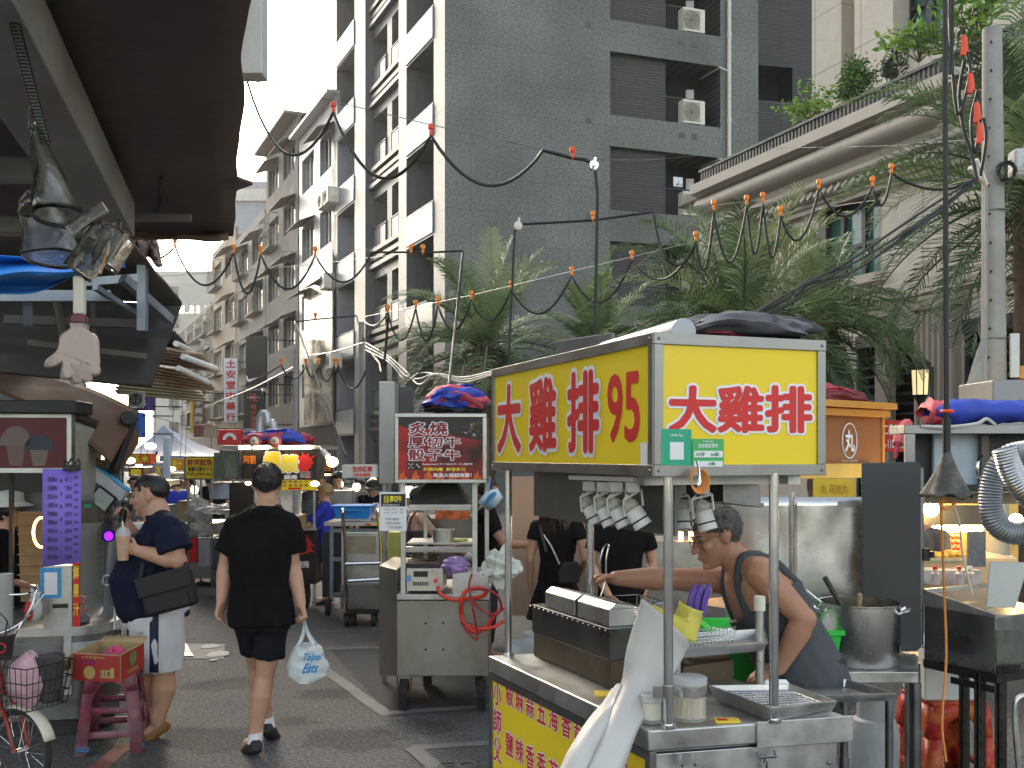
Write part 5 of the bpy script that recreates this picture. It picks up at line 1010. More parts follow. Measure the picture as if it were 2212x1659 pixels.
a4=thing('awning','orange-brown cloth awning with retractable arm over the drinks shop','awning',P(150,900,6.6))
q=MB();q.grid(lambda u,v:P(-60+360*u-60*v*u,790+100*u*u+110*v*(u)+40*v*(1-u),6.9-.5*v),24,10);q.build('cloth',mat('awning_cloth',(.10,.052,.03),.75,var=.2,sc=3),a4,solid=.01)
q=MB();q.tube([P(-60,912,6.4),P(236,1008,6.6)],.03,10);q.build('roller_bar',mat('bronze_bar',(.22,.17,.10),.3,.8,var=.2),a4);q=MB();q.tube([P(-60,880,6.6),P(255,940,6.8)],.04,10);q.build('upper_bar',BLACK,a4)
q=MB();q.bar(P(242,1020,6.6),P(285,900,6.8),.07,.05);q.cyl(P(277,902,6.7),P(277,902,6.9),.05,n=12);q.build('arm',BLACK,a4,bevel=.006);q=MB();q.box(P(40,925,6.45),(.1,.08,.14));q.build('joint',BLACK,a4,bevel=.01)
q=MB();q.grid(lambda u,v:P(230+70*u,990-70*u+75*v*(1-u*.5),6.7+.1*u),8,8);q.build('side_drape',mat('awning_cloth',(.2,.1,.055),.75),a4,solid=.008)
fn_=thing('wall_fan','square grey ventilation fan mounted under the dark awning','fan',P(292,880,7));fr=front(P(278,878,7));q=MB();q.fbox(fr,0,0,.1,.1,-.04,0);q.build('frame',mat('fan_grey',(.25,.25,.24),.5,var=.1),fn_,bevel=.004);q=MB();q.tube([fr.pt(.05+.035*cos(a),.05+.035*sin(a),.004)for a in[k*pi/8 for k in range(16)]],.006,5,True);[q.bar(fr.pt(.05,.05,.004),fr.pt(.05+.035*cos(a),.05+.035*sin(a),.004),.02,.004)for a in(0,1.57,3.14,4.71)];q.build('blade',BLACK,fn_)
sh=thing('drinks_stall','small steel drinks and fruit stall with curved glass corner, at the left edge','food stall',P(90,1500,6.9)-UP*0)
Yf=6.35
q=MB();A_,B2=P(-150,1360,6.1),P(150,1365,6.4);zt_=.68;n1=V((.25,-.97,0))
pts=[A_+V((0,0,0)),B2];
def ctr(x,Y):return V(((x-CX)/K*Y,Y,0))
out=[ctr(-150,6.2),ctr(150,6.35)]+[ctr(150,6.35)+V((.19*sin(a),.32*(1-cos(a)),0))for a in[k*pi/2/8 for k in range(1,9)]]+[V((-3.2,7.8,0)),ctr(-150,7.9)]
n_=len(out);zl=.12
def prism(nm,z0,z1,m_,root,g=0,bevel=.004,pts=None):
 pts=pts or out;ce=sum(pts,V())/len(pts);oo=[p+(p-ce).normalized()*g for p in pts];n_=len(oo);q=MB();q.add([pz(p,z0)for p in oo]+[pz(p,z1)for p in oo],[tuple(range(n_))[::-1],tuple(range(n_,2*n_))]+[(i,(i+1)%n_,n_+(i+1)%n_,n_+i)for i in range(n_)]);return q.build(nm,m_,root,bevel=bevel)
prism('base',.1,.62,STEELD,sh);prism('counter_top',.62,.68,STEEL,sh,.015);prism('plinth',0,.1,DKI,sh,-.03)
q=MB();fr=F(out[1],out[2+7]-out[1],UP);q.grid(lambda u,v:pz(out[1].lerp(out[1],0)+V((.192*sin(u*pi/2),-.004+.32*(1-cos(u*pi/2)),0)),.36+.22*v),10,2);q.build('white_panel',mat('white_enamel',(.5,.53,.52),.4,var=.1,dirt=.3),sh)
fs_=F(ctr(-150,6.2),ctr(150,6.35)-ctr(-150,6.2),UP);ln=(ctr(150,6.35)-ctr(-150,6.2)).length;fxs=lambda x:Plane(fs_.o.x,fs_.o.y,fs_.u.x,fs_.u.y).uz(x,1300)[0];PLS=Plane(fs_.o.x,fs_.o.y,fs_.u.x,fs_.u.y)
def sfb(nm,x0,y0,x1,y1,c0,c1,m_,root=None,bevel=0):a=prect(PLS,x0,y0,x1,y1);q=MB();q.fbox(fs_,a[0],a[1],a[2],a[3],c0,c1);return q.build(nm,m_,root or sh,bevel=bevel)
sfb('steel_column',94,1222,156,1365,-.1,.01,STEEL,bevel=.003);sfb('coin_slot',114,1304,148,1313,.009,.012,BLACK);sfb('drawer_front',-140,1392,138,1440,.0,.012,STEELD,bevel=.004);sfb('door_edge',138,1368,156,1500,.0,.014,STEEL,bevel=.003)
sfb('post',20,1010,28,1362,-.03,.01,DKI);sfb('red_banner',158,1215,172,1358,-.02,.004,REDL)
for i,ch in enumerate('鮮果汁'):txt(sh,fs_,ch,*prect(PLS,159,1222+i*40,171,1250+i*40),YTXT,.02,lift=.006)
sfb('blue_poster',88,1226,133,1292,.012,.014,mat('poster_blue',(.05,.3,.62),.5,var=.3,sc=40));sfb('white_field',97,1236,125,1284,.0145,.0155,PAPER)
q=MB();q.grid(lambda u,v:pz(out[1]+V((.185*sin(u*pi/2),.0+.31*(1-cos(u*pi/2)),0)),.70+.62*v),12,4);q.build('curved_glass',mat('stall_glass',(.5,.55,.52),.06,alpha=.25,var=0),sh)
q=MB();q.grid(lambda u,v:pz(out[1]+V((.15*sin(u*pi/2)-.02,.05+.25*(1-cos(u*pi/2)),0)),.86+.004*v+.5*0),8,1);q.build('glass_shelf',STEEL,sh)
sfb('back_wall',-140,1070,160,1360,-1.2,-1.15,mat('stall_inside',(.10,.085,.06),.7,var=.4,sc=9));sfb('side_board',-140,1020,10,1075,-.9,-.88,DKI)
q=MB()
for k in range(26):x=40+k*2.2;q.bar(P(x,1105,6.9),P(x+6,1300,6.9),.005)
for k in range(9):q.bar(P(38,1110+k*22,6.88),P(104,1108+k*22,6.88),.006)
q.build('bamboo_screen',mat('bamboo_screen',(.30,.19,.08),.6,var=.3),sh)
PLH=Plane(*P(-40,0,6.1).xy,1,.1);fh=planef(PLH)
hd=thing('cup_sign','dark red signboard picturing two drink cups, at the left edge','sign',P(60,1020,6.1))
def hb(nm,x0,y0,x1,y1,c0,c1,m_,root,bevel=0):a=prect(PLH,x0,y0,x1,y1);q=MB();q.fbox(fh,a[0],a[1],a[2],a[3],c0,c1);return q.build(nm,m_,root,bevel=bevel)
hb('frame',-60,893,154,1022,-.08,0,STEEL,hd,.003);hb('panel',-50,902,144,1011,.0005,.003,mat('sign_maroon',(.085,.009,.012),.5,var=.15),hd)
hb('top_box',-60,865,168,894,-.3,.05,BLACK,hd,.01)
def cuppic(x0,x1,yt,ym,yb,m_,mt):
 for nm,p,mm,c in(('cup_picture',[(x0+(x1-x0)*.2,ym),(x1-(x1-x0)*.2,ym),(x1-(x1-x0)*.3,yb),(x0+(x1-x0)*.3,yb)],m_,.0045),('lid_picture',[(x0+(x1-x0)*(.5-.5*cos(a)),ym-(ym-yt)*sin(a))for a in[k*pi/10 for k in range(11)]],mt,.0055)):
  q=MB();pp=[PLH.uz(x,y)for x,y in p];q.poly(fh,pp if(pp[1][0]-pp[0][0])*(pp[2][1]-pp[0][1])-(pp[1][1]-pp[0][1])*(pp[2][0]-pp[0][0])>0 else pp[::-1],c-.001,c);q.build(nm,mm,hd)
cuppic(0,70,920,962,1006,mat('cup_pic',(.13,.085,.065),.6,var=.15),mat('cup_lid_pic',(.14,.10,.09),.6,var=.2));cuppic(52,118,938,972,1006,mat('cup_pic2',(.15,.11,.09),.6,var=.1),mat('cup_dark_pic',(.03,.03,.05),.5,var=.4,sc=60))
pn=thing('poster_panel','curved pale stall panel with fruit pictures and green stickers','panel',P(185,1080,6.3));q=MB()
cpt=lambda u,v,g=0:P(146+72*u,0,6.22-g+.55*u*u)*V((1,1,0)).x if 0 else V((P(146+72*u,0,6.22+.5*u*u).x,6.22-g+.5*u*u,P(0,905+22*u,6.3).z+(P(0,1090,6.3).z-P(0,905+22*u,6.3).z)*v))
q.grid(lambda u,v:cpt(u,v),14,8);q.build('panel',mat('panel_pale',(.24,.23,.19),.5,var=.15),pn,solid=.006)
def ppatch(u0,v0,u1,v1,m_,nm,el=False):
 q=MB();q.grid(lambda a,b:cpt(u0+(u1-u0)*(.5+.5*(2*a-1)*(sqrt(max(0,1-(2*b-1)**2))if el else 1)),v0+(v1-v0)*b,.006),8,8);q.build(nm,m_,pn)
ppatch(.02,.30,.2,.98,mat('poster_lime',(.20,.36,.16),.5,var=.1),'fruit_poster');ppatch(.2,.28,.45,.62,mat('mango_pic',(.42,.30,.04),.5,var=.3,sc=30),'fruit_picture',True);ppatch(.22,.6,.52,.8,mat('papaya_pic',(.4,.12,.03),.5,var=.4,sc=30),'fruit_picture',True);ppatch(.45,.22,.6,.85,mat('cone_pic',(.30,.17,.05),.5,var=.2),'cone_picture',True);ppatch(.78,.35,.88,.8,mat('shrimp_pic',(.45,.13,.06),.5,var=.2),'skewer_picture',True)
ppatch(.18,.82,.42,1.0,GRN,'green_sticker');ppatch(.5,.86,.74,1.05,GRN,'green_sticker');q=MB();q.grid(lambda u,v:cpt(u,-.12+.12*v,.012),12,2);q.build('top_rim',BLACK,pn,solid=.02)
PM=Plane(*P(90,0,5.95).xy,1,.04);fm=planef(PM);mn=thing('menu_sheet','purple handwritten price sheet with a black clip','menu',P(133,1225,5.95));a=prect(PM,92,1013,175,1225)
q=MB();q.add([fm.pt(a[0],a[1]),fm.pt(a[2],a[1]+.03),fm.pt(a[2],a[3]-.003),fm.pt(a[0],a[3]+.003)],[(0,1,2,3)]);q.build('paper',mat('paper_purple',(.22,.15,.62),.6,var=.04),mn,solid=.002)
MENU=['奇異果60','百香檸檬50','西瓜汁60','火龍果汁60','芭樂檸檬60','葡萄柚60','青檸汁60','鳳梨汁60','哈密瓜汁50','酪梨牛奶80'],['柳丁汁','芒果冰','木瓜牛奶','草莓牛奶','紅豆牛奶','綠豆沙牛奶','香蕉牛奶','蘋果牛奶','梨子汁','金桔檸檬']
for c,(x0,x1)in enumerate(((103,124),(141,156))):
 for i,s_ in enumerate(MENU[c]):txt(mn,fm,s_,*prect(PM,x0,1030+i*18.6+.5*c,x1,1041+i*18.6),INK,.004,ext=0,lift=.003)
for i in range(11):txt(mn,fm,['中杯50','大杯70'][i%2],*prect(PM,160,1028+i*16,170,1035+i*16),INK,.004,ext=0,lift=.003)
for i,ch in enumerate('養生鮮果汁'):txt(mn,fm,ch,*prect(PM,130,1034+i*28,135,1043+i*28),INK,.004,lift=.003)
q=MB();c0=P(155,1010,5.94);q.box(c0+UP*.0,(.1,.02,.035));q.tube([c0+V((-.05,0,.02)),c0+V((-.04,0,.05)),c0+V((-.02,0,.022)),c0+V((0,0,.055)),c0+V((.02,0,.022)),c0+V((.04,0,.05)),c0+V((.05,0,.02))],.008,6);q.build('clip',BLACK,mn,bevel=.004)
cu=thing('cup_stack','tall stack of clear plastic cups at the left edge','cups',P(14,1370,6.0));q=MB();c0=P(12,1368,6.0)
for k in range(28):q.lathe(c0+UP*.0125*k,[(.036,0),(.043,.011),(.0445,.0115),(.0445,.013),(.036,.005)],18)
q.build('cup_rims',mat('cup_clear',(.55,.56,.55),.2,alpha=.8,var=0),cu)
bg_=MB();bg_.ell(P(76,1315,6.2),(.045,.04,.08),14,10);bg_.tube([P(70,1290,6.2),P(68,1265,6.2),P(80,1262,6.2),P(84,1290,6.2)],.008,6);T(bg_.build('plastic_bag',mat('bag_white',(.6,.62,.58),.4,alpha=.9,var=.15)),'small white plastic bag with straws on the drinks stall counter','bag')
q=MB();q.ell(P(62,1320,6.15),(.025,.025,.06),10,8);T(q.build('sauce_bottle',REDL),'red sauce bottle beside the white plastic bag','bottle');q=MB();q.tube([P(90+18*cos(a),1150+32*sin(a),6.55)for a in[.9+k*.28 for k in range(16)]],.008,6);T(q.build('ring_lamp',LAMPO),'glowing orange ring lamp behind the purple menu','lamp')
for i,(x,y,r_,c_,nm,lb)in enumerate(((178,1298,.035,(.35,.06,.05),'apple','red apple inside the curved glass of the drinks stall'),(182,1318,.03,(.45,.10,.03),'tomato','orange-red tomato inside the curved glass'),(183,1338,.035,(.06,.03,.06),'plum','dark plum in the glass corner'),(181,1352,.03,(.55,.42,.03),'lemon','yellow lemon at the bottom of the glass corner'))):
 q=MB();q.ell(P(x,y,6.5),(r_,r_,r_*.9),14,10);q.tube([P(x,y,6.5)+UP*r_*.85,P(x,y,6.5)+UP*r_*1.15],.003,5);T(q.build(nm,mat(nm,c_,.4,var=.25,sc=20)),lb,'fruit')
q=MB();q.tube([P(232,1365,6.7),P(236,1280,6.72),P(266,905,6.9)],.034,14);q.cyl(P(231,1372,6.68)-UP*.72,P(232,1365,6.7),.034,n=14);T(q.build('awning_pole',mat('pole_blue_grey',(.13,.15,.18),.45,.3,var=.15)),'leaning blue-grey steel pole holding up the awning','pole')
q=MB();q.cyl(pz(P(240,0,7.0),0),P(242,960,7.0),.05,n=14);T(q.build('awning_pole',DKI),'dark thick pipe standing behind the leaning pole','pole')
rk=thing('mesh_rack','black wire grid rack hanging at the corner of the drinks stall','rack',P(245,1200,6.75));q=MB()
for k in range(8):q.tube([P(216+k*7,1010,6.75),P(210+k*7,1250,6.75)],.003,4)
for k in range(16):q.tube([P(214,1012+k*16,6.75),P(268,1008+k*16,6.75)],.003,4)
q.build('grid',BLACK,rk)
q=MB();M_=Matrix.Rotation(R(38),4,'Y');q.bx(-.13,-.03,-.04,.13,.03,.04,Matrix.Translation(P(236,1045,6.6))@M_);q.k=1;q.bx(-.132,-.034,.038,.134,.034,.05,Matrix.Translation(P(236,1045,6.6))@M_);T(q.build('light_box',[mat('box_white',(.55,.56,.56),.5,var=.2),mat('box_blue',(.04,.28,.50),.4)],bevel=.004),'white and blue box tilted on the wire rack','box')
q=MB();q.bx(-.07,-.012,-.06,.07,.012,.06,Matrix.Translation(P(222,1078,6.55))@M_);q.k=1;q.bx(-.06,-.014,-.05,.06,-.0125,.05,Matrix.Translation(P(222,1078,6.55))@M_);T(q.build('tablet',[BLACK,mat('screen_pale',(.42,.48,.42),.2,var=.1)],bevel=.004),'black tablet with a pale screen under the tilted box','tablet')
pt_=thing('uv_lamp','black round lamp with a violet glowing lens on a clamp','lamp',P(232,1160,6.4));q=MB();q.cyl(P(236,1140,6.5),P(234,1157,6.35),.05,.042,18);q.build('housing',BLACK,pt_);q=MB();q.lathe(P(235,1158,6.33),[(0,0),(.028,.0),(.028,.004)],18,Matrix.Rotation(R(90),3,'X'));q.build('lens',mat('violet',(.12,.02,.7),.3,var=0,emit=(.15,.01,1),es=1.1),pt_)
q=MB();q.bx(*P(243,1257,6.6),P(262,0,6.6).x,6.608,P(0,1229,6.6).z);npl=q.build('number_plate',PAPER);T(npl,'white plate with a number hanging on the leaning pole','plate');txt(npl,front(P(243,1257,6.598)),'608',.006,.02,.05,.06,INK,.01,lift=.002)
q=MB();q.cyl(P(247,1360,6.45),P(251,1232,6.45),.007,n=8);T(q.build('white_stick',WHITE),'thin white plastic stick standing beside the leaning pole','stick')
q=MB();q.tube(crom([P(250,1245,6.5),P(228,1243,6.5),P(222,1255,6.5),P(232,1264,6.5),P(262,1250,6.4),P(274,1225,6.35),P(268,1215,6.3),P(266,1270,6.3),P(258,1320,6.3),P(262,1350,6.35)],7),.005,6);T(q.build('white_cable',WHITE),'thin white cable looping from the pole down to the counter','cable')
q=MB();q.grid(lambda u,v:P(250+45*u,1285+75*v,6.55+.05*noise.noise(V((u*4,v*5,2)))),14,16);T(q.build('clear_bag',FILM,solid=.002),'crumpled clear plastic bag hanging by the stall pole','bag')
STM=mat('stool_maroon',(.20,.022,.05),.5,var=.25,sc=7,dirt=.75,dcol=(.36,.30,.31));
def stool(name,label,c,w0,w1,h,rz,m_,foot=None,grp=None,rail=.2):
 t=thing(name,label,'stool',c,grp);M_=Matrix.Rotation(R(rz),3,'Z');q4=lambda s,z:[V(c)+M_@V((s*a/2,s*b/2,z))for a,b in((-1,-1),(1,-1),(1,1),(-1,1))]
 q=MB();q.hexa(q4(w1*.98,h-.03),q4(w1,h));q.build('seat',m_,t,bevel=.012,seg=3)
 for i in range(4):
  f0=q4(1,0);b0,b1=q4(w0,0)[i],q4(w0,0)[(i+1)%4];t0,t1=q4(w1,h-.02)[i],q4(w1,h-.02)[(i+1)%4];S=lambda u,v:b0.lerp(b1,u).lerp(t0.lerp(t1,u),v)
  q=MB();n_=12;outer=[];inner=[]
  for k in range(n_+1):
   s_=k/n_;a_=pi*(1-s_);iu,iv=.5+.31*cos(a_),.62+.25*sin(a_);ou,ov=(0 if s_<.2 else 1 if s_>.8 else(s_-.2)/.6),1 if.2<=s_<=.8 else(.62+.38*(s_/.2 if s_<.5 else(1-s_)/.2))
   outer.append(S(ou,ov));inner.append(S(iu,iv))
  q.add(outer+inner,[(k,k+1,n_+2+k,n_+1+k)for k in range(n_)]);q.build('apron',m_,t,solid=.012,ang=30)
  if i%2==0 or rail:q=MB();q.add([S(.17,rail),S(.83,rail),S(.82,rail+.08),S(.18,rail+.08)],[(0,1,2,3)]);q.build('rail',m_,t,solid=.012)
  q=MB();q.add([S(0,0),S(.2,0),S(.23,.62),S(0,.62)],[(0,1,2,3)]);q.add([S(.8,0),S(1,0),S(1,.62),S(.77,.62)],[(0,1,2,3)])
  lg=MB();A0,A1=S(.0,0),S(.0,.62);p3,p4=q4(w0,0)[i-1],q4(w1,h-.02)[i-1];S2=lambda u,v:p3.lerp(b0,u).lerp(p4.lerp(t0,u),v)
  lg.add([S(0,0),S(.17,0),S(.19,.62),S(0,.62),S2(.83,0),S2(.81,.62)],[(0,1,2,3),(4,0,3,5)]);lg.build('leg',m_,t,solid=.014,ang=20)
  if foot:ft=MB();ce=S(.06,.03);[ft.tube([S(.0,v)+V((0,0,0)),S(.21,v)],.012,6)for v in(.06,.09)];ft.build('foot_wrap',foot,t)
 return t
sc_=gp(246,1612,0);stool('plastic_stool','worn maroon plastic stool, lower one of two nested under the fruit carton',sc_,.37,.25,.50,12,STM,mat('tape_blue',(.06,.12,.25),.6));stool('plastic_stool','worn maroon plastic stool nested on top, directly under the fruit carton',sc_+UP*.075,.36,.25,.475,13,STM,rail=.35)
zb=.552;cA,cB,cC=P(154,1440,5.42),P(259,1436,5.36),P(311,1412,5.72)
for p in(cA,cB,cC):p.z=zb
cD=cA+cC-cB;RC=mat('carton_red',(.33,.025,.022),.6,var=.1);KR=mat('cardboard',(.38,.27,.14),.8,var=.12,sc=8);h_=.14
bx_=thing('fruit_carton','open red and yellow fruit carton on the maroon stools','carton',(cA+cC)/2)
for i,(a,b)in enumerate(((cA,cB),(cB,cC),(cC,cD),(cD,cA))):
 fr=F(a,b-a,UP);w_=(b-a).length;q=MB();q.fbox(fr,0,0,w_,h_,-.005,0);q.build('side',RC,bx_);q=MB();q.fbox(fr,.006,.006,w_-.006,h_-.001,-.008,-.0055);q.fbox(fr,0,h_,w_,h_+.004,-.008,0);q.fbox(fr,0,0,.008,h_,.0005,.002);q.build('side_lining',KR,bx_)
 if i==0:
  q=MB();q.poly(fr,[(.11+.035*cos(a_)*(1),.045+.035*sin(a_))for a_ in[k*pi/10 for k in range(20)]],.002,.003);q.poly(fr,[(.175,.02),(.255,.02),(.255,.075),(.235,.075),(.235,.062),(.175,.062)],.002,.003);q.build('gold_mark',mat('gold_print',(.45,.30,.10),.6,var=.1),bx_)
  q=MB();pp=[(.10+.03*(1 if k<8 else-1)+.012*cos(-pi/2+k*pi/8),.1+.012*sin(-pi/2+k*pi/8))for k in range(16)];q.poly(fr,pp,.002,.003);q.build('hand_hole',mat('pink_dark',(.25,.02,.08),.7),bx_)
  txt(bx_,fr,'台東高雄特級',.06,.12,.2,.132,mat('gold_print',(.45,.3,.1),.6),.01,lift=.002);txt(bx_,fr,'11 8',.182,.03,.23,.055,INK,.02,lift=.004)
 if i==1:
  for s_ in(-1,1):q=MB();q.poly(fr,[(w_*.5+s_*(.012+.055*t-.05*t*t*t)*1.0+.02*s_*sin(pi*t),.05+.085*t)for t in[k/8 for k in range(9)]]+[(w_*.5+s_*.004,.05+.085*t)for t in(1,.5,0)],.002,.003);q.build('leaf_mark',mat('leaf_print',(.16,.22,.05),.6,var=.2),bx_)
  txt(bx_,fr,'水果禮盒',w_*.25,.02,w_*.75,.045,mat('gold_print',(.45,.3,.1),.6),.01,lift=.002)
q=MB();q.add([cA+UP*.004,cB+UP*.004,cC+UP*.004,cD+UP*.004],[(0,1,2,3)]);q.build('bottom',KR,bx_)
q=MB();fr=F(cA+UP*h_,cD-cA,UP);q.add([cA+UP*h_,cD+UP*h_,cD+V((-.08,-.02,.02)),cA+V((-.085,-.05,.03))],[(0,1,2,3)]);q.build('flap',KR,bx_,solid=.005);q=MB();q.add([cD+UP*h_,cC+UP*h_,cC+V((.0,.05,h_+.03)),cD+V((.02,.07,h_+.02))],[(0,1,2,3)]);q.build('flap',KR,bx_,solid=.005)
for k,(u,v)in enumerate(((.38,.4),(.62,.55))):
 c=cA.lerp(cB,u).lerp(cD.lerp(cC,u),v)+UP*(.105 if k else.07);q=MB();q.ell(c,(.055,.045,.045),16,10);
 for j in range(9):a_=j*2.4;d_=V((cos(a_)*sin(.5+j*.2),sin(a_)*sin(.5+j*.2),cos(.5+j*.2)));q.tube([c+V((d_.x*.05,d_.y*.042,d_.z*.042)),c+d_*.068],[.008,.001],5)
 T(q.build('dragon_fruit',mat('dragon_pink',(.55,.05,.16),.5,var=.2)),('pink dragon fruit lying deeper in the carton','pink dragon fruit showing above the carton rim')[k],'fruit')
wc=P(46,1621,5.3);Rw=wc.z-.0;hd_=V((.9,-.43,0)).normalized();ls=UP.cross(hd_);Rw=.21;wc.z=.213
bi=thing('bicycle','red bicycle with white mudguard, chrome handlebar and wire basket','bicycle',pz(wc-hd_*.5,0));W=lambda f_,s_,z:wc+hd_*f_+ls*s_+UP*(z-wc.z)
def wheel(c,nm):
 q=MB();q.tube([c+hd_*Rw*.96*cos(a)+UP*Rw*.96*sin(a)for a in[k*2*pi/48 for k in range(48)]],.017,8,True);tt=q.build(nm,RUBBER,bi)
 q=MB();q.tube([c+hd_*Rw*.88*cos(a)+UP*Rw*.88*sin(a)for a in[k*2*pi/48 for k in range(48)]],.009,8,True);q.build('rim',STEELB,tt);q=MB()
 for k in range(18):a=k*2*pi/18;q.tube([c+ls*(.02 if k%2 else-.02),c+hd_*Rw*.88*cos(a)+UP*Rw*.88*sin(a)],.0014,4)
 q.cyl(c-ls*.035,c+ls*.035,.016,n=12);q.build('spokes',CHROME,tt)
wheel(wc,'wheel');wheel(wc-hd_*1.02,'wheel')
RB=mat('bike_red',(.33,.035,.025),.35,var=.12,dirt=.2)
q=MB()
for s_ in(-1,1):q.tube(crom([W(0,s_*.045,.213),W(-.05,s_*.045,.36),W(-.12,s_*.035,.47),W(-.14,0,.50)],5),.011,8)
q.tube([W(-.14,0,.49),W(-.2,0,.70)],.019,12);q.tube([W(-.17,0,.6),W(-.5,0,.33),W(-.62,0,.26)],.019,10);q.tube([W(-.62,0,.26),W(-.72,0,.62)],.015,10)
for s_ in(-1,1):q.tube([W(-.62,s_*.03,.26),W(-1.02,s_*.05,.213)],.009,8);q.tube([W(-.7,0,.55),W(-1.02,s_*.05,.213)],.008,8)
q.build('frame',RB,bi)
q=MB();n_=22;a0,a1=R(20),R(205);q.grid(lambda u,v:wc+(hd_*cos(a0+(a1-a0)*v)+UP*sin(a0+(a1-a0)*v))*(Rw+.028-.012*(2*u-1)**2)+ls*.036*(2*u-1),6,n_);q.build('mudguard',mat('mudguard_white',(.62,.58,.48),.4,var=.1,dirt=.2),bi,solid=.002)
for s_ in(-1,1):q=MB();q.tube([W(0,s_*.05,.213),W(-.02,s_*.05,.44)],.003,5);q.tube([W(.0,s_*.05,.213),W(.02,s_*.1,.6)],.003,5);q.build('stay',CHROME,bi)
q=MB();q.tube([W(-.2,0,.68),W(-.215,0,.79)],.013,10);hb_=crom([W(-.33,.29,1.02),W(-.22,.27,1.0),W(-.17,.16,.86),W(-.2,0,.80),W(-.17,-.16,.86),W(-.22,-.27,1.0),W(-.33,-.29,1.02)],6);q.tube(hb_,.011,10);q.build('handlebar',CHROME,bi)
for s_ in(-1,1):
 q=MB();q.tube([W(-.30,s_*.287,1.017),W(-.42,s_*.30,1.03)],[.016,.018],10);q.build('grip',mat('grip_brown',(.20,.07,.04),.6),bi);q=MB();q.tube(crom([W(-.24,s_*.28,1.0),W(-.27,s_*.25,.98),W(-.38,s_*.23,.97)],5),.006,6);q.tube(crom([W(-.22,s_*.26,.98),W(-.05,s_*.18,1.0),W(-.05,s_*.03,.85),W(-.15,0,.6)],6),.003,5);q.build('brake_lever',STEELB,bi)
bs=MB();bc=W(.06,.02,.5)
for k in range(9):
 for s_ in(-1,1):
  bs.tube([W(-.1+k*.036,s_*.12,.46),W(-.11+k*.042,s_*.15,.68)],.0022,4);bs.tube([W(-.1 if s_<0 else.19,-.12+k*.03,.46),W(-.11 if s_<0 else.226,-.15+k*.0375,.68)],.0022,4)
for z_,w_ in((.46,0),(.53,.01),(.6,.02),(.68,.03)):bs.tube([W(-.1-w_*.3,-.12-w_,z_),W(.19+w_,-.12-w_,z_),W(.19+w_,.12+w_,z_),W(-.1-w_*.3,.12+w_,z_)],.0035,5,True)
bs.build('basket',BLACK,bi)
q=MB();q.grid(lambda u,v:W(.03+.11*cos(6.28*u)*sin(pi*v)*(1+.2*noise.noise(V((u*5,v*5,1)))),.02+.1*sin(6.28*u)*sin(pi*v),.58+.14*-cos(pi*v)+.03*noise.noise(V((u*4,v*7,3)))),24,16,cu=True);T(q.build('plastic_bag',mat('bag_pink',(.55,.33,.38),.4,var=.3,sc=14)),'pink plastic bag stuffed in the bicycle basket','bag')
q=MB();q.grid(lambda u,v:W(.13+.07*cos(6.28*u)*(.7+.3*v),.07+.07*sin(6.28*u)*(.7+.3*v),.47+.24*v+.02*noise.noise(V((u*4,v*5,7)))),24,10,cu=True);T(q.build('tote_bag',mat('bag_dark',(.05,.05,.055),.6,var=.3),solid=.004),'dark grey bag standing in the bicycle basket','bag')
q=MB();c0=W(-.02,-.08,.70);q.lathe(c0,[(0,0),(.034,0),(.045,.12),(.047,.122),(.044,.13),(0,.132)],20);q.tube([c0+UP*.12,c0+V((.012,0,.2))],.004,6);dc=q.build('drink_cup',mat('cup_black',(.02,.018,.018),.4));T(dc,'black paper drink cup with red ring logo beside the handlebar','cup');q=MB();q.tube([c0+V((.024*cos(a),-.0435,.065+.024*sin(a)))for a in[k*.4 for k in range(16)]],.004,6);q.build('logo',REDL,dc)
q640=lambda x,y:(553+x*.3854,1019.6+y*.3854)
q960=lambda x,y:(829.5+x*.16667,864+y*.16667)
bc=thing('food_cart','steel beef cart with red and black boxed sign, beside the walking man','food stall',(-.4,7.3,0));Y0=7.0
def pb(mb,x0,y0,x1,y1,Y,D):a,b=P(x0,y1,Y),P(x1,y0,Y);mb.bx(a.x,Y,a.z,b.x,Y+D,b.z);return mb
q=MB();pb(q,857,1297,1055,1461,Y0,.8);q.build('cabinet',WORN,bc,bevel=.006)
a,b=P(819,1459,7.28),P(857,1461,7.0);q=MB();q.hexa([a,b,b+V((.03,.8,0)),a+V((.03,.6,0))],[pz(p,.96)for p in(a,b,b+V((.03,.8,0)),a+V((.03,.6,0)))]);q.build('side_panel',WORN,bc,bevel=.006)
q=MB();pb(q,857,1284,1057,1296,Y0-.015,.85);q.build('counter_top',STEEL,bc,bevel=.004)
q=MB()
for x,y in((951,848),(1050,846),(951,995),(1050,995)):q.ell(P(*q640(x,y),Y0-.002),.008,8,6)
q.build('bolt',BLACK,bc)
for x,Y in((873,7.01),(1040,7.01),(924,7.7),(1036,7.75)):
 c=P(x,0,Y);c.z=.1;q=MB();q.lathe(c-V((.028,0,0)),[(0,0),(.085,0),(.099,.012),(.1,.028),(.099,.044),(.085,.056),(0,.056)],28,Matrix.Rotation(R(90),3,'Y'))
 for k in range(24):a_=k*2*pi/24;q.box(c+V((0,.1*cos(a_),.1*sin(a_))),(.056,.012,.012))
 w_=q.build('wheel',RUBBER,bc,ang=40);q=MB();q.cyl(c-V((.03,0,0)),c+V((.03,0,0)),.045,n=16);q.build('hub',STEELD,w_)
 [MB().bar(c+V((s_*.042,0,-.01)),c+V((s_*.05,-.0,.14)),.03,.008,V((1,0,0))).build('fork',mat('rust_fork',(.16,.11,.07),.6,.6,var=.3),bc)for s_ in(-1,1)]
for x0,x1,yt,Y in((865,876,1043,7.03),(1020,1031,1043,7.03),(915,923,1043,7.75),(1047,1056,1043,7.75)):q=MB();pb(q,x0,yt,x1,1290,Y,.035);q.build('post',STEEL,bc,bevel=.003)
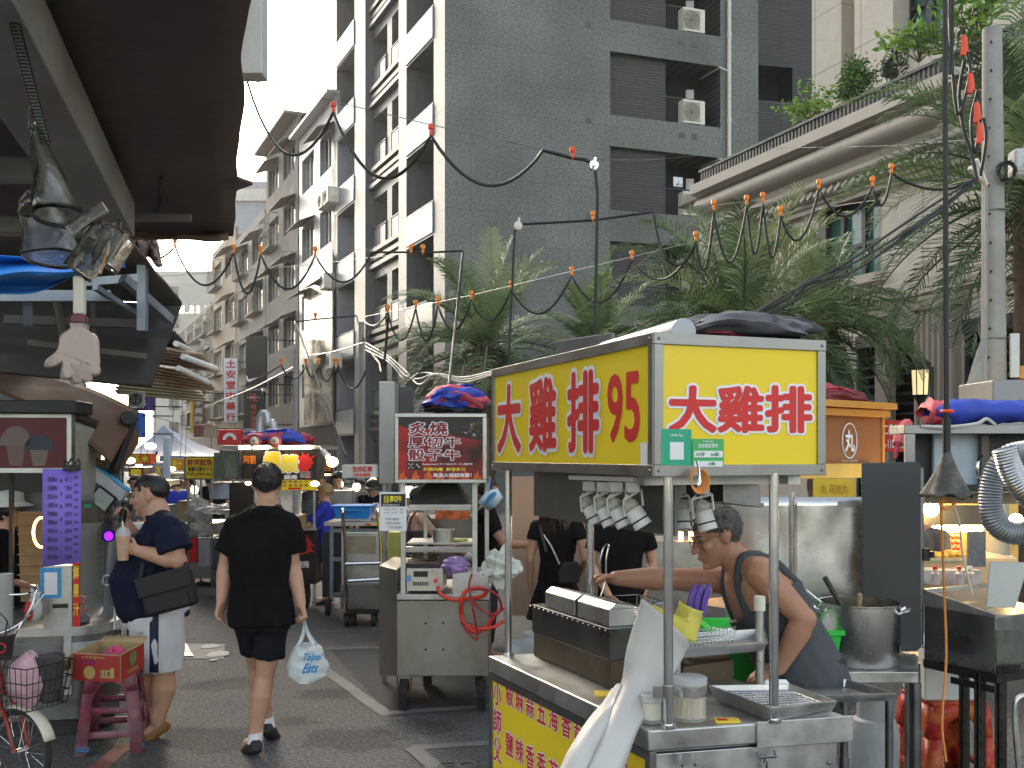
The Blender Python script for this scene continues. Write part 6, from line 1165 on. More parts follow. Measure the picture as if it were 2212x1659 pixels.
for y,Y,m_ in((1181,7.04,STEELB),(1186,7.72,STEEL)):q=MB();pb(q,872,y,1026,y+7,Y,.03);q.build('rail',m_,bc)
q=MB();pb(q,880,1172,1026,1176,7.35,.4);q.build('shelf',STEEL,bc)
sgn=MB();pb(sgn,854,895,1051,1043,6.95,.75);so_=sgn.build('sign_box',mat('sign_side',(.05,.05,.055),.5,.4),bc,bevel=.003)
fr=front(P(0,0,6.945));X_=lambda x:(x-CX)/K*6.95-fr.o.x;Z_=lambda y:HC-(y-HY)/K*6.95-fr.o.z
def rc(x0,y0,x1,y1,f=q960):a,b=f(x0,y0),f(x1,y1);return(X_(a[0]),Z_(b[1]),X_(b[0]),Z_(a[1]))
q=MB()
for r_ in((145,180,1330,225),(145,1030,1330,1075),(145,226,188,1029),(1280,226,1330,1029)):q.fbox(fr,*rc(*r_),-.02,.012)
q.build('sign_frame',STEEL,so_,bevel=.003)
m_=mat('beef_print',(.30,.015,.012),.45,var=0);nt=m_.node_tree;tc=nt.nodes.new('ShaderNodeTexCoord');n1=nt.nodes.new('ShaderNodeTexNoise');n1.inputs['Scale'].default_value=2.6;n1.inputs['Detail'].default_value=4;r_=nt.nodes.new('ShaderNodeValToRGB');nt.links.new(tc.outputs['Object'],n1.inputs[0]);nt.links.new(n1.outputs[0],r_.inputs[0]);nt.links.new(r_.outputs[0],nt.nodes['Principled BSDF'].inputs[0])
for p_,c_ in((.36,(.03,.006,.006,1)),(.47,(.20,.012,.01,1)),(.6,(.45,.02,.012,1))):e=r_.color_ramp.elements.new(p_);e.color=c_
r_.color_ramp.elements.remove(r_.color_ramp.elements[0]);r_.color_ramp.elements[-1].color=(.62,.05,.015,1)
q=MB();q.fbox(fr,*rc(186,226,1281,1029),-.02,.001);q.build('sign_panel',m_,so_)
q=MB();a=rc(190,228,1278,420);q.poly(fr,[(a[0],a[1]+.05),(a[0]+.08,a[1]+.02),(a[0]+.3,a[1]+.03),(a[2]-.2,a[1]-.02),(a[2],a[1]-.06),(a[2],a[3]),(a[0],a[3])],.0012,.0016);q.build('dark_print',BLK,so_)
q=MB();rn=random.Random(4)
for k in range(46):c=(rn.gauss(1120,70),rn.gauss(360,42));s_=rn.uniform(5,20);a=rc(c[0],c[1],c[0]+s_*2,c[1]+s_);q.k=rn.choice((0,0,1,2,3));q.fbox(fr,*a,.0018,.0024)
q.build('meat_print',[mat('meat_a',(.14,.04,.035),.5),mat('meat_b',(.36,.24,.22),.5),mat('meat_c',(.05,.03,.03),.5),mat('meat_d',(.08,.16,.04),.5)],so_)
q=MB()
for k in range(7):x=200+k*160;pts=[q960(x+dx,1028-h_)for dx,h_ in((0,0),(90,0),(110,40),(70,30+30*(k%3)),(60,120+20*(k%2)),(30,60),(10,80))];q.poly(fr,[(X_(u),Z_(v))for u,v in pts],.0012,.0018)
q.build('flame_print',mat('flame_print',(.62,.11,.02),.5,var=.3,sc=20),so_)
BKR=mat('letter_dark_red',(.20,.012,.015),.4,var=.35,sc=14)
for ch,r_ in(('炙',(330,290,550,450)),('燒',(595,290,820,450)),('厚',(320,485,522,610)),('切',(556,485,756,610)),('牛',(785,485,985,610)),('骰',(325,645,525,780)),('子',(565,645,755,780)),('牛',(785,645,980,780))):txt(so_,fr,ch,*rc(*r_),BKR,.025,outline=WHL,ob=.05,lift=.004)
txt(so_,fr,'Roasted beef | サイコロステーキ | 骰子牛',*rc(500,818,1150,848),WHL,.02,lift=.003);txt(so_,fr,'外酥內嫩  鮮滑多汁',*rc(512,876,1058,920),YTXT,.02,lift=.003);txt(so_,fr,'高溫火焰超爽感！',*rc(640,948,1135,998),WHL,.02,lift=.003)
q=MB();R_=rc(300,795,395,905);q.fbox(fr,R_[0],R_[1],R_[2],R_[3],.002,.003);R2=rc(398,800,488,910);q.fbox(fr,R2[0],R2[1],R2[2],R2[3],.002,.003);q.k=1
for(x,y)in((325,830),(370,830),(348,850),(325,880),(370,880),(425,835),(460,870),(443,855)):a=rc(x-7,y-7,x+7,y+7);q.fbox(fr,*a,.0035,.004)
q.build('dice_print',[BLK,WHL],so_)
h0,h1=7.0,7.6;zt_,zm,zb_=P(0,1044,7.2).z,P(0,1090,7).z,P(0,1103,7).z
q=MB();bl_,br_=P(881,0,7).x,P(1012,0,7).x;tl,tr_=P(921,0,7.2).x,P(983,0,7.2).x
q.add([V((bl_,h0,zm)),V((br_,h0,zm)),V((br_,h1,zm)),V((bl_,h1,zm)),V((tl,7.2,zt_)),V((tr_,7.2,zt_)),V((tr_,7.5,zt_)),V((tl,7.5,zt_))],[(0,1,5,4),(1,2,6,5),(2,3,7,6),(3,0,4,7)]);q.build('hood',mat('hood_brown',(.15,.135,.115),.4,.7,var=.2),bc,solid=.004,smooth=False)
q=MB();q.bx(bl_-.01,h0-.012,zb_,br_+.01,h0+.01,zm);q.bx(br_,h0+.01,zb_,br_+.02,h1,zm);q.bx(bl_-.02,h0+.01,zb_,bl_,h1,zm);q.build('hood_lip',STEELB,bc,bevel=.003)
q=MB();pb(q,878,1228,957,1277,7.02,.4);cb_=q.build('control_box',mat('box_steel',(.55,.53,.48),.4,.85,var=.12),bc,bevel=.004);q=MB();pb(q,893,1234,924,1246,7.012,.006);[pb(q,892+k*5,1257,895+k*5,1265,7.014,.004)for k in range(7)];q.build('display',BLACK,cb_);q=MB();pb(q,937,1250,945,1259,7.008,.01);q.build('switch',REDP,cb_);q=MB();pb(q,878,1243,888,1256,7.014,.004);q.build('blue_sticker',mat('sticker_blue',(.15,.3,.6),.5,var=.4,sc=60),cb_)
q=MB();pb(q,977,1237,1055,1283,7.02,.35);q.build('sink_box',STEEL,bc,bevel=.004)
q=MB();pb(q,878,1218,950,1228,7.04,.36);gr=q.build('grill_body',BLACK,bc,bevel=.003);q=MB()
for k in range(16):x=880+k*4.6;q.tube([P(x,1216,7.05),P(x+2,1211,7.4)],.004,4)
for k in range(4):q.tube([P(880,1214-k*5,7.1+k*.08),P(950,1213-k*5,7.1+k*.08)],.004,4);q.tube([P(888,1204,7.05),P(890,1197,7.3),P(948,1197,7.3),P(946,1206,7.05)],.004,4)
q.build('grate',mat('grate',(.30,.22,.12),.45,.9,var=.3),gr)
q=MB();q.lathe(P(957,1176,7.45),[(0,0),(.075,0),(.08,.11),(.076,.11),(.07,.01)],24);T(q.build('small_pot',STEEL),'small steel pot on the shelf of the beef cart','pot')
q=MB();rn=random.Random(2)
for k in range(40):p=P(rn.uniform(970,1005),rn.uniform(1165,1173),7.4+rn.uniform(0,.1));q.ell(p,(.03,.02,.008),6,4)
T(q.build('cabbage',mat('cabbage',(.48,.50,.12),.6,var=.3)),'heap of shredded yellow-green cabbage on the cart shelf','vegetable')
def crumple(name,label,c,r_,m_,seed,amp=.35,grp=None,n=26,cat='bag',tie=None):
 q=MB();c=V(c)
 def fn(u,v):
  d=V((cos(2*pi*u)*sin(pi*v),sin(2*pi*u)*sin(pi*v),cos(pi*v)));k=1+amp*(noise.noise(d*2.1+V((seed,0,0)))+.6*abs(noise.noise(d*4.7+V((0,seed,0))))-.2);return c+V((d.x*r_[0],d.y*r_[1],d.z*r_[2]))*k
 q.grid(fn,n,n,cu=True);return T(q.build(name,m_,ang=25),label,cat,grp)
crumple('plastic_bag','crumpled purple plastic bag on the beef cart counter',P(982,1222,7.06),(.10,.07,.06),mat('bag_purple',(.30,.20,.45),.4,var=.3),3)
crumple('plastic_bag','white plastic bag full of rubbish hanging off the beef cart',P(1083,1226,6.35),(.105,.1,.115),mat('bag_white',(.6,.62,.58),.4,alpha=.9),8,.5)
q=MB();q.add([P(1032,1085,6.7),P(1050,1062,6.7),P(1075,1055,6.68),P(1086,1074,6.68),P(1070,1095,6.68),P(1055,1103,6.7),P(1058,1078,6.64)],[(0,1,6),(1,2,6),(2,3,6),(3,4,6),(4,5,6),(5,0,6)]);q.k=1;q.tube(crom([P(1045,1090,6.65),P(1060,1070,6.62),P(1070,1066,6.62),P(1058,1085,6.62),P(1066,1092,6.62)],5),.008,6);q.tube([P(1056,1062,6.69),P(1058,1030,6.75)],.004,5);T(q.build('hanging_bag',[mat('bag_pale_blue',(.50,.62,.70),.45,var=.1),mat('ink_blue2',(.08,.25,.45),.5)],solid=.004),'pale blue bag with blue print hung right of the beef sign','bag')
HOSE=mat('hose_red',(.62,.05,.025),.35,var=.1)
hz=thing('gas_hose','bright red gas hose looped in coils over the beef cart','hose',P(1020,1290,6.95));q=MB();w_=lambda l,Y=6.94:[P(*q640(x,y),Y-.02*(i%3))for i,(x,y)in enumerate(l)]
q.tube(crom(w_([(1018,640),(1040,690),(1110,715),(1190,712),(1270,695),(1290,665),(1240,650),(1180,665),(1152,720),(1150,800),(1175,860),(1225,895),(1290,870),(1330,810),(1388,758)]),7),.014,8)
q.tube(crom(w_([(1388,835),(1330,870),(1250,880),(1190,860),(1150,840)]),6),.012,8);q.build('hose',HOSE,hz);q=MB();q.tube(crom(w_([(1210,570),(1195,640),(1215,760),(1240,900),(1235,940),(1190,900),(1150,840)],6.9),6),.008,6);q.tube(crom(w_([(1210,660),(1280,655),(1350,690),(1375,750),(1350,800),(1290,790),(1230,740),(1200,690)],6.88),6),.009,6);q.build('thin_hose',mat('hose_dark',(.28,.02,.03),.4),hz)
ms=MB();a,b=P(820,1147,6.9),P(878,1063,6.9);ms.bx(a.x,6.9,a.z,b.x,6.905,b.z);mo=ms.build('menu_sheet',PAPER);T(mo,'white price sheet with a black header hung on the beef cart','menu');fm_=front(P(0,0,6.898));XX=lambda x:(x-CX)/K*6.9-fm_.o.x;ZZ=lambda y:HC-(y-HY)/K*6.9-fm_.o.z
q=MB();q.fbox(fm_,XX(823),ZZ(1094),XX(876),ZZ(1067),0,.001);q.build('header_print',BLK,mo);txt(mo,fm_,'炙燒',XX(829),ZZ(1087),XX(840),ZZ(1070),YTXT,.01,lift=.003);txt(mo,fm_,'厚切牛',XX(842),ZZ(1084),XX(868),ZZ(1071),YTXT,.03,lift=.003);txt(mo,fm_,'外酥內嫩鮮滑多汁',XX(826),ZZ(1093),XX(864),ZZ(1089),WHL,.0,lift=.003)
for i,s_ in enumerate(('小份 $200','中份 $300','大份 $500')):txt(mo,fm_,s_,XX(832+i*3),ZZ(1124+i*9),XX(862+i*3),ZZ(1118+i*9),INK,.0,lift=.002)
for i in range(2):txt(mo,fm_,'牛肉粒   厚切牛   雞腿',XX(829),ZZ(1102+i*7),XX(872),ZZ(1098+i*7),mat('ink_grey',(.2,.2,.24),.6),0,lift=.002)
canvas_heap('folded_awning','pink and blue folded canopy heaped on top of the beef sign',P(985,893,7.25),V((1,0,0)),V((0,1,0)),.42,.2,.19,[PINKC,BLUEC,DARKC,PINKC,REDC,BLUEC,PINKC],17,12)
dc_=thing('duct_column','tall worn galvanised duct standing left of the beef sign','duct',P(836,1460,7.75));q=MB();pb(q,818,824,853,1046,7.72,.25);q.build('casing',mat('galv_worn',(.36,.36,.34),.5,.5,var=.2,sc=4,dirt=.5,dcol=(.2,.19,.17)),dc_,bevel=.01);q=MB();q.bx(P(826,0,7.8).x,7.8,0,P(834,0,7.8).x,7.84,P(0,1046,7.8).z);q.build('leg',STEELD,dc_)
q=MB();pb(q,856,835,893,892,8.2,.04);T(q.build('dark_board',mat('dark_sheet',(.055,.056,.06),.42,.3)),'dark grey board rising behind the beef sign and duct','board')
Yt=10.35;tk=thing('platform_trolley','steel platform trolley carrying upright metal sheets, left of the beef cart','trolley',P(775,1345,Yt));q=MB();pb(q,742,1314,818,1327,Yt,.6);q.build('deck',BLACK,tk,bevel=.01)
for x,dy in((750,.05),(764,.1),(808,.05),(812,.5)):q=MB();c=P(x,0,Yt+dy);c.z=.06;q.cyl(c-V((.02,0,0)),c+V((.02,0,0)),.06,n=16);q.bx(c.x-.03,c.y-.03,.06,c.x+.03,c.y+.03,.14);q.build('castor',RUBBER,tk)
q=MB();pb(q,735,1262,822,1316,Yt,.5);q.build('metal_bin',STEELD,tk,bevel=.006);q=MB();pb(q,737,1150,826,1262,Yt+.1,.03);q.build('metal_sheet',STEEL,tk,bevel=.004);q=MB();pb(q,750,1158,812,1196,Yt+.09,.006);q.build('tan_plate',mat('tan_plate',(.32,.27,.2),.6,.3,var=.3,sc=4),tk)
q=MB();
for x in(746,822):q.tube(crom([P(x,1325,Yt-.03),P(x,1180,Yt-.03),P(x-6,1110,Yt-.08),P(x-4,1100,Yt-.05)],5),.018,8)
q.tube([P(746,1218,Yt-.03),P(822,1216,Yt-.03)],.018,8);q.tube([P(752,1255,Yt-.05),P(822,1251,Yt-.05)],.018,8);q.build('push_handle',STEELB,tk)
rkk=thing('slotted_rack','galvanised slotted-angle rack with dark panels behind the trolley','rack',P(760,1310,11));q=MB()
for x in(712,738,865):pb(q,x,1135,x+8,1300,10.9,.04)
for y in(1142,1204,1280):pb(q,712,y,870,y+8,10.89,.03)
q.build('slotted_frame',mat('galv',(.26,.29,.33),.45,.7),rkk);q=MB();[pb(MB(),*r_).build('dark_panel',mat('navy_panel',(.02,.022,.035),.5,var=.2),rkk)for r_ in((696,1150,738,1290,10.95,.03),(840,1150,868,1215,10.95,.03))];q=MB();c=P(709,1312,10.8);q.cyl(c-V((.02,0,0)),c+V((.02,0,0)),.09,n=20);q.build('castor',RUBBER,rkk)
q=MB();pb(q,700,1128,870,1136,10.8,.6);q.build('rack_top',STEEL,rkk);q=MB();pb(q,740,1118,800,1128,11,.5);T(q.build('tray_stack',STEELB,bevel=.004),'stack of shiny flat trays under the blue basin','tray')
q=MB();c0=P(765,1119,11);q.hexa([c0+V((a*.17,b*.14,0))for a,b in((-1,-1),(1,-1),(1,1),(-1,1))],[c0+V((a*.2,b*.17,.14))for a,b in((-1,-1),(1,-1),(1,1),(-1,1))]);q.k=0;q.bx(c0.x-.225,c0.y-.19,c0.z+.125,c0.x+.225,c0.y+.19,c0.z+.145);q.bx(c0.x-.09,c0.y-.2,c0.z+.085,c0.x+.09,c0.y-.165,c0.z+.1);T(q.build('blue_basin',mat('tub_blue',(.02,.22,.62),.35,var=.06),bevel=.01),'bright blue plastic basin with a handle on the rack','basin')
q=MB();q.lathe(P(794,1118,11),[(0,0),(.035,0),(.05,.14),(.047,.14),(.033,.01)],18);T(q.build('paper_cup',PAPER),'white paper cup beside the blue basin','cup');crumple('plastic_bag','pale pink bag in a tray held by the man in the black cap',P(812,1108,11.2),(.08,.08,.1),mat('bag_palepink',(.6,.42,.42),.4,var=.1),4)
q=MB();pb(q,788,1131,822,1135,10.7,.02);q.k=1;pb(q,801,1131,822,1135,10.695,.02);T(q.build('sauce_packets',[REDL,YEL]),'red and yellow packets on the rack edge','packets')
Ys=11.6;sp_=thing('food_stall','black stall with red splash print and yellow lettering, behind the walking man','food stall',P(590,1310,Ys));fsp=front(P(0,0,Ys-.012));XS=lambda x:(x-CX)/K*(Ys-.012)-fsp.o.x;ZS=lambda y:HC-(y-HY)/K*(Ys-.012)-fsp.o.z
def sb(nm,x0,y0,x1,y1,D,m_,dy=0,bevel=.004,par=None):q=MB();pb(q,x0,y0,x1,y1,Ys+dy,D);return q.build(nm,m_,par or sp_,bevel=bevel)
s1=sb('sign_box',519,974,684,1036,.5,BLK);sb('menu_board',606,1037,684,1059,.03,YEL);sb('roof',480,962,690,970,1.2,STEEL,-.05)
def splash(par,cx_,cy_,r_,seed,m_=REDL,clip=None):
 rn=random.Random(seed);pts=[]
 for k in range(44):a_=2*pi*k/44;rr=r_*(.55+(.6*rn.random()if k%4==0 else.0)+.08*rn.random());x,y=cx_+rr*cos(a_),cy_+rr*sin(a_);x,y=(min(max(x,clip[0]),clip[2]),min(max(y,clip[1]),clip[3]))if clip else(x,y);pts.append((XS(x),ZS(y)))
 q=MB();q.poly(fsp,pts[::-1],.001,.002);return q.build('splash_print',m_,par)
splash(s1,657,1000,30,3,clip=(521,976,683,1034));splash(s1,664,1032,6,5,clip=(521,976,683,1034))
ORT=mat('letter_orange',(.75,.20,.02),.5);txt(s1,fsp,'阿劉',XS(527),ZS(1002),XS(552),ZS(984),ORT,.02,lift=.004);txt(s1,fsp,'爆',XS(571),ZS(1017),XS(606),ZS(978),YTXT,.04,outline=WHL,ob=.06,lift=.006);txt(s1,fsp,'漿',XS(608),ZS(1020),XS(644),ZS(984),YTXT,.04,outline=WHL,ob=.06,lift=.006);txt(s1,fsp,'腿捲',XS(614),ZS(1035),XS(642),ZS(1026),WHL,.03,lift=.004)
for i,s_ in enumerate(('Golden Chicken leg roll','雞腿捲爆漿多汁','現點現做')):txt(s1,fsp,s_,XS(648),ZS(1022+i*5),XS(672),ZS(1018+i*5),WHL,.0,lift=.004)
for i,s_ in enumerate('起司明太子玉米海苔咖哩'):txt(sp_,fsp,s_,XS(612+(i%6)*11.5),ZS(1043+(i//6)*8),XS(619+(i%6)*11.5),ZS(1038+(i//6)*8),INK,.02,lift=.002)
q=MB();q.fbox(fsp,XS(623),ZS(1057),XS(650),ZS(1053),0,.002);q.build('red_label',REDL,sp_)
for x0,x1 in((517,541),(548,580),(603,672)):q=MB();q.cyl(P(x0,967,Ys-.1),P(x1,966,Ys-.1),.022,n=8);q.build('tube_light',LAMPW,sp_)
q=MB();pb(q,486,978,516,1032,Ys-.2,.04);q.build('side_glass',mat('side_glass',(.16,.19,.14),.15,var=.4,sc=5,spec=.8),sp_);q=MB();[pb(q,*r_,Ys-.22,.05)for r_ in((482,974,520,978),(482,1032,520,1036),(482,978,486,1032),(516,978,520,1032))];q.build('side_frame',STEELD,sp_)
for x in(500,545,600,676):sb('post',x,1036,x+5,1310,.04,STEEL,.05)
s2=sb('side_panel',495,1042,548,1290,.03,BLK,-.02);splash(s2,528,1066,26,8,clip=(496,1043,547,1100));s3=sb('base',560,1146,682,1262,.7,BLK);splash(s3,655,1178,32,11,clip=(562,1148,681,1228))
txt(s2,fsp,'爆漿',XS(495),ZS(1108),XS(514),ZS(1090),mat('letter_lime',(.55,.7,.05),.5),.04,lift=.004);txt(s3,fsp,'腿捲',XS(640),ZS(1226),XS(668),ZS(1212),WHL,.03,lift=.004);txt(s3,fsp,'爆漿',XS(616),ZS(1200),XS(638),ZS(1178),mat('letter_lime',(.55,.7,.05),.5),.04,outline=WHL,ob=.05,lift=.004)
for x in(572,660):q=MB();c=P(x,0,Ys+.1);c.z=.15;q.cyl(c-V((.03,0,0)),c+V((.03,0,0)),.15,n=20);q.build('wheel',RUBBER,sp_)
canvas_heap('folded_awning','maroon and blue rolled canopy on the roof of the splash stall',P(600,962,11.9),V((1,.2,0)),V((0,1,0)),.75,.3,.2,[REDC,BLUEC,REDC,mat('maroon_cloth',(.17,.03,.045),.6)],21,6,ends=False)
for i,x in enumerate((550,594)):q=MB();q.lathe(P(x,952,11.45),[(0,-.02),(.04,-.02),(.045,.02),(.03,.04),(.012,.05),(.012,.0),(0,0)],20,Matrix.Rotation(R(90),3,'X'));q.build('roller_cap',CREAM);T(bpy.data.objects[-1]if 0 else q and[o for o in COL.objects if o.name.startswith('roller_cap')][-1],('round cream roller end with a dark centre on the splash stall roof, left one','round cream roller end on the splash stall roof, right one')[i],'roller');q=MB();q.cyl(P(x,952,11.5),P(x,952,12),.075,n=16);T(q.build('cloth_roll',REDC if i else mat('maroon_cloth',(.17,.03,.045),.6)),('dark maroon cloth roll on the splash stall roof, left one','red cloth roll on the splash stall roof, right one')[i],'cloth roll')
q=MB();q.bx(*P(558,965,12.4),P(572,0,12.4).x,12.9,P(0,905,12.4).z);q.k=1;q.tube(crom([P(560,935,12.3),P(563,900,12.3),P(575,895,12.3),P(580,915,12.3),P(590,915,12.3),P(592,950,12.3)],5),.05,10);T(q.build('exhaust_pipe',[STEEL,mat('duct_pale',(.5,.54,.56),.4,.4)]),'pale bent exhaust duct above the splash stall','duct')
lb_=thing('bulb_lamp','big warm glowing bulb on a clamp arm right of the splash stall','lamp',P(716,1000,10.9));q=MB();q.ell(P(718,998,10.9),(.062,.055,.055),16,10);q.build('bulb',LAMPW,lb_);q=MB();q.cyl(P(708,986,10.95),P(697,974,11),.035,.03,12);q.tube([P(697,974,11),P(690,966,11.2),P(684,966,11.6)],.012,6);q.build('socket_arm',WHITE,lb_)
q=MB();pb(q,684,988,717,1024,12.4,.2);fo=q.build('food_sign',BLK);T(fo,'small black sign with orange fried food pictures beside the bulb lamp','sign');f2=front(P(0,0,12.39));tx=lambda par,s_,x0,y0,x1,y1,Y,m_,b=.02,**k:txt(par,front(V((0,Y,0))),s_,(x0-CX)/K*Y,HC-(y1-HY)/K*Y,(x1-CX)/K*Y,HC-(y0-HY)/K*Y,m_,b,lift=.006,**k)
q=MB();pb(q,686,1002,714,1018,12.38,.01);q.build('food_print',mat('fried_print',(.6,.22,.03),.5,var=.6,sc=12),fo);tx(fo,'現炸',688,990,712,1000,12.39,YTXT);
q=MB();pb(q,739,1004,812,1032,12.8,.2);wf=q.build('fish_sign',mat('sign_pale',(.62,.66,.62),.5,var=.12));T(wf,'pale sign with red lettering above the man in the white apron','sign');tx(wf,'生炒紅蟳',762,1007,804,1019,12.79,REDL,.03);tx(wf,'土魠魚羹麵',762,1022,800,1029,12.79,REDP,.03)
Yq=13.5;sq=thing('food_stall','squid grill stall with a yellow boxed sign in front of the blue tent','food stall',P(430,1250,Yq));q=MB();pb(q,396,985,462,1036,Yq,.7);sx_=q.build('sign_box',STEELD,sq,bevel=.006);q=MB();pb(q,402,989,460,1033,Yq-.01,.01);q.build('sign_panel',YEL,sx_)
tx(sx_,'鮮烤魷魚',405,991,459,1006,Yq-.012,mat('letter_maroon',(.30,.03,.05),.5),.02);tx(sx_,'新鮮な焼きイカ',407,1008,459,1018,Yq-.012,INK,.03);tx(sx_,'Fresh grilled squid',404,1020,459,1029,Yq-.012,INK,.02)
for x in(404,418,432,455):q=MB();pb(q,x,1036,x+3,1255,Yq+.05,.03);q.build('post',STEEL,sq)
q=MB();pb(q,390,1130,470,1250,Yq,.8);q.build('base',STEEL,sq,bevel=.006);q=MB();pb(q,462,978,482,1040,Yq-.5,.1);T(q.build('glass_board',mat('side_glass',(.16,.19,.14),.15)),'upright glass board between squid stall and splash stall','board')
q=MB();pb(q,352,944,365,1032,13.2,.08);T(q.build('tube_sign',mat('lightbox_blue',(.55,.65,.72),.4,var=.05),bevel=.01),'upright pale blue light box in front of the tent','light box')
tn=thing('canopy_tent','blue-grey canopy tent in the middle of the market street','tent',P(360,1200,20));TT=mat('tent_cloth',(.22,.27,.40),.6,var=.15,sc=2)
def canopy(x0,x1,yp,ye,Y,D):
 a,b=P(x0,ye,Y),P(x1,ye,Y);p=P((x0+x1)/2,yp,Y+D/2);c,d=b+V((-.2,D,0)),a+V((-.2,D,0));q=MB()
 for e0_,e1_ in((a,b),(b,c),(c,d),(d,a)):q.grid(lambda u,v:(e0_.lerp(e1_,u)).lerp(p,v)-UP*(.16*sin(pi*v)*1+.07*sin(pi*u)*(1-v)),10,8)
 q.build('canopy',TT,tn,weld=True);q=MB()
 for e0_,e1_ in((a,b),(b,c)):q.add([e0_,e1_,e1_-UP*.22,e0_-UP*.22],[(0,1,2,3)])
 q.build('valance',TT,tn)
 for e_ in(a,b,c,d):m=MB();m.cyl(pz(e_,0),e_,.03,n=8);m.build('leg',STEEL,tn)
canopy(236,470,918,985,20,3.5)
for i,(x0,y0,x1,y1,Y,c_,s_,lb)in enumerate(((268,980,325,1003,16,(.55,.08,.02),'烤玉米','orange-red lit stall sign under the left edge of the tent'),(368,990,396,1016,17,(.7,.28,.03),'果汁','stall with piles of orange fruit beside the light box'),(278,1010,310,1030,14,(.12,.03,.02),'雞','dark stall sign with a red picture above the far man'),(330,1000,352,1032,15,(.3,.3,.5),'冰','lilac stall board beside the light box'))):
 q=MB();pb(q,x0,y0,x1,y1,Y,.3);q.k=1;pb(q,x0-3,y1+6,x1+8,y1+16,Y-.1,.6);q.k=2;pb(q,x0,y1+60,x1+6,982+3857/Y,Y,.6);o_=q.build('stall_sign',[mat('stall_print%d'%i,c_,.5,var=.5,sc=7),STEEL,mat('stall_base',(.16,.16,.17),.5,.4,var=.3)]);T(o_,lb,'stall');tx(o_,s_,x0+4,y0+3,x1-4,y1-4,Y-.01,YTXT,.03)
for i,(x,y,Y,r_)in enumerate(((325,964,15,.085),(281,995,13.5,.07),(372,1013,14.5,.05),(366,1012,16,.05),(680,1045,11.2,.05),(536,1044,11.4,.035),(287,1045,14,.05))):q=MB();q.ell(P(x,y,Y),(r_,r_,r_*.6),12,8);T(q.build('market_bulb',LAMPW if i!=6 else LAMPO),['warm dish lamp hanging under the blue tent','white lamp below the orange stall sign','small bulb below the fruit stall','second small bulb beside the light box','glowing lamp by the blond person\'s face','tiny bulb on the splash stall post','orange bulb behind the navy-shirted man'][i],'lamp')
rn=random.Random(11)
crumple('sack','big pale grey sack piled on the squid stall',P(428,1112,12.8),(.15,.15,.2),mat('sack_grey',(.36,.35,.32),.7,var=.25),5,.3,'sacks on the squid stall');crumple('sack','smaller pale sack under the big sack at the squid stall',P(432,1148,12.6),(.14,.14,.13),mat('sack_grey',(.36,.35,.32),.7),9,.3,'sacks on the squid stall');crumple('foil_sheet','silvery plastic sheet draped over the squid stall',P(468,1100,12.6),(.22,.2,.06),FILM,12,.5,cat='sheet')
for x0,y0,x1,y1,Y,m_,nm,lb,cat in((486,1104,512,1168,12.2,mat('cabinet_pale',(.5,.5,.46),.5,var=.1),'metal_cabinet','pale metal cabinet beside the walking man\'s shoulder','cabinet'),(408,1162,428,1215,12.5,REDL,'bin','red bin below the grey sacks','bin'),(428,1164,454,1225,12.3,mat('bin_grey',(.3,.31,.33),.5,var=.2),'bin','grey bin with a white liner below the sacks','bin'),(384,1085,412,1140,14,KR,'cardboard_box','brown cardboard box on the squid stall','box'),(452,1045,500,1078,14,mat('cool_box',(.45,.5,.62),.4,var=.3,sc=4),'cool_box','white and blue cool box on the stall behind','cool box'),(455,1165,500,1270,12.4,STEELD,'steel_counter','dark steel counter left of the walking man','counter'),(606,1118,645,1145,11.3,KR,'cardboard_box','brown box on the splash stall counter','box')):q=MB();pb(q,x0,y0,x1,y1,Y,.45);q.k=1;pb(q,x0-1,y0-3,x1+1,y0,Y-.02,.49);T(q.build(nm,[m_,STEELB if nm!='cardboard_box' else KR],bevel=.01),lb,cat)
q=MB();pb(q,612,1140,684,1146,11.5,.6);T(q.build('stall_shelf',STEELB),'bright steel shelf of the splash stall','shelf');q=MB();q.tube(crom([P(672,1065,12),P(668,1090,12),P(672,1130,12)],6),.1,14)
for k in range(12):q.lathe(P(670,1064+k*5.6,12),[(.1,-.012),(.115,0),(.1,.012)],16)
T(q.build('ribbed_duct',mat('duct_grey',(.2,.22,.24),.4,.7)),'grey ribbed duct behind the blond person','duct')
q=MB();pb(q,880,1120,1040,1300,9.3,.6);q.k=1;pb(q,940,1100,1010,1122,9.2,.5);T(q.build('food_counter',[STEELD,mat('food_orange',(.55,.13,.04),.5,var=.6,sc=16)]),'steel counter with orange food behind the beef cart','counter');q=MB();pb(q,838,1150,880,1290,9.6,.4);T(q.build('yellow_crate',mat('crate_yellow',(.5,.5,.1),.5,var=.2)),'yellow-green crate behind the beef cart','crate')
q=MB();pb(q,1106,1030,1262,1330,9.4,.08);T(q.build('tan_board',mat('tan_board',(.40,.26,.18),.6,var=.1,sc=2)),'tan panel wall behind the woman in black','board');q=MB();pb(q,700,1060,760,1135,13.2,.3);T(q.build('steel_screen',STEEL),'steel screen in front of the man in the white apron','screen')
q=MB();pb(q,1262,1170,1600,1420,8.4,.6);q.k=1;[pb(q,1470+22*k,1150,1476+22*k,1170,8.45,.1)for k in range(5)];T(q.build('frying_counter',[STEEL,LAMPO]),'steel frying counter with small flames behind the vendor','counter')
gas_x=0
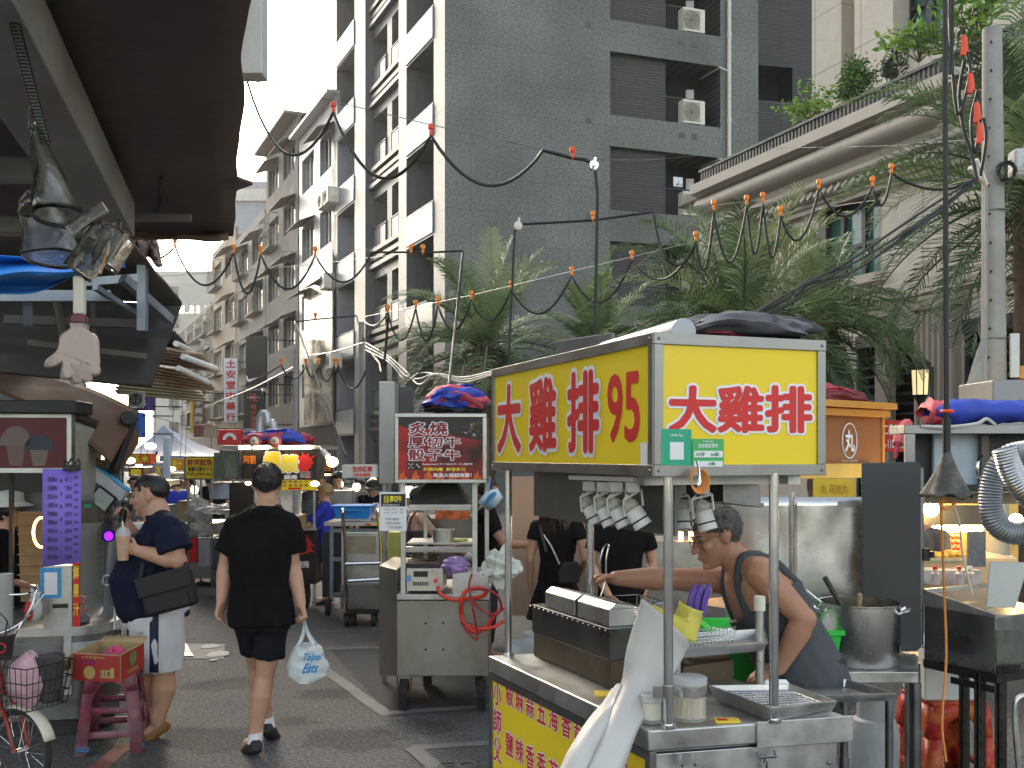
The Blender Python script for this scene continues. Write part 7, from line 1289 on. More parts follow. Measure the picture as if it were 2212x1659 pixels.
for i,(x0,y0,x1,y1,Y,c_,s_,lb)in enumerate(((372,1040,402,1056,21,(.6,.42,.03),'臭豆腐','small yellow stall sign far under the tent, right of the light box'),(470,1000,486,1040,19,(.45,.03,.03),'湯','narrow red stall sign between squid stall and glass board'),(690,1028,730,1042,17,(.55,.10,.02),'烤肉','orange-red stall sign behind the blond person'),(740,1034,780,1046,19,(.05,.20,.35),'海鮮','blue stall sign low behind the man in the apron'),(312,1006,330,1030,18,(.5,.3,.04),'麵','ochre stall sign under the orange-red lit sign'))):
 q=MB();pb(q,x0,y0,x1,y1,Y,.3);q.k=1;pb(q,x0-4,y1+22,x1+10,y1+30,Y-.2,.8);pb(q,x0-4,y0-8,x1+8,y0-4,Y-.3,1);q.k=2;pb(q,x0-2,y1+30,x1+8,HY+K*HC/Y,Y,.6);q.k=3;[q.ell(P(x0+(x1-x0)*t,y1+19,Y-.1),(.09,.09,.05),8,5)for t in(.1,.45,.8)];o_=q.build('stall_sign',[mat('far_print%d'%i,c_,.5,var=.4,sc=6),STEEL,mat('stall_base',(.16,.16,.17),.5,.4),mat('food_orange',(.55,.13,.04),.5)]);T(o_,lb,'stall');tx(o_,s_,x0+3,y0+2,x1-3,y1-2,Y-.01,WHL,.03)
BLB=['warm bulb at the far left of the tent stalls','warm bulb between tent and light box','warm bulb above the grey sacks','warm bulb right of the squid sign','warm bulb beside the glass board','warm bulb over the far orange sign','warm bulb left of the pale fish sign','warm bulb right of the pale fish sign','warm bulb above the blue basin','warm bulb under the beef sign']
for i,(x,y,Y)in enumerate(((300,1004,17),(338,990,18),(420,1058,14.5),(466,1052,16),(478,990,15),(708,1022,16.5),(734,1046,15.5),(806,1040,15),(770,1052,14.5),(884,1062,10))):q=MB();q.ell(P(x,y,Y),(.055,.055,.06),10,8);q.k=1;q.cyl(P(x,y,Y)+UP*.05,P(x,y,Y)+UP*.12,.025,n=8);T(q.build('market_bulb',[LAMPW,BLACK]),BLB[i],'lamp')
def vsign(label,x0,y0,x1,y1,Y,m_,body=None,mt=None,D=.25,rows=None,name='shop_sign'):
 q=MB();pb(q,x0,y0,x1,y1,Y,D);o_=q.build(name,m_,bevel=.02);T(o_,label,'sign')
 if body:n_=len(body);h_=(y1-y0)/n_;[tx(o_,ch,x0+(x1-x0)*.16,y0+h_*(i+.14),x1-(x1-x0)*.16,y0+h_*(i+.86),Y-.02,mt,.03)for i,ch in enumerate(body)if ch!=' ']
 q=MB();q.bar(P(x1,y0+8,Y+.1),P(x1,y0+8,Y+.1)+V((.03*Y,.01*Y,0)),.0012*Y);q.bar(P(x1,y1-8,Y+.1),P(x1,y1-8,Y+.1)+V((.03*Y,.01*Y,0)),.0012*Y);q.build('bracket',DKI,o_);return o_
n_=vsign('tall black hanging sign with a white curved tick emblem',531,726,575,838,52,mat('sign_charcoal',(.008,.0085,.011),.6,var=.1));fn2=front(V((0,51.98,0)));q=MB();sw=[(532,812),(534,823),(541,824),(563,815),(541,818.5),(536,818),(535,813)];q.poly(fn2,[((x-CX)/K*51.98,HC-(y-HY)/K*51.98)for x,y in crom([V((a,b,0))for a,b in sw],3,True)for x,y in((x.x,x.y),)][::-1]if 0 else[((p.x-CX)/K*51.98,HC-(p.y-HY)/K*51.98)for p in crom([V((a,b,0))for a,b in sw],3,True)],.0,.03);q.build('tick_emblem',WHL,n_)
n_=vsign('black hanging sign with red emblem and red characters, under the white tick',526,844,571,925,52,MATS['sign_charcoal']);tx(n_,'HL',541,850,556,866,51.97,REDP,.02);tx(n_,'HALIN',535,857,561,860,51.96,WHL,0);[tx(n_,ch,543,873+i*13,554,884+i*13,51.97,REDP,.0)for i,ch in enumerate('哈林運動')]
vsign('white vertical sign with red brush characters',484,774,513,912,58,WHL,'土安堂中藥行',REDL);vsign('brown vertical sign with pale characters, left of the white one',417,841,441,915,62,mat('sign_brown',(.16,.07,.06),.5,var=.15),'鴻宇美時',mat('letter_pale',(.6,.56,.48),.5));vsign('dark red lower signboard under the brown sign',418,918,458,944,60,mat('sign_darkred',(.18,.03,.03),.5,var=.4,sc=3));vsign('yellow narrow sign edge behind the brown sign',411,862,417,935,63,YEL)
n_=vsign('red signboard with a white half-ring emblem',469,928,522,961,34,REDL);q=MB();fr=front(V((0,33.97,0)));ring=[(496+r_*cos(a_),950-r_*sin(a_))for r_,aa in((15,range(13)),(8,range(12,-1,-1)))for a_ in[k*pi/12 for k in aa]];q.poly(fr,[((x-CX)/K*33.97,HC-(y-HY)/K*33.97)for x,y in ring],0,.02);q.build('ring_emblem',WHL,n_)
n_=vsign('purple sign with white characters under the brown awnings',275,832,322,886,12.5,mat('sign_purple',(.07,.045,.16),.5,var=.1));tx(n_,'配件',280,860,315,881,12.48,WHL,.03);vsign('bright blue banner under the purple sign',287,890,301,945,13,mat('banner_blue',(.03,.14,.6),.5,var=.1))
q=MB();pb(q,440,920,466,945,30,.3);T(q.build('round_sign',mat('sign_tan',(.4,.3,.2),.6)),'tan round-cornered board beside the red signboard','sign')
LEAFA=mat('palm_leaf',(.155,.235,.10),.5,var=.35,sc=1.5);LEAFB=mat('palm_leaf_pale',(.27,.34,.17),.5,var=.3,sc=1.5);LEAFC=mat('palm_leaf_dark',(.065,.115,.05),.55,var=.3,sc=1.5)
def leafy(m,k=.22):
 nt=m.node_tree;N=nt.nodes;b=N['Principled BSDF'];o=N['Material Output'];t=N.new('ShaderNodeBsdfTranslucent');x=N.new('ShaderNodeMixShader');x.inputs[0].default_value=k;s_=b.inputs['Base Color'].links[0].from_socket;nt.links.new(s_,t.inputs[0]);nt.links.new(b.outputs[0],x.inputs[1]);nt.links.new(t.outputs[0],x.inputs[2]);nt.links.new(x.outputs[0],o.inputs[0])
for m_ in(LEAFA,LEAFB,LEAFC):leafy(m_)
DEADL=mat('palm_dry',(.16,.10,.05),.8,var=.3)
PBK=mat('palm_bark',(.12,.085,.055),.9,var=.4,sc=9,bump=.6,bsc=20)
def palm(label,x,y,Y,L,n,seed,droop=1.0,elmin=-15,tr=.15,a0=0,a1=360):
 rn=random.Random(seed);c=P(x,y,Y);t=thing('palm_tree',label,'palm',pz(c,0),'feathery palms');m=MB()
 for f_ in range(n):
  az=R(a0+(a1-a0)*(f_+rn.random())/n);el=R(elmin+(88-elmin)*(rn.random()**1.1));Lf_=L*rn.uniform(.8,1.08)*(.85+.15*cos(el));p=c+V((cos(az),sin(az),0))*.06+UP*rn.uniform(-.1,.1);d=V((cos(az)*cos(el),sin(az)*cos(el),sin(el)));pts=[p];ns=16;tw=rn.uniform(-.25,.25)
  for k in range(ns):d=(d+V((-sin(az)*tw*.06,cos(az)*tw*.06,-droop*(.02+.11*(k/ns)**1.2)*(1.15 if el<1.2 else.8)))).normalized();p=p+d*Lf_/ns;pts.append(p)
  m.k=rn.choice((0,0,1,1,2))if el>R(-5)else 2;m.tube(pts,[.018*(1-k/(ns+2))for k in range(ns+1)],4,cap=False);nl=46
  for k in range(5,nl):
   s_=k/nl;i=min(int(s_*ns),ns-1);q=pts[i].lerp(pts[i+1],s_*ns-i);tg=(pts[i+1]-pts[i]).normalized();sd=tg.cross(UP)
   if sd.length<.05:sd=V((-sin(az),cos(az),0))
   sd.normalize();upn=sd.cross(tg);ll=Lf_*.215*(sin(pi*min(1,.18+.82*s_))**.6)*rn.uniform(.8,1.1)+.04
   for sg in(-1,1):
    dr=(sd*sg*.75+tg*(.55+.35*s_)+upn*(.38+rn.uniform(-.2,.3))).normalized();mid=q+dr*ll*.5;tip=mid+(dr-UP*.55*droop*rn.uniform(.5,1.2)).normalized()*ll*.5;w_=tg*.0115+upn*.003
    m.add([q-w_*.6,q+w_*.6,mid+w_,tip,mid-w_],[(0,1,2,4),(4,2,3)])
 m.build('crown',[LEAFA,LEAFB,LEAFC],t,smooth=False)
 q=MB();H_=c.z;q.grid(lambda u,v:pz(c,0)+V(((tr*(1+.25*v+.16*noise.noise(V((u*22,v*H_*7,seed)))))*cos(2*pi*u),tr*(1+.25*v+.16*noise.noise(V((u*22,v*H_*7,seed+3))))*sin(2*pi*u),v*(H_+.1))),18,50,cu=True);q.build('trunk',PBK,t,ang=20)
 q=MB()
 for k in range(40):a_=rn.uniform(0,6.28);z_=c.z-rn.uniform(-.05,.9);o=pz(c,z_)+V((cos(a_),sin(a_),0))*tr*1.1;q.tube([o,o+V((cos(a_)*.14,sin(a_)*.14,.02)),o+V((cos(a_)*.2,sin(a_)*.2,-.18))],[.02,.014,.003],4)
 q.build('leaf_base',DEADL,t)
palm('feathery palm standing left of the chicken sign, behind the beef cart',1048,752,16,1.9,60,1,1.05,-35)
palm('smaller palm directly behind the chicken sign\'s left face',1290,760,13.5,1.35,42,2,.9,-30)
palm('large palm rising behind the chicken sign roof, in front of the cornice',1600,722,11.2,1.8,62,3,1.05,-35)
palm('drooping palm between the chicken sign and the street lantern',1775,700,12.2,1.5,50,4,1.5,-40)
palm('tall palm behind the concrete utility pole at the right edge',2235,430,9.6,2.05,84,5,1.2,-40)
def shrub(name,label,c,r_,n,leaf,mats,seed,stems=8,flat=1.0,cat='shrub',up_=0.2):
 rn=random.Random(seed);t=thing(name,label,cat,c-UP*r_[2]);m=MB();b=MB();base=c-UP*r_[2]
 ends=[]
 for k in range(stems):
  d=V((rn.gauss(0,1),rn.gauss(0,1),rn.gauss(up_,.8))).normalized();e=c+V((d.x*r_[0],d.y*r_[1],d.z*r_[2]))*rn.uniform(.45,.95);ends.append(e);b.tube(crom([base,base.lerp(e,.5)+UP*.1*r_[2]+V((rn.uniform(-.1,.1)*r_[0],0,0)),e],4),[.03*r_[2]*(1-.1*i)for i in range(9)],5)
 for k in range(n):
  e=rn.choice(ends);o=e+V((rn.gauss(0,.24)*r_[0],rn.gauss(0,.24)*r_[1],rn.gauss(0,.22)*r_[2]));a=V((rn.gauss(0,1),rn.gauss(0,1),rn.gauss(.3,.6))).normalized();w_=a.cross(V((rn.gauss(0,1),rn.gauss(0,1),rn.gauss(0,1)))).normalized();l_=leaf*rn.uniform(.6,1.25);m.k=rn.randrange(len(mats));m.add([o,o+a*l_*.5+w_*l_*.22,o+a*l_,o+a*l_*.5-w_*l_*.22],[(0,1,2,3)])
 m.build('foliage',mats,t,smooth=False);b.build('stems',PBK,t);return t
G1,G2,G3=mat('leaf_bright',(.24,.40,.065),.5,var=.3),mat('leaf_mid',(.10,.21,.04),.5,var=.3),mat('leaf_deep',(.03,.075,.02),.5,var=.3)
shrub('terrace_shrub','sprawling light green shrub hanging over the left end of the terrace rail',P(1745,215,20.6),(.62,.4,.45),420,.14,[G1,G2,G1],2,14);shrub('terrace_bush','dense clipped green bush standing on the terrace',P(1848,178,19.6),(.33,.33,.5),1500,.10,[G2,G3,G2],3,40);shrub('terrace_pine','small dark pine-like shrub next to the clipped bush',P(1932,142,18.4),(.24,.24,.3),700,.08,[G3,mat('leaf_blue',(.02,.045,.03),.6,var=.3)],4,22);shrub('terrace_plant','broad-leaved bright green plant on the terrace beside the dark pine',P(1985,95,17.6),(.5,.4,.32),300,.2,[G1,G1,G2],5,16);shrub('terrace_tree','tall leafy terrace plant at the top right, behind the cables',P(2110,30,16.5),(.62,.45,.55),420,.18,[G1,G2,G2],6,22)
for m_ in(G1,G2,G3):leafy(m_)
pl_=thing('utility_pole','weathered concrete utility pole at the right with wires and a clamp','utility pole',pz(P(2150,0,8),0));b0,b1=pz(P(2150,0,8),0),P(2143,62,8);q=MB();q.tube([b0.lerp(b1,k/12)for k in range(13)],[.112-.04*k/12 for k in range(13)],24);q.build('shaft',CONC,pl_,ang=50)
q=MB();q.cyl(P(2150,845,8)-UP*.02,P(2150,845,8)+UP*.03,.108,n=20);q.box(P(2172,845,7.97),(.09,.05,.04));q.tube([P(2150,455,8)+V((.098*cos(a),.098*sin(a),.01*sin(a)))for a in[k*.4 for k in range(16)]],.006,4,True);q.tube([P(2150,730,8)+V((.108*cos(a),.108*sin(a),.01*sin(a)))for a in[k*.4 for k in range(16)]],.005,4,True);q.build('pole_band',STEELD,pl_)
q=MB()
for y in range(90,820,62):q.ell(P(2138+3*sin(y),y,7.92),.011,6,4)
q.build('step_hole',BLACK,pl_);q=MB();q.tube([P(2130,400,7.9),P(2128,900,7.9)],.012,6);q.build('conduit',mat('conduit_grey',(.3,.3,.3),.6),pl_);q=MB();q.bar(P(2095,362,7.8),P(2127,395,7.9),.03);q.bar(P(2108,345,7.8),P(2130,400,7.9),.03);q.build('cross_arm',WHITE,pl_)
q=MB();rn=random.Random(3)
for k in range(9):c=P(2172,372,7.9);r_=rn.uniform(.05,.075);q.tube([c+V((r_*cos(a)+rn.uniform(-.012,.012),-.02+rn.uniform(-.03,.03),r_*1.1*sin(a)+rn.uniform(-.01,.01)))for a in[j*2*pi/14 for j in range(14)]],.0045,5,True)
T(q.build('wire_coil',CABLE),'tangled black wire coil tied to the concrete pole','wire')
q=MB();a,b=P(2194,378,7.9),P(2216,318,7.9);q.bx(a.x,7.9,a.z,b.x+.1,8.05,b.z);T(q.build('junction_box',mat('box_white',(.55,.56,.56),.5),bevel=.03),'white rounded junction box beside the concrete pole','box')
for x,yt,Y,r_,lb in((781,696,23,.075,'slim grey concrete pole between granite block and beef cart'),(638,753,30,.08,'thin grey pole in front of the tiled building')):q=MB();q.cyl(pz(P(x,0,Y),0),P(x,yt,Y),r_,r_*.85,14);T(q.build('utility_pole',CONC),lb,'utility pole','street poles')
def socket(par,c,s,m_,flip=False):
 q=MB();f_=-1 if flip else 1;q.lathe(c,[(0,.0),(.012*s,0),(.014*s,.018*s),(.011*s,.022*s),(.011*s,.034*s),(.02*s,.042*s),(.0215*s,.062*s),(.016*s,.074*s),(0,.078*s)],12);q.ell(c+V((.007*s,-.018*s,.058*s)),(.008*s,.006*s,.009*s),8,6);q.tube([c-UP*.012*s,c+UP*.004*s],.009*s,8);q.build('bulb_socket',m_,par)
def festoon(label,nodes,m_,r_=.011,s=1.0,wire=True):
 """nodes: (x, y, depth, kind, sag px to next); kind 1 = socket, 0 = tie"""
 P0=[P(n_[0],n_[1],n_[2])for n_ in nodes];t=thing('festoon_cable',label,'cable',sum(P0,V())/len(P0));pts=[]
 for i in range(len(nodes)-1):
  a,b=P0[i],P0[i+1];sg=nodes[i][4]*(a.y+b.y)/2/K;n_=14
  for k in range(n_):u=k/n_;pts.append(a.lerp(b,u)-UP*sg*(sin(pi*u)**.85 if sg>0 else 0))
 pts.append(P0[-1]);q=MB();q.tube(pts,r_,6);q.build('cable',CABLE,t)
 for n_,p in zip(nodes,P0):
  if n_[3]:socket(t,p,s*.98,m_)
 if wire and len(nodes)>2:q=MB();q.tube([p+UP*.03*s for p in(P0[0],P0[len(P0)//2],P0[-1])],.0025,4);q.build('support_wire',STEELD,t)
 return t
festoon('thick black cable with red bulb sockets across the granite block',[(535,178,8.6,0,125),(720,242,7.2,1,118),(931,292,6.6,1,92),(1173,325,6.6,0,0),(1237,342,6.6,1,0),(1262,345,6.6,0,-2),(1285,355,6.6,0,0),(1291,420,6.6,0,0),(1285,760,6.6,0,0)],REDP,.0115,1.0,False)
festoon('black cable with orange sockets in deep loops in front of the cornice',[(1098,800,8,0,0),(1112,500,8,0,0),(1119,485,8,0,0),(1281,476,8,1,0),(1411,458,8,0,15),(1434,545,7.9,0,40),(1503,520,7.9,1,95),(1542,452,7.8,1,120),(1613,442,7.8,1,110),(1648,436,7.8,1,105),(1686,466,7.8,1,80),(1769,408,7.8,1,62),(1885,402,7.8,1,55),(1926,374,7.8,1,30),(2110,385,7.8,0,0)],ORANGE,.0105,1.0)
festoon('black cable with orange sockets along the left of the granite block',[(330,560,9.5,0,8),(378,532,9.5,1,78),(505,545,9.4,1,88),(563,548,9.3,1,76),(681,550,9.2,1,62),(803,545,9.2,0,0),(888,545,9.2,1,0),(914,546,9.2,1,0),(1000,542,9.2,0,0),(996,600,9.2,0,0),(968,850,9.2,0,0)],ORANGE,.0098,1.0)
festoon('black cable with orange sockets hanging in front of the left palms',[(785,690,12,0,20),(838,675,10,1,65),(898,665,9.5,1,75),(946,658,9.4,1,62),(1018,645,9.3,1,58),(1104,624,9.2,1,68),(1235,594,9,1,76),(1365,560,8.8,1,58),(1503,530,8.2,0,0)],ORANGE,.0098,1.0)
festoon('short high cable with one orange socket by the thin pole',[(640,695,24,0,0),(681,690,24,1,0),(770,682,24,0,10),(800,760,22,0,0),(820,785,20,0,50),(838,690,14,0,0)],ORANGE,.02,2.2,False)
festoon('distant low cable with small orange sockets before the tiled building',[(536,828,24,0,2),(607,788,23,1,30),(661,788,23,1,28),(689,788,23,1,36),(722,788,23,1,20),(730,788,23,1,46),(790,800,22,0,0)],ORANGE,.02,2.0,False)
def wire(label,pts,r_,m_=CABLE,name='wire'):q=MB();q.tube(crom([P(*p)for p in pts],8),r_,6);return T(q.build(name,m_),label,'wire')
wire('black diagonal guy cable running down to the beef cart lamp',[(640,700,15),(690,835,13),(747,985,11.5)],.012);wire('black cable rope climbing from the beef sign along the palm',[(1000,545,9.2),(985,690,8.6),(968,850,7.4)],.011)
for k in range(5):wire(['thickest cable of the bundle sweeping from the concrete pole to the sign roof','second cable of the bundle leaving the concrete pole','looser cable of the bundle leaving the concrete pole','upper cable of the bundle leaving the concrete pole','lowest sagging cable of the bundle leaving the concrete pole'][k],[(2112,382+2*k,7.8),(1985+9*(k*7%5),462+3*(k*3%5),7.4),(1840+6*(k*2%5),560+7*(k*3%4),7),(1765-6*(k*3%5),600+7*(k*2%5),6.6),(1690+5*(k%3),640+6*(k*4%5),6.2),(1600-8*k,695+4*k,5.4),(1545-12*k,724,4.6)],.0095 if k<2 else.007)
for k in range(4):wire(['pole cable hanging beside the upper red clip','pole cable looping between the red clips','pole cable looping below the middle red clip','pole cable ending at the lowest red clip'][k],[[(2083,130,7.7),(2072,200,7.7),(2080,275,7.7),(2098,330,7.7),(2110,385,7.7)],[(2088,112,7.68),(2095,160,7.68),(2068,245,7.68),(2052,60,7.7),(2053,-40,7.7)],[(2112,195,7.7),(2098,260,7.7),(2105,330,7.72),(2118,255,7.7),(2112,195,7.7)],[(2125,255,7.7),(2130,300,7.7),(2118,380,7.75)]][k],.013)
for i,(x,y)in enumerate(((2083,105),(2097,187),(2111,250),(2117,295))):
 t=thing('cable_clip',['topmost red cable clip beside the concrete pole','second red cable clip from the top beside the pole','third red cable clip beside the concrete pole','lowest red cable clip at the concrete pole'][i],'clip',P(x,y,7.65),'red cable clips');q=MB();q.tube([P(x-3,y+15,7.65),P(x,y,7.65),P(x-2,y-28,7.65)],[.02,.026,.018],8);q.tube([P(x+6,y+8,7.65),P(x+2,y-26,7.65)],.012,6);q.build('clip_body',REDP,t)
for k in range(3):wire(['white wire drooping from the far pole to the palm','second white wire behind the beef sign','lowest white wire behind the beef sign'][k],[(790,740+8*k,20),(840,770+6*k,18),(875,800+10*k,17),(905,830-12*k,16),(940,808,15),(1000,815+5*k,14),(1062,802+4*k,13)],.012,WHITE)
for k,(p0,p1,r_)in enumerate((((2110,385,7.8),(1760,452,14),.004),((1411,458,8),(1119,480,8),.003),((1285,345,6.6),(1565,330,20),.004),((535,172,8.6),(1285,345,6.6),.004),((1660,320,20),(2120,300,8),.006),((300,600,20),(900,545,12),.005),((640,770,30),(785,740,22),.012),((440,880,40),(640,790,30),.02),((330,900,16),(470,925,18),.006))):wire(['thin steel wire from the concrete pole across the window','thin steel wire above the orange sockets','thin wire from the pulley to the balcony pipe','thin steel wire above the red sockets','thin wire crossing the big cornice','thin wire high above the street awnings','thin wire between the two grey poles','thin wire beside the white vertical sign','thin wire above the blue tent'][k],[p0,tuple((a+b)/2+(6 if i==1 else 0)for i,(a,b)in enumerate(zip(p0,p1))),p1],r_,STEELD)
for i,x in enumerate((306,320,334,372,392,402)):wire('thin vertical hanging wire above the blue tent',[(x,830,15),(x+2,900,15),(x-2,985,15)],.004)['group']='hanging wires above the tent'
for i,(x,y,m_)in enumerate(((1283,358,STEELB),(1119,488,CREAM))):q=MB();q.lathe(P(x,y,6.55 if i==0 else 7.95),[(0,-.014),(.028,-.014),(.034,-.006),(.024,0),(.034,.006),(.028,.014),(0,.014)],18,Matrix.Rotation(R(90),3,'X'));q.bar(P(x+3,y-18,6.5 if i==0 else 7.9),P(x,y,6.5 if i==0 else 7.9),.016);T(q.build('pulley',m_),('grey pulley wheel at the end of the red socket cable','cream pulley wheel at the left end of the orange loops')[i],'pulley')
q=MB();a,b=P(530,158,10),P(566,-60,10);q.bx(a.x-.6,10,a.z,b.x,10.25,b.z);T(q.build('sign_box',mat('sign_back',(.55,.53,.5),.5,var=.1),bevel=.01),'pale hanging box sign peeking out beside the big awning','sign')
q=MB();q.tube([P(2041,-300,4.2),P(2042,300,4.2),P(2045,972,4.2)],.0115,8);t=thing('power_drop','long black cable hanging down to a dusty rubber cone','cable',P(2045,1075,4.2));q.build('cable',CABLE,t);q=MB();q.tube(crom([P(2060,-250,4.25),P(2056,60,4.25),P(2053,160,4.25)],5),.0095,8);q.build('loose_cable',CABLE,t);q=MB();q.tube([P(2045,905,4.2),P(2045,980,4.2)],.016,10);q.build('cable',CABLE,t)
q=MB();c=P(2046,975,4.2);q.grid(lambda u,v:c+V(((.012+.088*v**1.25)*cos(2*pi*u)*(1+.10*v*sin(10*pi*u)),(.012+.08*v**1.25)*sin(2*pi*u)*(1+.10*v*sin(10*pi*u+1)),-.185*v+.02*v*v*noise.noise(V((cos(6.28*u)*2,sin(6.28*u)*2,0))))),40,16,cu=True);q.build('rubber_cone',mat('dusty_rubber',(.05,.047,.042),.6,var=.4,sc=20,dirt=.55,dcol=(.30,.28,.24)),t,solid=.006)
q=MB();q.tube([c+V((.02*cos(a),.02*sin(a),.165))for a in[k*.4 for k in range(16)]],.008,6,True);q.build('orange_tie',REDP,t);q=MB();q.tube(crom([P(2040,1068,4.2),P(2030,1090,4.2),P(2045,1100,4.18),P(2062,1088,4.2),P(2048,1080,4.22),P(2034,1092,4.2),P(2036,1180,4.3),P(2040,1290,4.45),P(2044,1420,4.5),P(2035,1560,4.5),P(2044,1645,4.5)],7),.0058,6);q.build('orange_wire',mat('orange_cord',(.75,.28,.07),.45),t);q=MB();q.tube(crom([P(2058,1088,4.2),P(2072,1130,4.3),P(2080,1200,4.4),P(2100,1285,4.5)],6),.005,6);q.build('white_wire',CREAM,t)
ms_=thing('food_machine','dark steel canopy machine under the red and blue tarp, right edge','machine',P(2080,1060,5.6));
def pb2(nm,x0,y0,x1,y1,Y,D,m_,root,bevel=.003):q=MB();pb(q,x0,y0,x1,y1,Y,D);return q.build(nm,m_,root,bevel=bevel)
pb2('top_beam',1953,918,2290,937,5.0,.2,STEELD,ms_);pb2('side_post',1957,937,1977,1052,5.0,.03,STEELD,ms_);pb2('inner_box',1978,937,2290,1050,5.2,.1,mat('machine_dark',(.03,.03,.032),.5,var=.3),ms_);pb2('pale_panel',2018,936,2120,1047,5.15,.03,mat('panel_blue',(.42,.50,.58),.35,var=.06),ms_);pb2('bottom_beam',1990,1048,2290,1062,5.05,.15,mat('black_metal',(.025,.025,.027),.4,.4),ms_);pb2('mid_post',2120,937,2137,1048,5.1,.04,mat('brown_post',(.10,.085,.07),.5),ms_);pb2('lower_shelf',1998,1064,2200,1088,5.3,.1,mat('tan_metal',(.35,.27,.17),.5),ms_)
q=MB();q.bx(P(1960,0,5.3).x,5.3,0,P(1966,0,5.3).x,5.34,P(0,940,5.3).z);q.bx(3.2,5.4,0,3.24,5.44,P(0,940,5.3).z);q.build('leg',STEELD,ms_)
q=MB();q.tube(crom([P(2121,985,5.05),P(2112,1000,5.0),P(2112,1025,5.0),P(2122,1040,5.05)],5),.008,6);q.build('handle',STEELB,ms_)
tp=thing('tarp_roll','blue and red rolled tarpaulin on the machine at the right edge','tarpaulin',P(2090,920,5.1))
def troll(nm,x0,x1,y0,y1,Y,m_,seed):
 q=MB();q.grid(lambda u,v:V((P(x0+(x1-x0)*v,0,Y).x,Y+.095*cos(2*pi*u),P(0,(y0+y1)/2,Y).z+((y1-y0)/2/K*Y)*(sin(2*pi*u)*(1-.5*v)*(.25+.75*min(1,v*6+.1)))+.018*noise.noise(V((v*9,cos(6.28*u)*2,seed))))),24,40,cu=True);q.build(nm,m_,tp)
troll('blue_part',2010,2330,858,922,5.1,BLUEC,1);troll('red_part',1993,2085,860,920,5.13,mat('tarp_red',(.62,.09,.12),.55,var=.15),4);q=MB();q.tube(crom([P(1990,921,5.0),P(2050,922,4.95),P(2110,915,4.95),P(2130,905,5),P(2150,918,5)],6),.009,6);q.build('rope',mat('rope',(.5,.48,.45),.8),tp);q=MB();q.tube(crom([P(1960,915,5.6),P(1946,930,5.5),P(1940,960,5.4),P(1934,990,5.4)],6),[.03]*13+[.01]*6,6);q.build('red_string',mat('tarp_red',(.62,.09,.12),.55),tp)
def duct(label,pts,r_,m_,seg=70):
 cp=crom([P(*p)for p in pts],30);L=[0]
 for a,b in zip(cp,cp[1:]):L.append(L[-1]+(b-a).length)
 n_=int(L[-1]/.0065);out=[];rs=[];j=0
 for k in range(n_+1):
  s_=L[-1]*k/n_
  while j<len(L)-2 and L[j+1]<s_:j+=1
  out.append(cp[j].lerp(cp[j+1],(s_-L[j])/max(1e-6,L[j+1]-L[j])));rs.append(r_*(1 if k%2 else.9))
 q=MB();q.tube(out,rs,22);return T(q.build('flexible_duct',m_,ang=15),label,'duct')
duct('grey ribbed exhaust hose bending in a U at the right edge',[(2225,975,4.6),(2180,985,4.6),(2150,1020,4.6),(2139,1075,4.6),(2148,1125,4.6),(2180,1150,4.6),(2225,1145,4.6),(2290,1100,4.6)],.053,mat('duct_dull',(.34,.36,.38),.4,.75,var=.15));duct('shiny silver foil duct at the right edge, in front of the ribbed hose',[(2170,968,4.42),(2182,1010,4.42),(2205,1050,4.42),(2240,1085,4.42)],.055,mat('foil',(.62,.62,.62),.3,1,var=.15))
Yg=4.75;gt=thing('grill_box','dark steel grill box with a glass front on a slotted iron stand','grill',P(2090,1430,Yg));a,b,c=P(1996,1434,4.95),P(2150,1450,4.6),P(2300,1440,4.85);zt_,zb_=P(0,1322,4.75).z,P(0,1442,4.75).z
q=MB();d=a+c-b;q.hexa([pz(p,zb_)for p in(a,b,c,d)],[pz(p,zt_)for p in(a,b,c,d)]);q.build('body',STEELD,gt,bevel=.004)
q=MB();q.hexa([pz(p,zt_)for p in(a,b,b+V((.02,.03,0)),a+V((.03,.02,0)))],[pz(a,zt_+.075),pz(b,zt_+.01),pz(b,zt_+.01)+V((.02,.03,0)),pz(a,zt_+.075)+V((.03,.02,0))]);q.bar(pz(a,zt_+.07),pz(d,zt_+.07),.02);q.build('top_rim',STEEL,gt)
q=MB();fr=F(pz(b,zb_),c-b,UP);q.fbox(fr,.0,.05,.35,.2,.004,.008);q.build('glass_front',mat('grill_glass',(.10,.11,.09),.08,var=.5,sc=6,spec=.9),gt);q=MB();[q.fbox(fr,.01+k*.014,.0,.016+k*.014,.04,.004,.008)for k in range(12)];q.build('slot_row',BLACK,gt)
q=MB();p0=P(2130,1312,4.8);fr=F(p0,(1,-.1,0),(.12,.1,1));q.poly(fr,[(0,0),(.13,0),(.175,.20),(.165,.215),(0,.215)],0,.008);q.build('back_plate',STEELD,gt,bevel=.002)
std=thing('slotted_stand','black greasy slotted-angle stand under the grill box','stand',P(2130,1659,4.8)-UP*.3);SLM=mat('greasy_iron',(.03,.027,.025),.5,.5,var=.4,dirt=.4,bump=.3)
for p in(a.lerp(b,.82),b.lerp(c,.1),a.lerp(d,.6),c):q=MB();p=pz(p,0);q.bx(p.x-.02,p.y,0,p.x+.02,p.y+.005,zb_-.01);q.bx(p.x-.02,p.y,0,p.x-.015,p.y+.035,zb_-.01);[q.box(p+V((0,-.002,.06+.06*k)),(.012,.004,.03))for k in range(int(zb_/.06)-1)];q.build('leg',SLM,std)
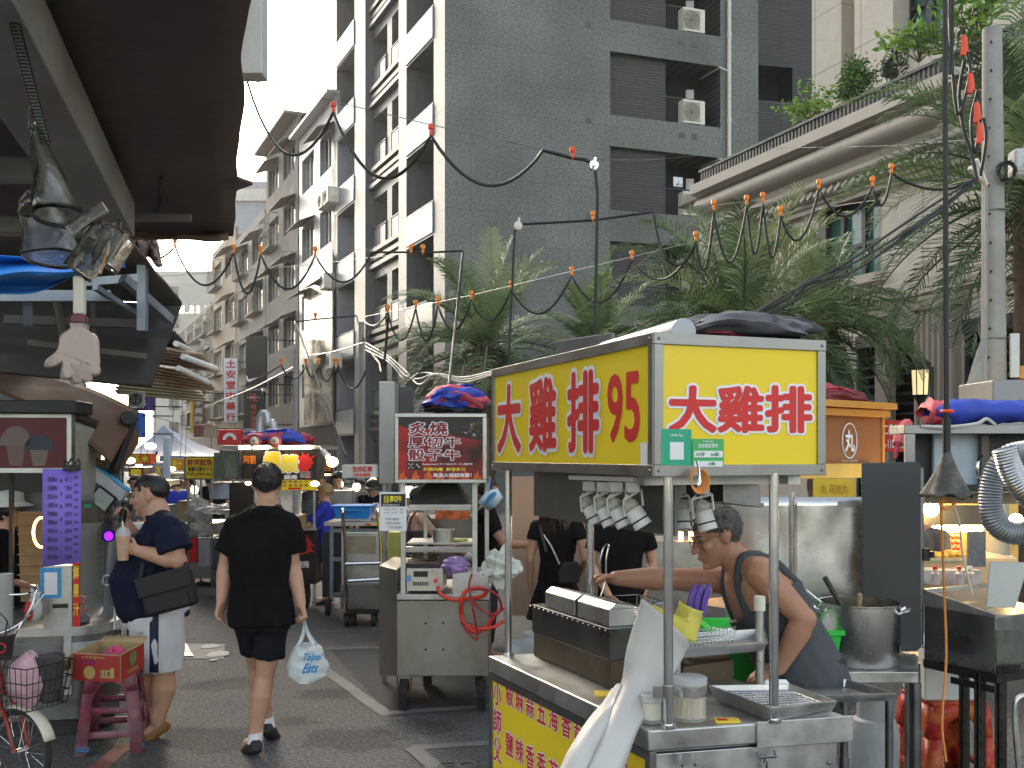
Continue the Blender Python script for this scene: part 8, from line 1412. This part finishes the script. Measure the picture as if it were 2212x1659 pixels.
q=MB();q.bar(pz(a,zb_-.02),pz(b,zb_-.02),.012,.04);q.bar(pz(b,zb_-.02),pz(c,zb_-.02),.012,.04);q.bar(pz(a.lerp(b,.4),zb_-.07),pz(b,zb_-.07),.012,.03);q.build('rail',SLM,std);q=MB();q.hexa([pz(p,.1)for p in(a,b,c,d)],[pz(p,.118)for p in(a,b,c,d)]);q.build('lower_shelf',mat('tray_rim',(.10,.085,.06),.5,.4,var=.3),std)
q=MB();q.tube(crom([P(2260,1500,4.3),P(2205,1505,4.3),P(2192,1540,4.3),P(2200,1660,4.3)],6),.013,8);T(q.build('chair_frame',STEEL),'bent steel tube frame at the lower right edge','frame')
o=P(2037,1500,5.45);q=MB();e=V((.158,.15,.0));zf0,zf1=P(0,1500,5.45).z,P(0,1378,5.45).z;q.bx(o.x-e.x,o.y-e.y,zf0,o.x+e.x,o.y+e.y,zf1-.03);q.bx(o.x-e.x-.006,o.y-e.y-.006,zf1-.03,o.x+e.x+.006,o.y+e.y+.006,zf1);T(q.build('foam_box',mat('foam',(.66,.66,.64),.8,var=.05,sc=30,dirt=.12,dcol=(.4,.36,.3)),bevel=.012),'white foam box standing on the red and yellow stool','box')
STR=mat('stool_red',(.40,.012,.012),.5,var=.2,dirt=.5,sc=11,dcol=(.85,.62,.03));so2=pz(o,0);stool('plastic_stool','red plastic stool with peeling yellow paint carrying the foam box',so2,.38,.32,zf0,8,STR,None)
lt=thing('lit_stall','brightly lit stall with red fruit rows seen behind the machine','food stall',P(2080,1300,7.4));pb2('back_wall',1975,1070,2200,1230,8.0,.05,mat('warm_wall',(.65,.42,.12),.6,var=.3,sc=4),lt);pb2('counter',1980,1206,2200,1400,7.2,.5,mat('stall_base0',(.3,.25,.2),.5),lt);pb2('awning_board',1985,1092,2130,1135,7.0,.05,mat('dark_board',(.07,.065,.06),.5,var=.2),lt)
q=MB();[q.cyl(P(1985,y,7.7),P(2120,y-2,7.7),.025,n=8)for y in(1143,)];q.build('tube_light',mat('lamp_bright',(1,.85,.5),.4,var=0,emit=(1,.70,.28),es=30),lt)
q=MB();rn=random.Random(5)
for i in range(5):
 for j in range(7):q.ell(P(2003+j*11,1146+i*12.5,7.75),.021,8,6)
q.build('fruit_row',mat('fruit_red',(.5,.05,.02),.35,var=.3,sc=20),lt);q=MB();[q.ell(P(2000+18*k+rn.uniform(-4,4),1196+rn.uniform(-4,4),7.3),(.05,.05,.03),10,6)for k in range(7)];q.build('food_heap',mat('heap_yellow',(.7,.42,.06),.6,var=.4,sc=20),lt);q=MB();q.grid(lambda u,v:P(1978+100*u,1208+8*v+4*noise.noise(V((u*6,v,1))),7.1),14,3);q.build('cloth',mat('cloth_sage',(.16,.2,.17),.7),lt,solid=.01);pb2('dark_sign',2092,1148,2130,1225,7.0,.03,mat('slate',(.09,.10,.13),.4,var=.3,sc=30),lt);pb2('bottle_shelf',1990,1232,2120,1262,6.9,.2,mat('sh_clear',(.4,.38,.36),.3,var=.4,sc=8),lt)
for i,(x,c_)in enumerate(((2020,REDL),(2072,REDL),(2095,WHITE))):q=MB();q.lathe(P(x,1262,6.75),[(0,0),(.03,0),(.03,.07),(.012,.085),(.012,.1),(0,.1)],12);q.k=1;q.lathe(P(x,1262,6.75)+UP*.098,[(0,0),(.016,0),(.016,.02),(0,.02)],10);T(q.build('sauce_bottle',[mat('bottle_pale',(.5,.42,.4),.3,alpha=.8),c_]),['sauce bottle with red cap at the left on the lit stall shelf','sauce bottle with red cap in the middle of the lit shelf','bottle with white cap at the right on the lit shelf'][i],'bottle')
[T(MB().ell(c_,(.05,.05,.06),12,8).build('market_bulb',MATS['lamp_bright']),l_,'lamp')for c_,l_ in((P(2012,1098,6.9),'warm bulb at the left of the brightly lit fruit stall'),(P(2195,1128,7),'warm bulb showing inside the loop of the ribbed hose'))]
q=MB();q.bx(P(2131,0,7.8).x,7.78,P(0,1222,7.8).z,P(2186,0,7.8).x,7.8,P(0,1200,7.8).z);wr=q.build('pole_sticker',PAPER);T(wr,'white sticker with black letters on the lower concrete pole','sticker');tx(wr,'YEO',2140,1205,2176,1218,7.775,INK,.03)
og=thing('food_stall','orange stall with a white circled character on its sign','food stall',P(1850,1200,6.9));OGB=mat('orange_board',(.27,.105,.035),.5,var=.08,sc=3);OGR=mat('orange_frame',(.55,.25,.04),.45,var=.08)
a,b=P(1690,1010,6.3),P(1905,1010,7.0);fo_=F(pz(a,0),pz(b-a,0),UP);wO=pz(b-a,0).length;zO=lambda y,Y=6.75:HC-(y-HY)/K*Y
q=MB();q.fbox(fo_,0,zO(1000),wO,zO(898),-.04,0);sgO=q.build('sign_board',OGB,og);q=MB();q.fbox(fo_,-.05,zO(899),wO+.01,zO(884),-.6,.06);q.fbox(fo_,-.05,zO(882),wO+.03,zO(868),-.6,.1);q.fbox(fo_,wO-.01,zO(1040),wO+.02,zO(899),-.04,.012);q.build('roof_edge',OGR,og,bevel=.004);q=MB();q.fbox(fo_,0,zO(1032),wO-.14,zO(1001),-.3,.03);q.build('ledge',mat('ledge_yellow',(.75,.48,.10),.45,var=.15),og,bevel=.006)
uo=lambda x:(lambda Pl:Pl.uz(x,950)[0])(Plane(fo_.o.x,fo_.o.y,fo_.u.x,fo_.u.y));cu_=(uo(1819)+uo(1849))/2;q=MB();ru=(uo(1849)-uo(1819))/2*1.05;q.tube([fo_.pt(cu_+ru*cos(t_),zO(952)+.115*sin(t_),.004)for t_ in[k*2*pi/32 for k in range(32)]],.005,5,True);q.build('ring',WHL,sgO);txt(sgO,fo_,'丸',cu_-ru*.62,zO(975),cu_+ru*.62,zO(930),WHL,.03,lift=.006);txt(sgO,fo_,'丸子燒烤',cu_-ru*1.1,zO(998),cu_+ru*1.1,zO(993),mat('letter_pale',(.6,.56,.48),.5),.01,lift=.005)
q=MB();q.fbox(fo_,.0,0,.04,zO(1000),-.3,-.26);q.fbox(fo_,wO-.05,0,wO-.01,zO(1040),-.3,-.26);q.fbox(fo_,0,.1,wO,.75,-.8,-.3);q.build('base',STEEL,og);canvas_heap('folded_awning','maroon cloth folded on the orange stall roof',P(1805,868,7),V((1,.3,0)).normalized(),V((0,1,0)),.5,.1,.13,[mat('maroon_cloth',(.17,.03,.045),.6),REDC,BLUEC],31,3,ends=False)
q=MB();pb(q,1757,1034,1847,1074,6.1,.01);ys=q.build('yellow_sheet',mat('sheet_yellow',(.78,.55,.06),.25,var=.1));T(ys,'shiny yellow paper sign below the orange stall ledge','sign');tx(ys,'丸 花枝丸',1772,1046,1832,1066,6.095,mat('letter_ochre',(.45,.2,.03),.5),0)
q=MB();pb(q,1905,908,1953,976,11.5,.05);rs=q.build('shop_sign',REDL);T(rs,'red sign with white characters and digits right of the orange stall','sign');tx(rs,'二樓店面',1908,916,1951,940,11.49,WHL,.02);tx(rs,'2-118-388',1907,950,1951,968,11.49,WHL,.02)
ln_=thing('street_lantern','black framed street lantern with cream glass by the fluted pilaster','lantern',P(1990,900,12));c=P(1988,877,12);rs_=[(0,0),(.02,.0),(.045,.06),(.10,.13)];q=MB();q.lathe(c,[(.09,.13),(.105,.42),(.0,.43)],8);q.build('glass',mat('lantern_glass',(.72,.62,.38),.4,var=.1,emit=(1,.8,.4),es=.25),ln_,smooth=False);q=MB();q.lathe(c,rs_,8);q.lathe(c,[(.12,.42),(.125,.45),(.12,.49),(.135,.49),(.05,.56),(.0,.57)],8)
for k in range(8):a_=k*pi/4;q.tube([c+V((.093*cos(a_),.093*sin(a_),.12)),c+V((.108*cos(a_),.108*sin(a_),.43))],.007,4)
q.cyl(c-UP*.12,c,.02,n=8);q.build('frame',BLACK,ln_);q=MB();q.bx(P(2008,0,12.1).x,12.1,0,P(2018,0,12.1).x,12.2,P(0,792,12.1).z);q.bar(c-UP*.1,c+V((.14,.1,-.1)),.03);q.build('post',BLACK,ln_)
q=MB();pb(q,2145,820,2290,925,6.4,.5);T(q.build('steel_cabinet',mat('cabinet_grey',(.23,.23,.24),.4,.6,var=.15),bevel=.01),'grey steel cabinet beside the concrete pole at the right edge','cabinet')
q=MB();q.grid(lambda u,v:P(2122-50*v*(1-u*.7)*(1 if v<.75 else 1-(v-.75)*1.2)+8*u,724+155*v-8*u*v,7.7+.1*u+.05*noise.noise(V((u*3,v*4,1)))),8,16);T(q.build('torn_sheet',mat('torn_grey',(.30,.30,.28),.5,var=.2,dirt=.2),solid=.006),'torn grey plastic sheet tied to the concrete pole','sheet')
q=MB();pb(q,2184,720,2203,815,7.9,.03);q.k=1;pb(q,2204,790,2230,818,7.95,.02);T(q.build('back_sign',[mat('sign_back2',(.52,.55,.55),.5,var=.1),OGR],bevel=.004),'narrow pale sign plate seen edge-on right of the concrete pole','sign')
def JP(J,**k):
 for n,v in k.items():J[n]=P(*v)if isinstance(v,tuple)else v
 for n in 'RL':
  if 'hd'+n not in k:J['hd'+n]=(J['wr'+n]-J['el'+n]).normalized()
 return J
BT=mat('black_tee',(.0065,.006,.0075),.85,spec=.15,var=.25,sc=7);BS=mat('black_shorts',(.011,.0115,.017),.85,spec=.15,var=.25);NAVY=mat('navy_polo',(.007,.0105,.030),.8,spec=.2,var=.25,sc=7);SOCKW=mat('sock_white',(.72,.72,.75),.8,var=.06);SHOEB=mat('shoe_black',(.02,.02,.023),.5,var=.2);TANK=mat('tank_grey',(.058,.062,.072),.75,var=.2,sc=6);WS=mat('shorts_white',(.60,.60,.64),.75,var=.08,sc=5);TRS=mat('trousers_dark',(.025,.025,.03),.8,var=.2);HGREY=mat('hair_greying',(.07,.066,.064),.5,var=.75,sc=60);HBRN=mat('hair_brown',(.028,.016,.012),.45,var=.3,sc=40);HBLD=mat('hair_blond',(.36,.22,.11),.5,var=.4,sc=40);BLT=mat('blue_tee',(.012,.03,.40),.7,var=.2);GT_=mat('grey_tee',(.12,.12,.125),.8,var=.2);WT=mat('white_tee',(.62,.61,.58),.8,var=.08)
W_=5.95
J=stand(P(565,0,W_).x,W_,1.70,2)
JP(J,pel=(566,1318,W_),wai=(564,1262,W_),che=(562,1182,W_),nek=(574,1098,W_-.01),hed=(577,1046,W_),shL=(508,1137,W_),shR=(624,1134,W_),elL=(488,1222,W_+.03),wrL=(478,1298,W_-.02),elR=(631,1222,W_+.04),wrR=(650,1304,W_-.01),hiL=(538,1322,W_),hiR=(594,1322,W_),knL=(556,1440,6.14),anL=(580,1572,6.2),knR=(571,1465,5.98),anR=(549,1590,5.93),toL=V((P(588,0,6.3).x,6.36,.035)),toR=V((P(545,0,6.0).x-.05,6.07,.035)))
J['anR'].z=.085;J['anL'].z=.11;J['hdL']=V((-.15,-.05,-1)).normalized();J['hdR']=V((.32,0,-1)).normalized();J['htL']=V((.2,1,0));J['htR']=V((-.2,1,0));J['hnL']=V((.9,-.3,0));J['hnR']=V((-.9,-.3,0));J['hf']=V((-.22,1,.0))
wk=figure(J,'man in black t-shirt and black shorts walking away, holding a white bag',SKIN2,BT,BS,SHOEB,SOCKW,HAIRK,'short',.0075,1.0,sleeve=.64,hem=-.02,leg=.66,tw=1.25,curl=(.55,1.15),face=False,hseed=5,flare=1.0,lw=.84,neck=True,fold=.022,fade=.02,armr=1.13,legr=1.04)
hp=P(657,1338,W_-.01);bg=thing('shopping_bag','white translucent shopping bag with blue lettering carried by the walking man','bag',P(664,1470,W_));BAGM=mat('bag_translucent',(.66,.70,.72),.35,alpha=.9,var=.12,sc=12)
q=MB();bc_=P(664,1422,W_)
def bf(u,v):
 a=2*pi*u;w_=.115*(.62+.38*min(1,v*2.2))if v>.0 else.06;w_*=(1-.5*max(0,v-.85)/.15);p=V((bc_.x+w_*cos(a)*(1+.12*noise.noise(V((cos(a)*2,sin(a)*2,v*4)))),bc_.y+.075*sin(a)*(1+.2*noise.noise(V((cos(a)*3,v*6,2)))),P(0,1392,W_).z-.215*v));return p
q.grid(bf,30,18,cu=True);q.add([bf(k/30,1)for k in range(30)],[tuple(range(30))]);q.build('bag_body',BAGM,bg);q=MB()
for s_ in(-1,1):
 for dx in(-.055,.05):q.grid(lambda u,v:V((bc_.x+dx*(1-v)+.025*(u-.5),bc_.y+.03*s_*(1-v),P(0,1396,W_).z)).lerp(hp+V((.012*(u-.5),.008*s_,.0)),v),3,8)
q.build('bag_handle',BAGM,bg,solid=.002);fr=F(V((bc_.x,bc_.y-.084,bc_.z)),(1,.25,0),(.22,0,1));BI=mat('ink_sky',(.03,.28,.62),.5,var=0);txt(bg,fr,'Taipei',-.02,-.01,.085,.045,BI,.03,shear=.2);txt(bg,fr,'Eats',.0,-.07,.08,-.015,BI,.03,shear=.2)
N_=6.4
J=stand(P(335,0,N_).x,N_,1.68,90)
JP(J,pel=(338,1318,N_),wai=(334,1248,N_),che=(340,1178,N_),nek=(346,1118,N_),hed=(324,1070,N_),shL=(362,1140,N_-.2),shR=(352,1136,N_+.17),elL=(386,1212,N_-.24),wrL=(298,1190,N_-.26),elR=(312,1200,N_+.2),wrR=(272,1128,N_+.1),hiL=(350,1322,N_-.09),hiR=(330,1322,N_+.09),knL=(352,1455,N_-.1),knR=(325,1455,N_+.1),anL=(338,1562,N_-.1),anR=(312,1556,N_+.1),toL=V((P(312,0,6.3).x,6.27,.035)),toR=V((P(288,0,6.5).x,6.52,.035)))
J['anL'].z=J['anR'].z=.085;J['hf']=V((-1,-.12,-.12));J['hu']=V((-.05,0,1));J['hdL']=V((-1,.05,.25)).normalized();J['hnL']=V((.1,1,.1));J['htL']=V((0,.3,1));J['hdR']=V((-.4,-.2,1)).normalized();J['hnR']=V((-.3,-1,0));J['htR']=V((1,0,.3))
nv=figure(J,'stout man in navy polo and white shorts holding a drink, in profile',SKIN2,NAVY,WS,mat('shoe_tan',(.22,.10,.03),.6,var=.5,sc=18),mat('sock_dark',(.07,.08,.11),.8),HAIRK,'crop',.0075,1.34,.045,sleeve=.72,hem=-.05,leg=.95,tw=1.5,curl=(.75,1.2),face=True,hseed=9,hscale=1.12,fat=1.16,armr=1.15,legr=1.08,fold=.010,neck=True,fade=.04,flare=.86)
q=MB();q.grid(lambda u,v:V((J['hiL'].x+(.02-.045*u)*1.2,J['hiL'].y-.132,.84-.41*v)),2,8);q.build('side_stripe',mat('stripe_navy',(.015,.02,.05),.7),nv,solid=.004);q=MB();q.tube(crom([J['nek']+V((.05,-.07,-.01)),J['nek']+V((-.03,-.085,-.02)),J['nek']+V((-.09,-.0,-.05)),J['nek']+V((-.03,.085,-.02)),J['nek']+V((.05,.07,.0))],5),.014,8);q.build('collar',NAVY,nv)
cp_=thing('drink_cup','clear plastic cup of milky orange drink with straw in the man\'s hand','cup',P(267,1208,N_-.3));c=P(266,1210,N_-.27);q=MB();q.lathe(c,[(0,0),(.031,0),(.043,.145),(.044,.15)],22);q.build('cup',mat('drink',(.60,.38,.27),.3,var=.2),cp_);q=MB();q.lathe(c+UP*.148,[(.046,0),(.044,.012),(.036,.04),(.015,.052),(0,.053)],20);q.build('dome_lid',FILM,cp_);q=MB();q.tube([c+UP*.1,c+V((-.004,0,.235))],.005,8);q.build('straw',WHITE,cp_)
q=MB();q.tube([P(263,1128,N_+.05),P(268,1098,N_+.08)],.022,10);T(q.build('phone_grip',BLACK),'black grip held in the navy-shirted man\'s raised hand','grip')
sb_=thing('shoulder_bag','black messenger bag slung at the side of the man in navy polo','bag',P(362,1335,6.1));fr=F(P(362,1274,6.13),V((1,-.05,.27)),V((-.25,0,1)));BGM=mat('bag_black',(.014,.014,.017),.6,var=.3,sc=8,bump=.15)
q=MB();q.fbox(fr,-.165,-.13,.165,.105,-.05,.035);q.build('bag_body',BGM,sb_,bevel=.03,seg=4);q=MB();q.fbox(fr,-.168,-.01,.168,.112,.03,.045);q.build('flap',BGM,sb_,bevel=.014,seg=3);q=MB();q.fbox(fr,-.13,-.115,.13,-.03,.034,.048);q.build('pocket',BGM,sb_,bevel=.012,seg=3);q=MB();a,b=fr.pt(-.15,.1,0),fr.pt(.15,.1,0);sh_=J['shL']+V((-.02,.08,.085));q.tube(crom([a,P(318,1190,6.2),sh_,P(378,1180,6.22),b],7),.014,6);q.build('strap',BGM,sb_)
E_=4.4
J=stand(P(1740,0,E_).x,E_,1.76,90)
JP(J,pel=(1748,1462,E_),wai=(1712,1392,E_),che=(1652,1296,E_),nek=(1598,1212,E_-.02),hed=(1546,1158,E_-.02),shL=(1642,1236,E_-.2),shR=(1582,1256,E_+.16),elL=(1738,1338,E_-.27),wrL=(1682,1442,E_-.24),elR=(1440,1250,E_+.14),wrR=(1330,1249,E_+.08),hiL=(1752,1472,E_-.1),hiR=(1740,1472,E_+.1))
J['hf']=V((-1,-.22,-.34));J['hu']=V((-.42,0,1));J['hdR']=V((-1,-.05,-.02)).normalized();J['hnR']=V((0,-.4,-1));J['htR']=V((0,-1,.3));J['hdL']=V((-.9,.1,-.4)).normalized();J['hnL']=V((0,.3,-1));J['htL']=V((-.2,1,.2));J['f']=V((-1,0,0))
for n,dy in(('L',-.1),('R',.1)):J['kn'+n]=V((J['hi'+n].x-.02,E_+dy,.48));J['an'+n]=V((J['hi'+n].x+.04,E_+dy,.085));J['to'+n]=V((J['hi'+n].x-.13,E_+dy,.035))
vd=figure(J,'grey-haired vendor in dark tank top and glasses reaching over the fryer',SKIN1,TANK,TRS,SHOEB,None,HGREY,'short',.0065,1.1,.02,top_kind='tank',hem=.03,leg=1.8,curl=(.4,.85),face=True,glasses=True,hseed=14,hscale=1.05,armr=1.12,fold=.006,tw=1.9,fade=.005)
q=MB();hd=P(1290,1248,E_+.06);q.tube(crom([hd+V((.02,0,-.03)),hd+V((.012,0,.06)),hd+V((.03,0,.135)),hd+V((.05,0,.14)),hd+V((.04,0,.08)),hd+V((.035,0,-.02)),hd+V((.0,0,-.12))],6),.0045,6);T(q.build('tongs',STEELB),'thin steel tongs in the vendor\'s outstretched hand','tongs')
def simple(label,x,Y,yt,ang,top,bottom,skin=SKIN2,hairm=HAIRK,hs='short',vox=.012,**k):
 h=HC-(yt-HY)/K*Y;J=stand(P(x,0,Y).x,Y,h,ang);q=J['q'];ov=k.pop('ov',{})
 for n,v in ov.items():J[n]=q(*v)if not n.startswith('h')or n in('hed',)else(J['r']*v[0]+J['f']*v[1]+UP*v[2])
 for n in 'RL':
  if 'hd'+n not in ov:J['hd'+n]=(J['wr'+n]-J['el'+n]).normalized()
 return figure(J,label,skin,top,bottom,SHOEB,None,hairm,hs,vox,**k),J
DR=mat('dress_black',(.008,.008,.009),.8,spec=.15,var=.2)
r_,J=simple('woman in black off-shoulder dress seen from behind under the cart hood',1203,7.8,1062,-8,DR,DR,SKIN2,HBRN,'long',.009,sleeve=.42,skirt=.36,bulk=.92,hscale=1.05,ov=dict(elR=(.26,-.06,1.12),wrR=(.2,.12,.98)),hseed=3)
q=MB();rn=random.Random(8)
for k in range(80):a_=rn.uniform(-2.2,2.2);o=J['hed']+V((.085*sin(a_),-.075*cos(a_)-.0,rn.uniform(-.06,.05)));q.tube(crom([o,o+V((.02*sin(a_),-.03,-.09)),o+V((.035*sin(a_)+rn.uniform(-.02,.02),-.015,-.17)),o+V((.04*sin(a_)+rn.uniform(-.03,.03),-.02,-.25-rn.uniform(0,.07)))],4),[.017]*9+[.013,.009,.006,.003],5)
q.build('long_hair',HBRN,r_);hb2=thing('handbag','small black chain handbag on the woman\'s hip','bag',P(1232,1260,7.6));q=MB();fr=front(P(1207,1262,7.62));q.poly(fr,[(.0,0),(.15,.01),(.17,.12),(.14,.17),(.03,.16),(-.005,.1)],-.05,.02);q.build('bag_body',BGM,hb2,bevel=.012,seg=3);q=MB();pts=crom([P(1170,1150,7.66),P(1190,1180,7.6),P(1208,1218,7.58)],14);[q.ell(p,(.008,.006,.011),6,4)for p in pts];q.build('chain',STEELB,hb2);q=MB();q.bar(P(1166,1135,7.66),P(1180,1192,7.6),.022,.006,V((0,1,0)));q.build('strap',BGM,hb2)
simple('man in plain black t-shirt whose head is hidden by the cart hood',1342,7.3,1058,182,BT,TRS,SKIN2,HAIRK,'short',.009,leg=1.8,sleeve=.62,hem=.05,ov=dict(elR=(.25,.02,1.1),wrR=(.12,.2,.86),elL=(-.26,-.02,1.1),wrL=(-.2,.02,.9)),tw=1.3,hseed=6)
simple('slim person with blond cropped hair and blue t-shirt reaching left over a stall',704,12,1047,90,BLT,TRS,SKIN2,HBLD,'bowl',.012,leg=.7,hem=.22,sleeve=.8,tw=1.5,hscale=1.05,face=True,ov=dict(elL=(-.2,.22,1.12),wrL=(-.1,.46,1.1),elR=(.2,.2,1.1),wrR=(.12,.44,1.08)),hseed=2)
r_,J=simple('young man in white t-shirt and dark apron looking down',730,14.5,1021,175,WT,TRS,SKIN2,HAIRK,'tall',.014,leg=1.8,face=True,ov=dict(hf=(0,1,-.35)),hseed=4);q=MB();[q.tube([J['q'](s_*.075,.135,1.28),J['q'](s_*.075,.12,1.42),J['q'](s_*.07,0,1.45)],.017,6)for s_ in(-1,1)];q.bx(J['q'](.15,0,0).x,J['q'](0,.17,0).y,.75,J['q'](-.15,0,0).x,J['q'](0,.15,0).y,1.22);q.build('apron',TRS,r_)
simple('dark-haired woman with face turned left, behind the man in the apron',709,15.2,1028,120,GT_,TRS,SKIN2,HAIRK,'long',.015,leg=1.8,face=True,hseed=7)
r_,J=simple('man in black cap and black shirt with bowed head behind the blue basin',806,13.2,1034,178,BT,TRS,SKIN2,None,'short',.013,leg=1.8,sleeve=1.3,ov=dict(hf=(.05,1,-.55),hed=(0,.07,1.56)),hseed=8);q=MB();hh=J['hed']+UP*.045*J['s'];q.ell(hh+V((0,.01,.0)),(.088,.105,.08),18,10);q.grid(lambda u,v:hh+V((.085*(2*u-1),-.09-.085*v*(1-(2*u-1)**2*.6),-.02-.035*v)),8,3);q.build('cap',BLACK,r_,solid=.006)
r_,J=simple('cook with tattooed forearm and dark vest behind the beef cart hood',905,9.0,1052,-75,DARKC,TRS,SKIN2,HAIRK,'short',.011,leg=1.8,top_kind='tank',bulk=1.15,ov=dict(elR=(.24,.18,1.16),wrR=(.12,.42,1.02),elL=(-.22,.1,1.12),wrL=(-.1,.36,1.05)),hseed=10);q=MB();rn=random.Random(1)
for k in range(9):c=J['elR'].lerp(J['wrR'],rn.random())+V((rn.uniform(-.01,.01),-.042,rn.uniform(-.02,.02)));q.tube([c+V((.016*cos(a_),0,.013*sin(a_)))for a_ in[j*.7 for j in range(8)]],.003,4)
q.build('tattoo',mat('tattoo_ink',(.06,.06,.08),.6),r_);q=MB();q.ell(J['wrR']+J['hdR']*.07,(.07,.04,.04),12,8);q.build('glove',WT,r_)
simple('person in dark t-shirt half hidden behind the hanging pale blue bag',1052,8.6,1035,-95,BT,TRS,SKIN1,HAIRK,'crop',.011,leg=1.8,ov=dict(elR=(.22,.18,1.12),wrR=(.1,.42,1.1)),hseed=11)
simple('man in grey t-shirt with glasses standing far behind the navy-shirted man',293,12.5,1027,190,GT_,TRS,SKIN2,HAIRK,'short',.014,leg=1.8,face=True,glasses=True,ov=dict(elL=(-.25,0,1.1),wrL=(-.12,.2,1.05)),hseed=12)
simple('person in white t-shirt mostly hidden behind the man in navy',268,8.6,1078,20,WT,TRS,SKIN1,HAIRK,'short',.013,leg=1.8,hseed=13)
r_,J=simple('stall woman with pale sun hat and black top inside the drinks stall',14,7.05,1078,-85,BT,TRS,SKIN2,HAIRK,'long',.011,leg=1.8,face=True,hseed=15);q=MB();q.lathe(J['hed']+UP*.05,[(.16,.0),(.1,.03),(.095,.09),(0,.11)],20);q.build('hat',mat('hat_pale',(.5,.52,.5),.7),r_,solid=.006)
simple('person in grey t-shirt serving at the brightly lit fruit stall',2000,7.65,1082,-60,GT_,TRS,SKIN1,HAIRK,'short',.012,leg=1.8,hseed=16)
for i,(x,Y,yt,fc,tp_,lb)in enumerate(((381,16,1032,60,BLT,'distant person in blue beside the squid stall posts'),(408,17.5,1030,120,WT,'distant person in white under the blue tent'),(778,16.5,1036,150,GT_,'distant dark-haired person bending between apron man and cap man'),(470,18,1034,10,BT,'distant person in black walking beyond the squid stall'),(345,19,1029,160,REDC,'distant person in red left of the light box'),(450,21,1031,30,NAVY,'distant person in dark blue under the right edge of the tent'),(680,17.5,1033,-40,BT,'distant person in black behind the splash stall lamp'))):simple(lb,x,Y,yt,fc,tp_,TRS,SKIN2,HAIRK,'short',.02,leg=1.8,hseed=20+i)
w=bpy.data.worlds.new('World');SC.world=w;w.use_nodes=True
nt=w.node_tree;bg=nt.nodes['Background'];sk=nt.nodes.new('ShaderNodeTexSky');sk.sky_type='NISHITA';sk.sun_disc=False
SUN_EL,SUN_AZ=28,-20
sk.sun_elevation=R(SUN_EL);sk.sun_rotation=R(SUN_AZ);sk.air_density=1.2;sk.dust_density=2.5;sk.ozone_density=.6
hs=nt.nodes.new('ShaderNodeHueSaturation');hs.inputs['Saturation'].default_value=.6;nt.links.new(sk.outputs[0],hs.inputs['Color']);mw_=nt.nodes.new('ShaderNodeMix');mw_.data_type='RGBA';mw_.blend_type='MULTIPLY';mw_.inputs['Factor'].default_value=1;mw_.inputs['B'].default_value=(1,.965,.89,1);nt.links.new(hs.outputs[0],mw_.inputs['A']);nt.links.new(mw_.outputs['Result'],bg.inputs[0]);bg.inputs[1].default_value=.15
sl=bpy.data.lights.new('sun','SUN');sl.energy=.5;sl.angle=R(45);sl.color=(1,.86,.68)
so=bpy.data.objects.new('sun',sl);COL.objects.link(so)
sd=V((sin(R(SUN_AZ))*cos(R(SUN_EL)),cos(R(SUN_AZ))*cos(R(SUN_EL)),sin(R(SUN_EL))));so.rotation_euler=sd.to_track_quat('Z','Y').to_euler()
cd=bpy.data.cameras.new('camera');cam=bpy.data.objects.new('camera',cd);COL.objects.link(cam);cam.location=(0,0,HC);cam.rotation_euler=(R(90),0,0)
cd.sensor_width=36;cd.lens=36*K/2212;cd.shift_y=(HY-829.5)/2212;cd.clip_end=2000;cd.clip_start=.05;SC.camera=cam
vs=SC.view_settings;vs.view_transform='Standard';vs.look='None';vs.exposure=1.87;vs.gamma=1;vs.use_curve_mapping=False
SC.render.film_transparent=False
SC.cycles.max_bounces=8;SC.cycles.diffuse_bounces=4;SC.cycles.glossy_bounces=4;SC.cycles.transmission_bounces=6;SC.cycles.transparent_max_bounces=12
SC.cycles.use_denoising=True;SC.cycles.sample_clamp_indirect=6
q=MB();q.bx(-75,-12,-1,60,170,45);hz_=q.build('haze',[],smooth=False);hz_['kind']='stuff'
hm=bpy.data.materials.new('haze');hm.use_nodes=True;hn=hm.node_tree;hn.nodes.remove(hn.nodes['Principled BSDF']);pv=hn.nodes.new('ShaderNodeVolumePrincipled');pv.inputs['Color'].default_value=(1,.985,.95,1);pv.inputs['Density'].default_value=.00045;pv.inputs['Anisotropy'].default_value=.55
hn.links.new(pv.outputs[0],hn.nodes['Material Output'].inputs['Volume']);hz_.data.materials.clear();hz_.data.materials.append(hm);SC.cycles.volume_bounces=1
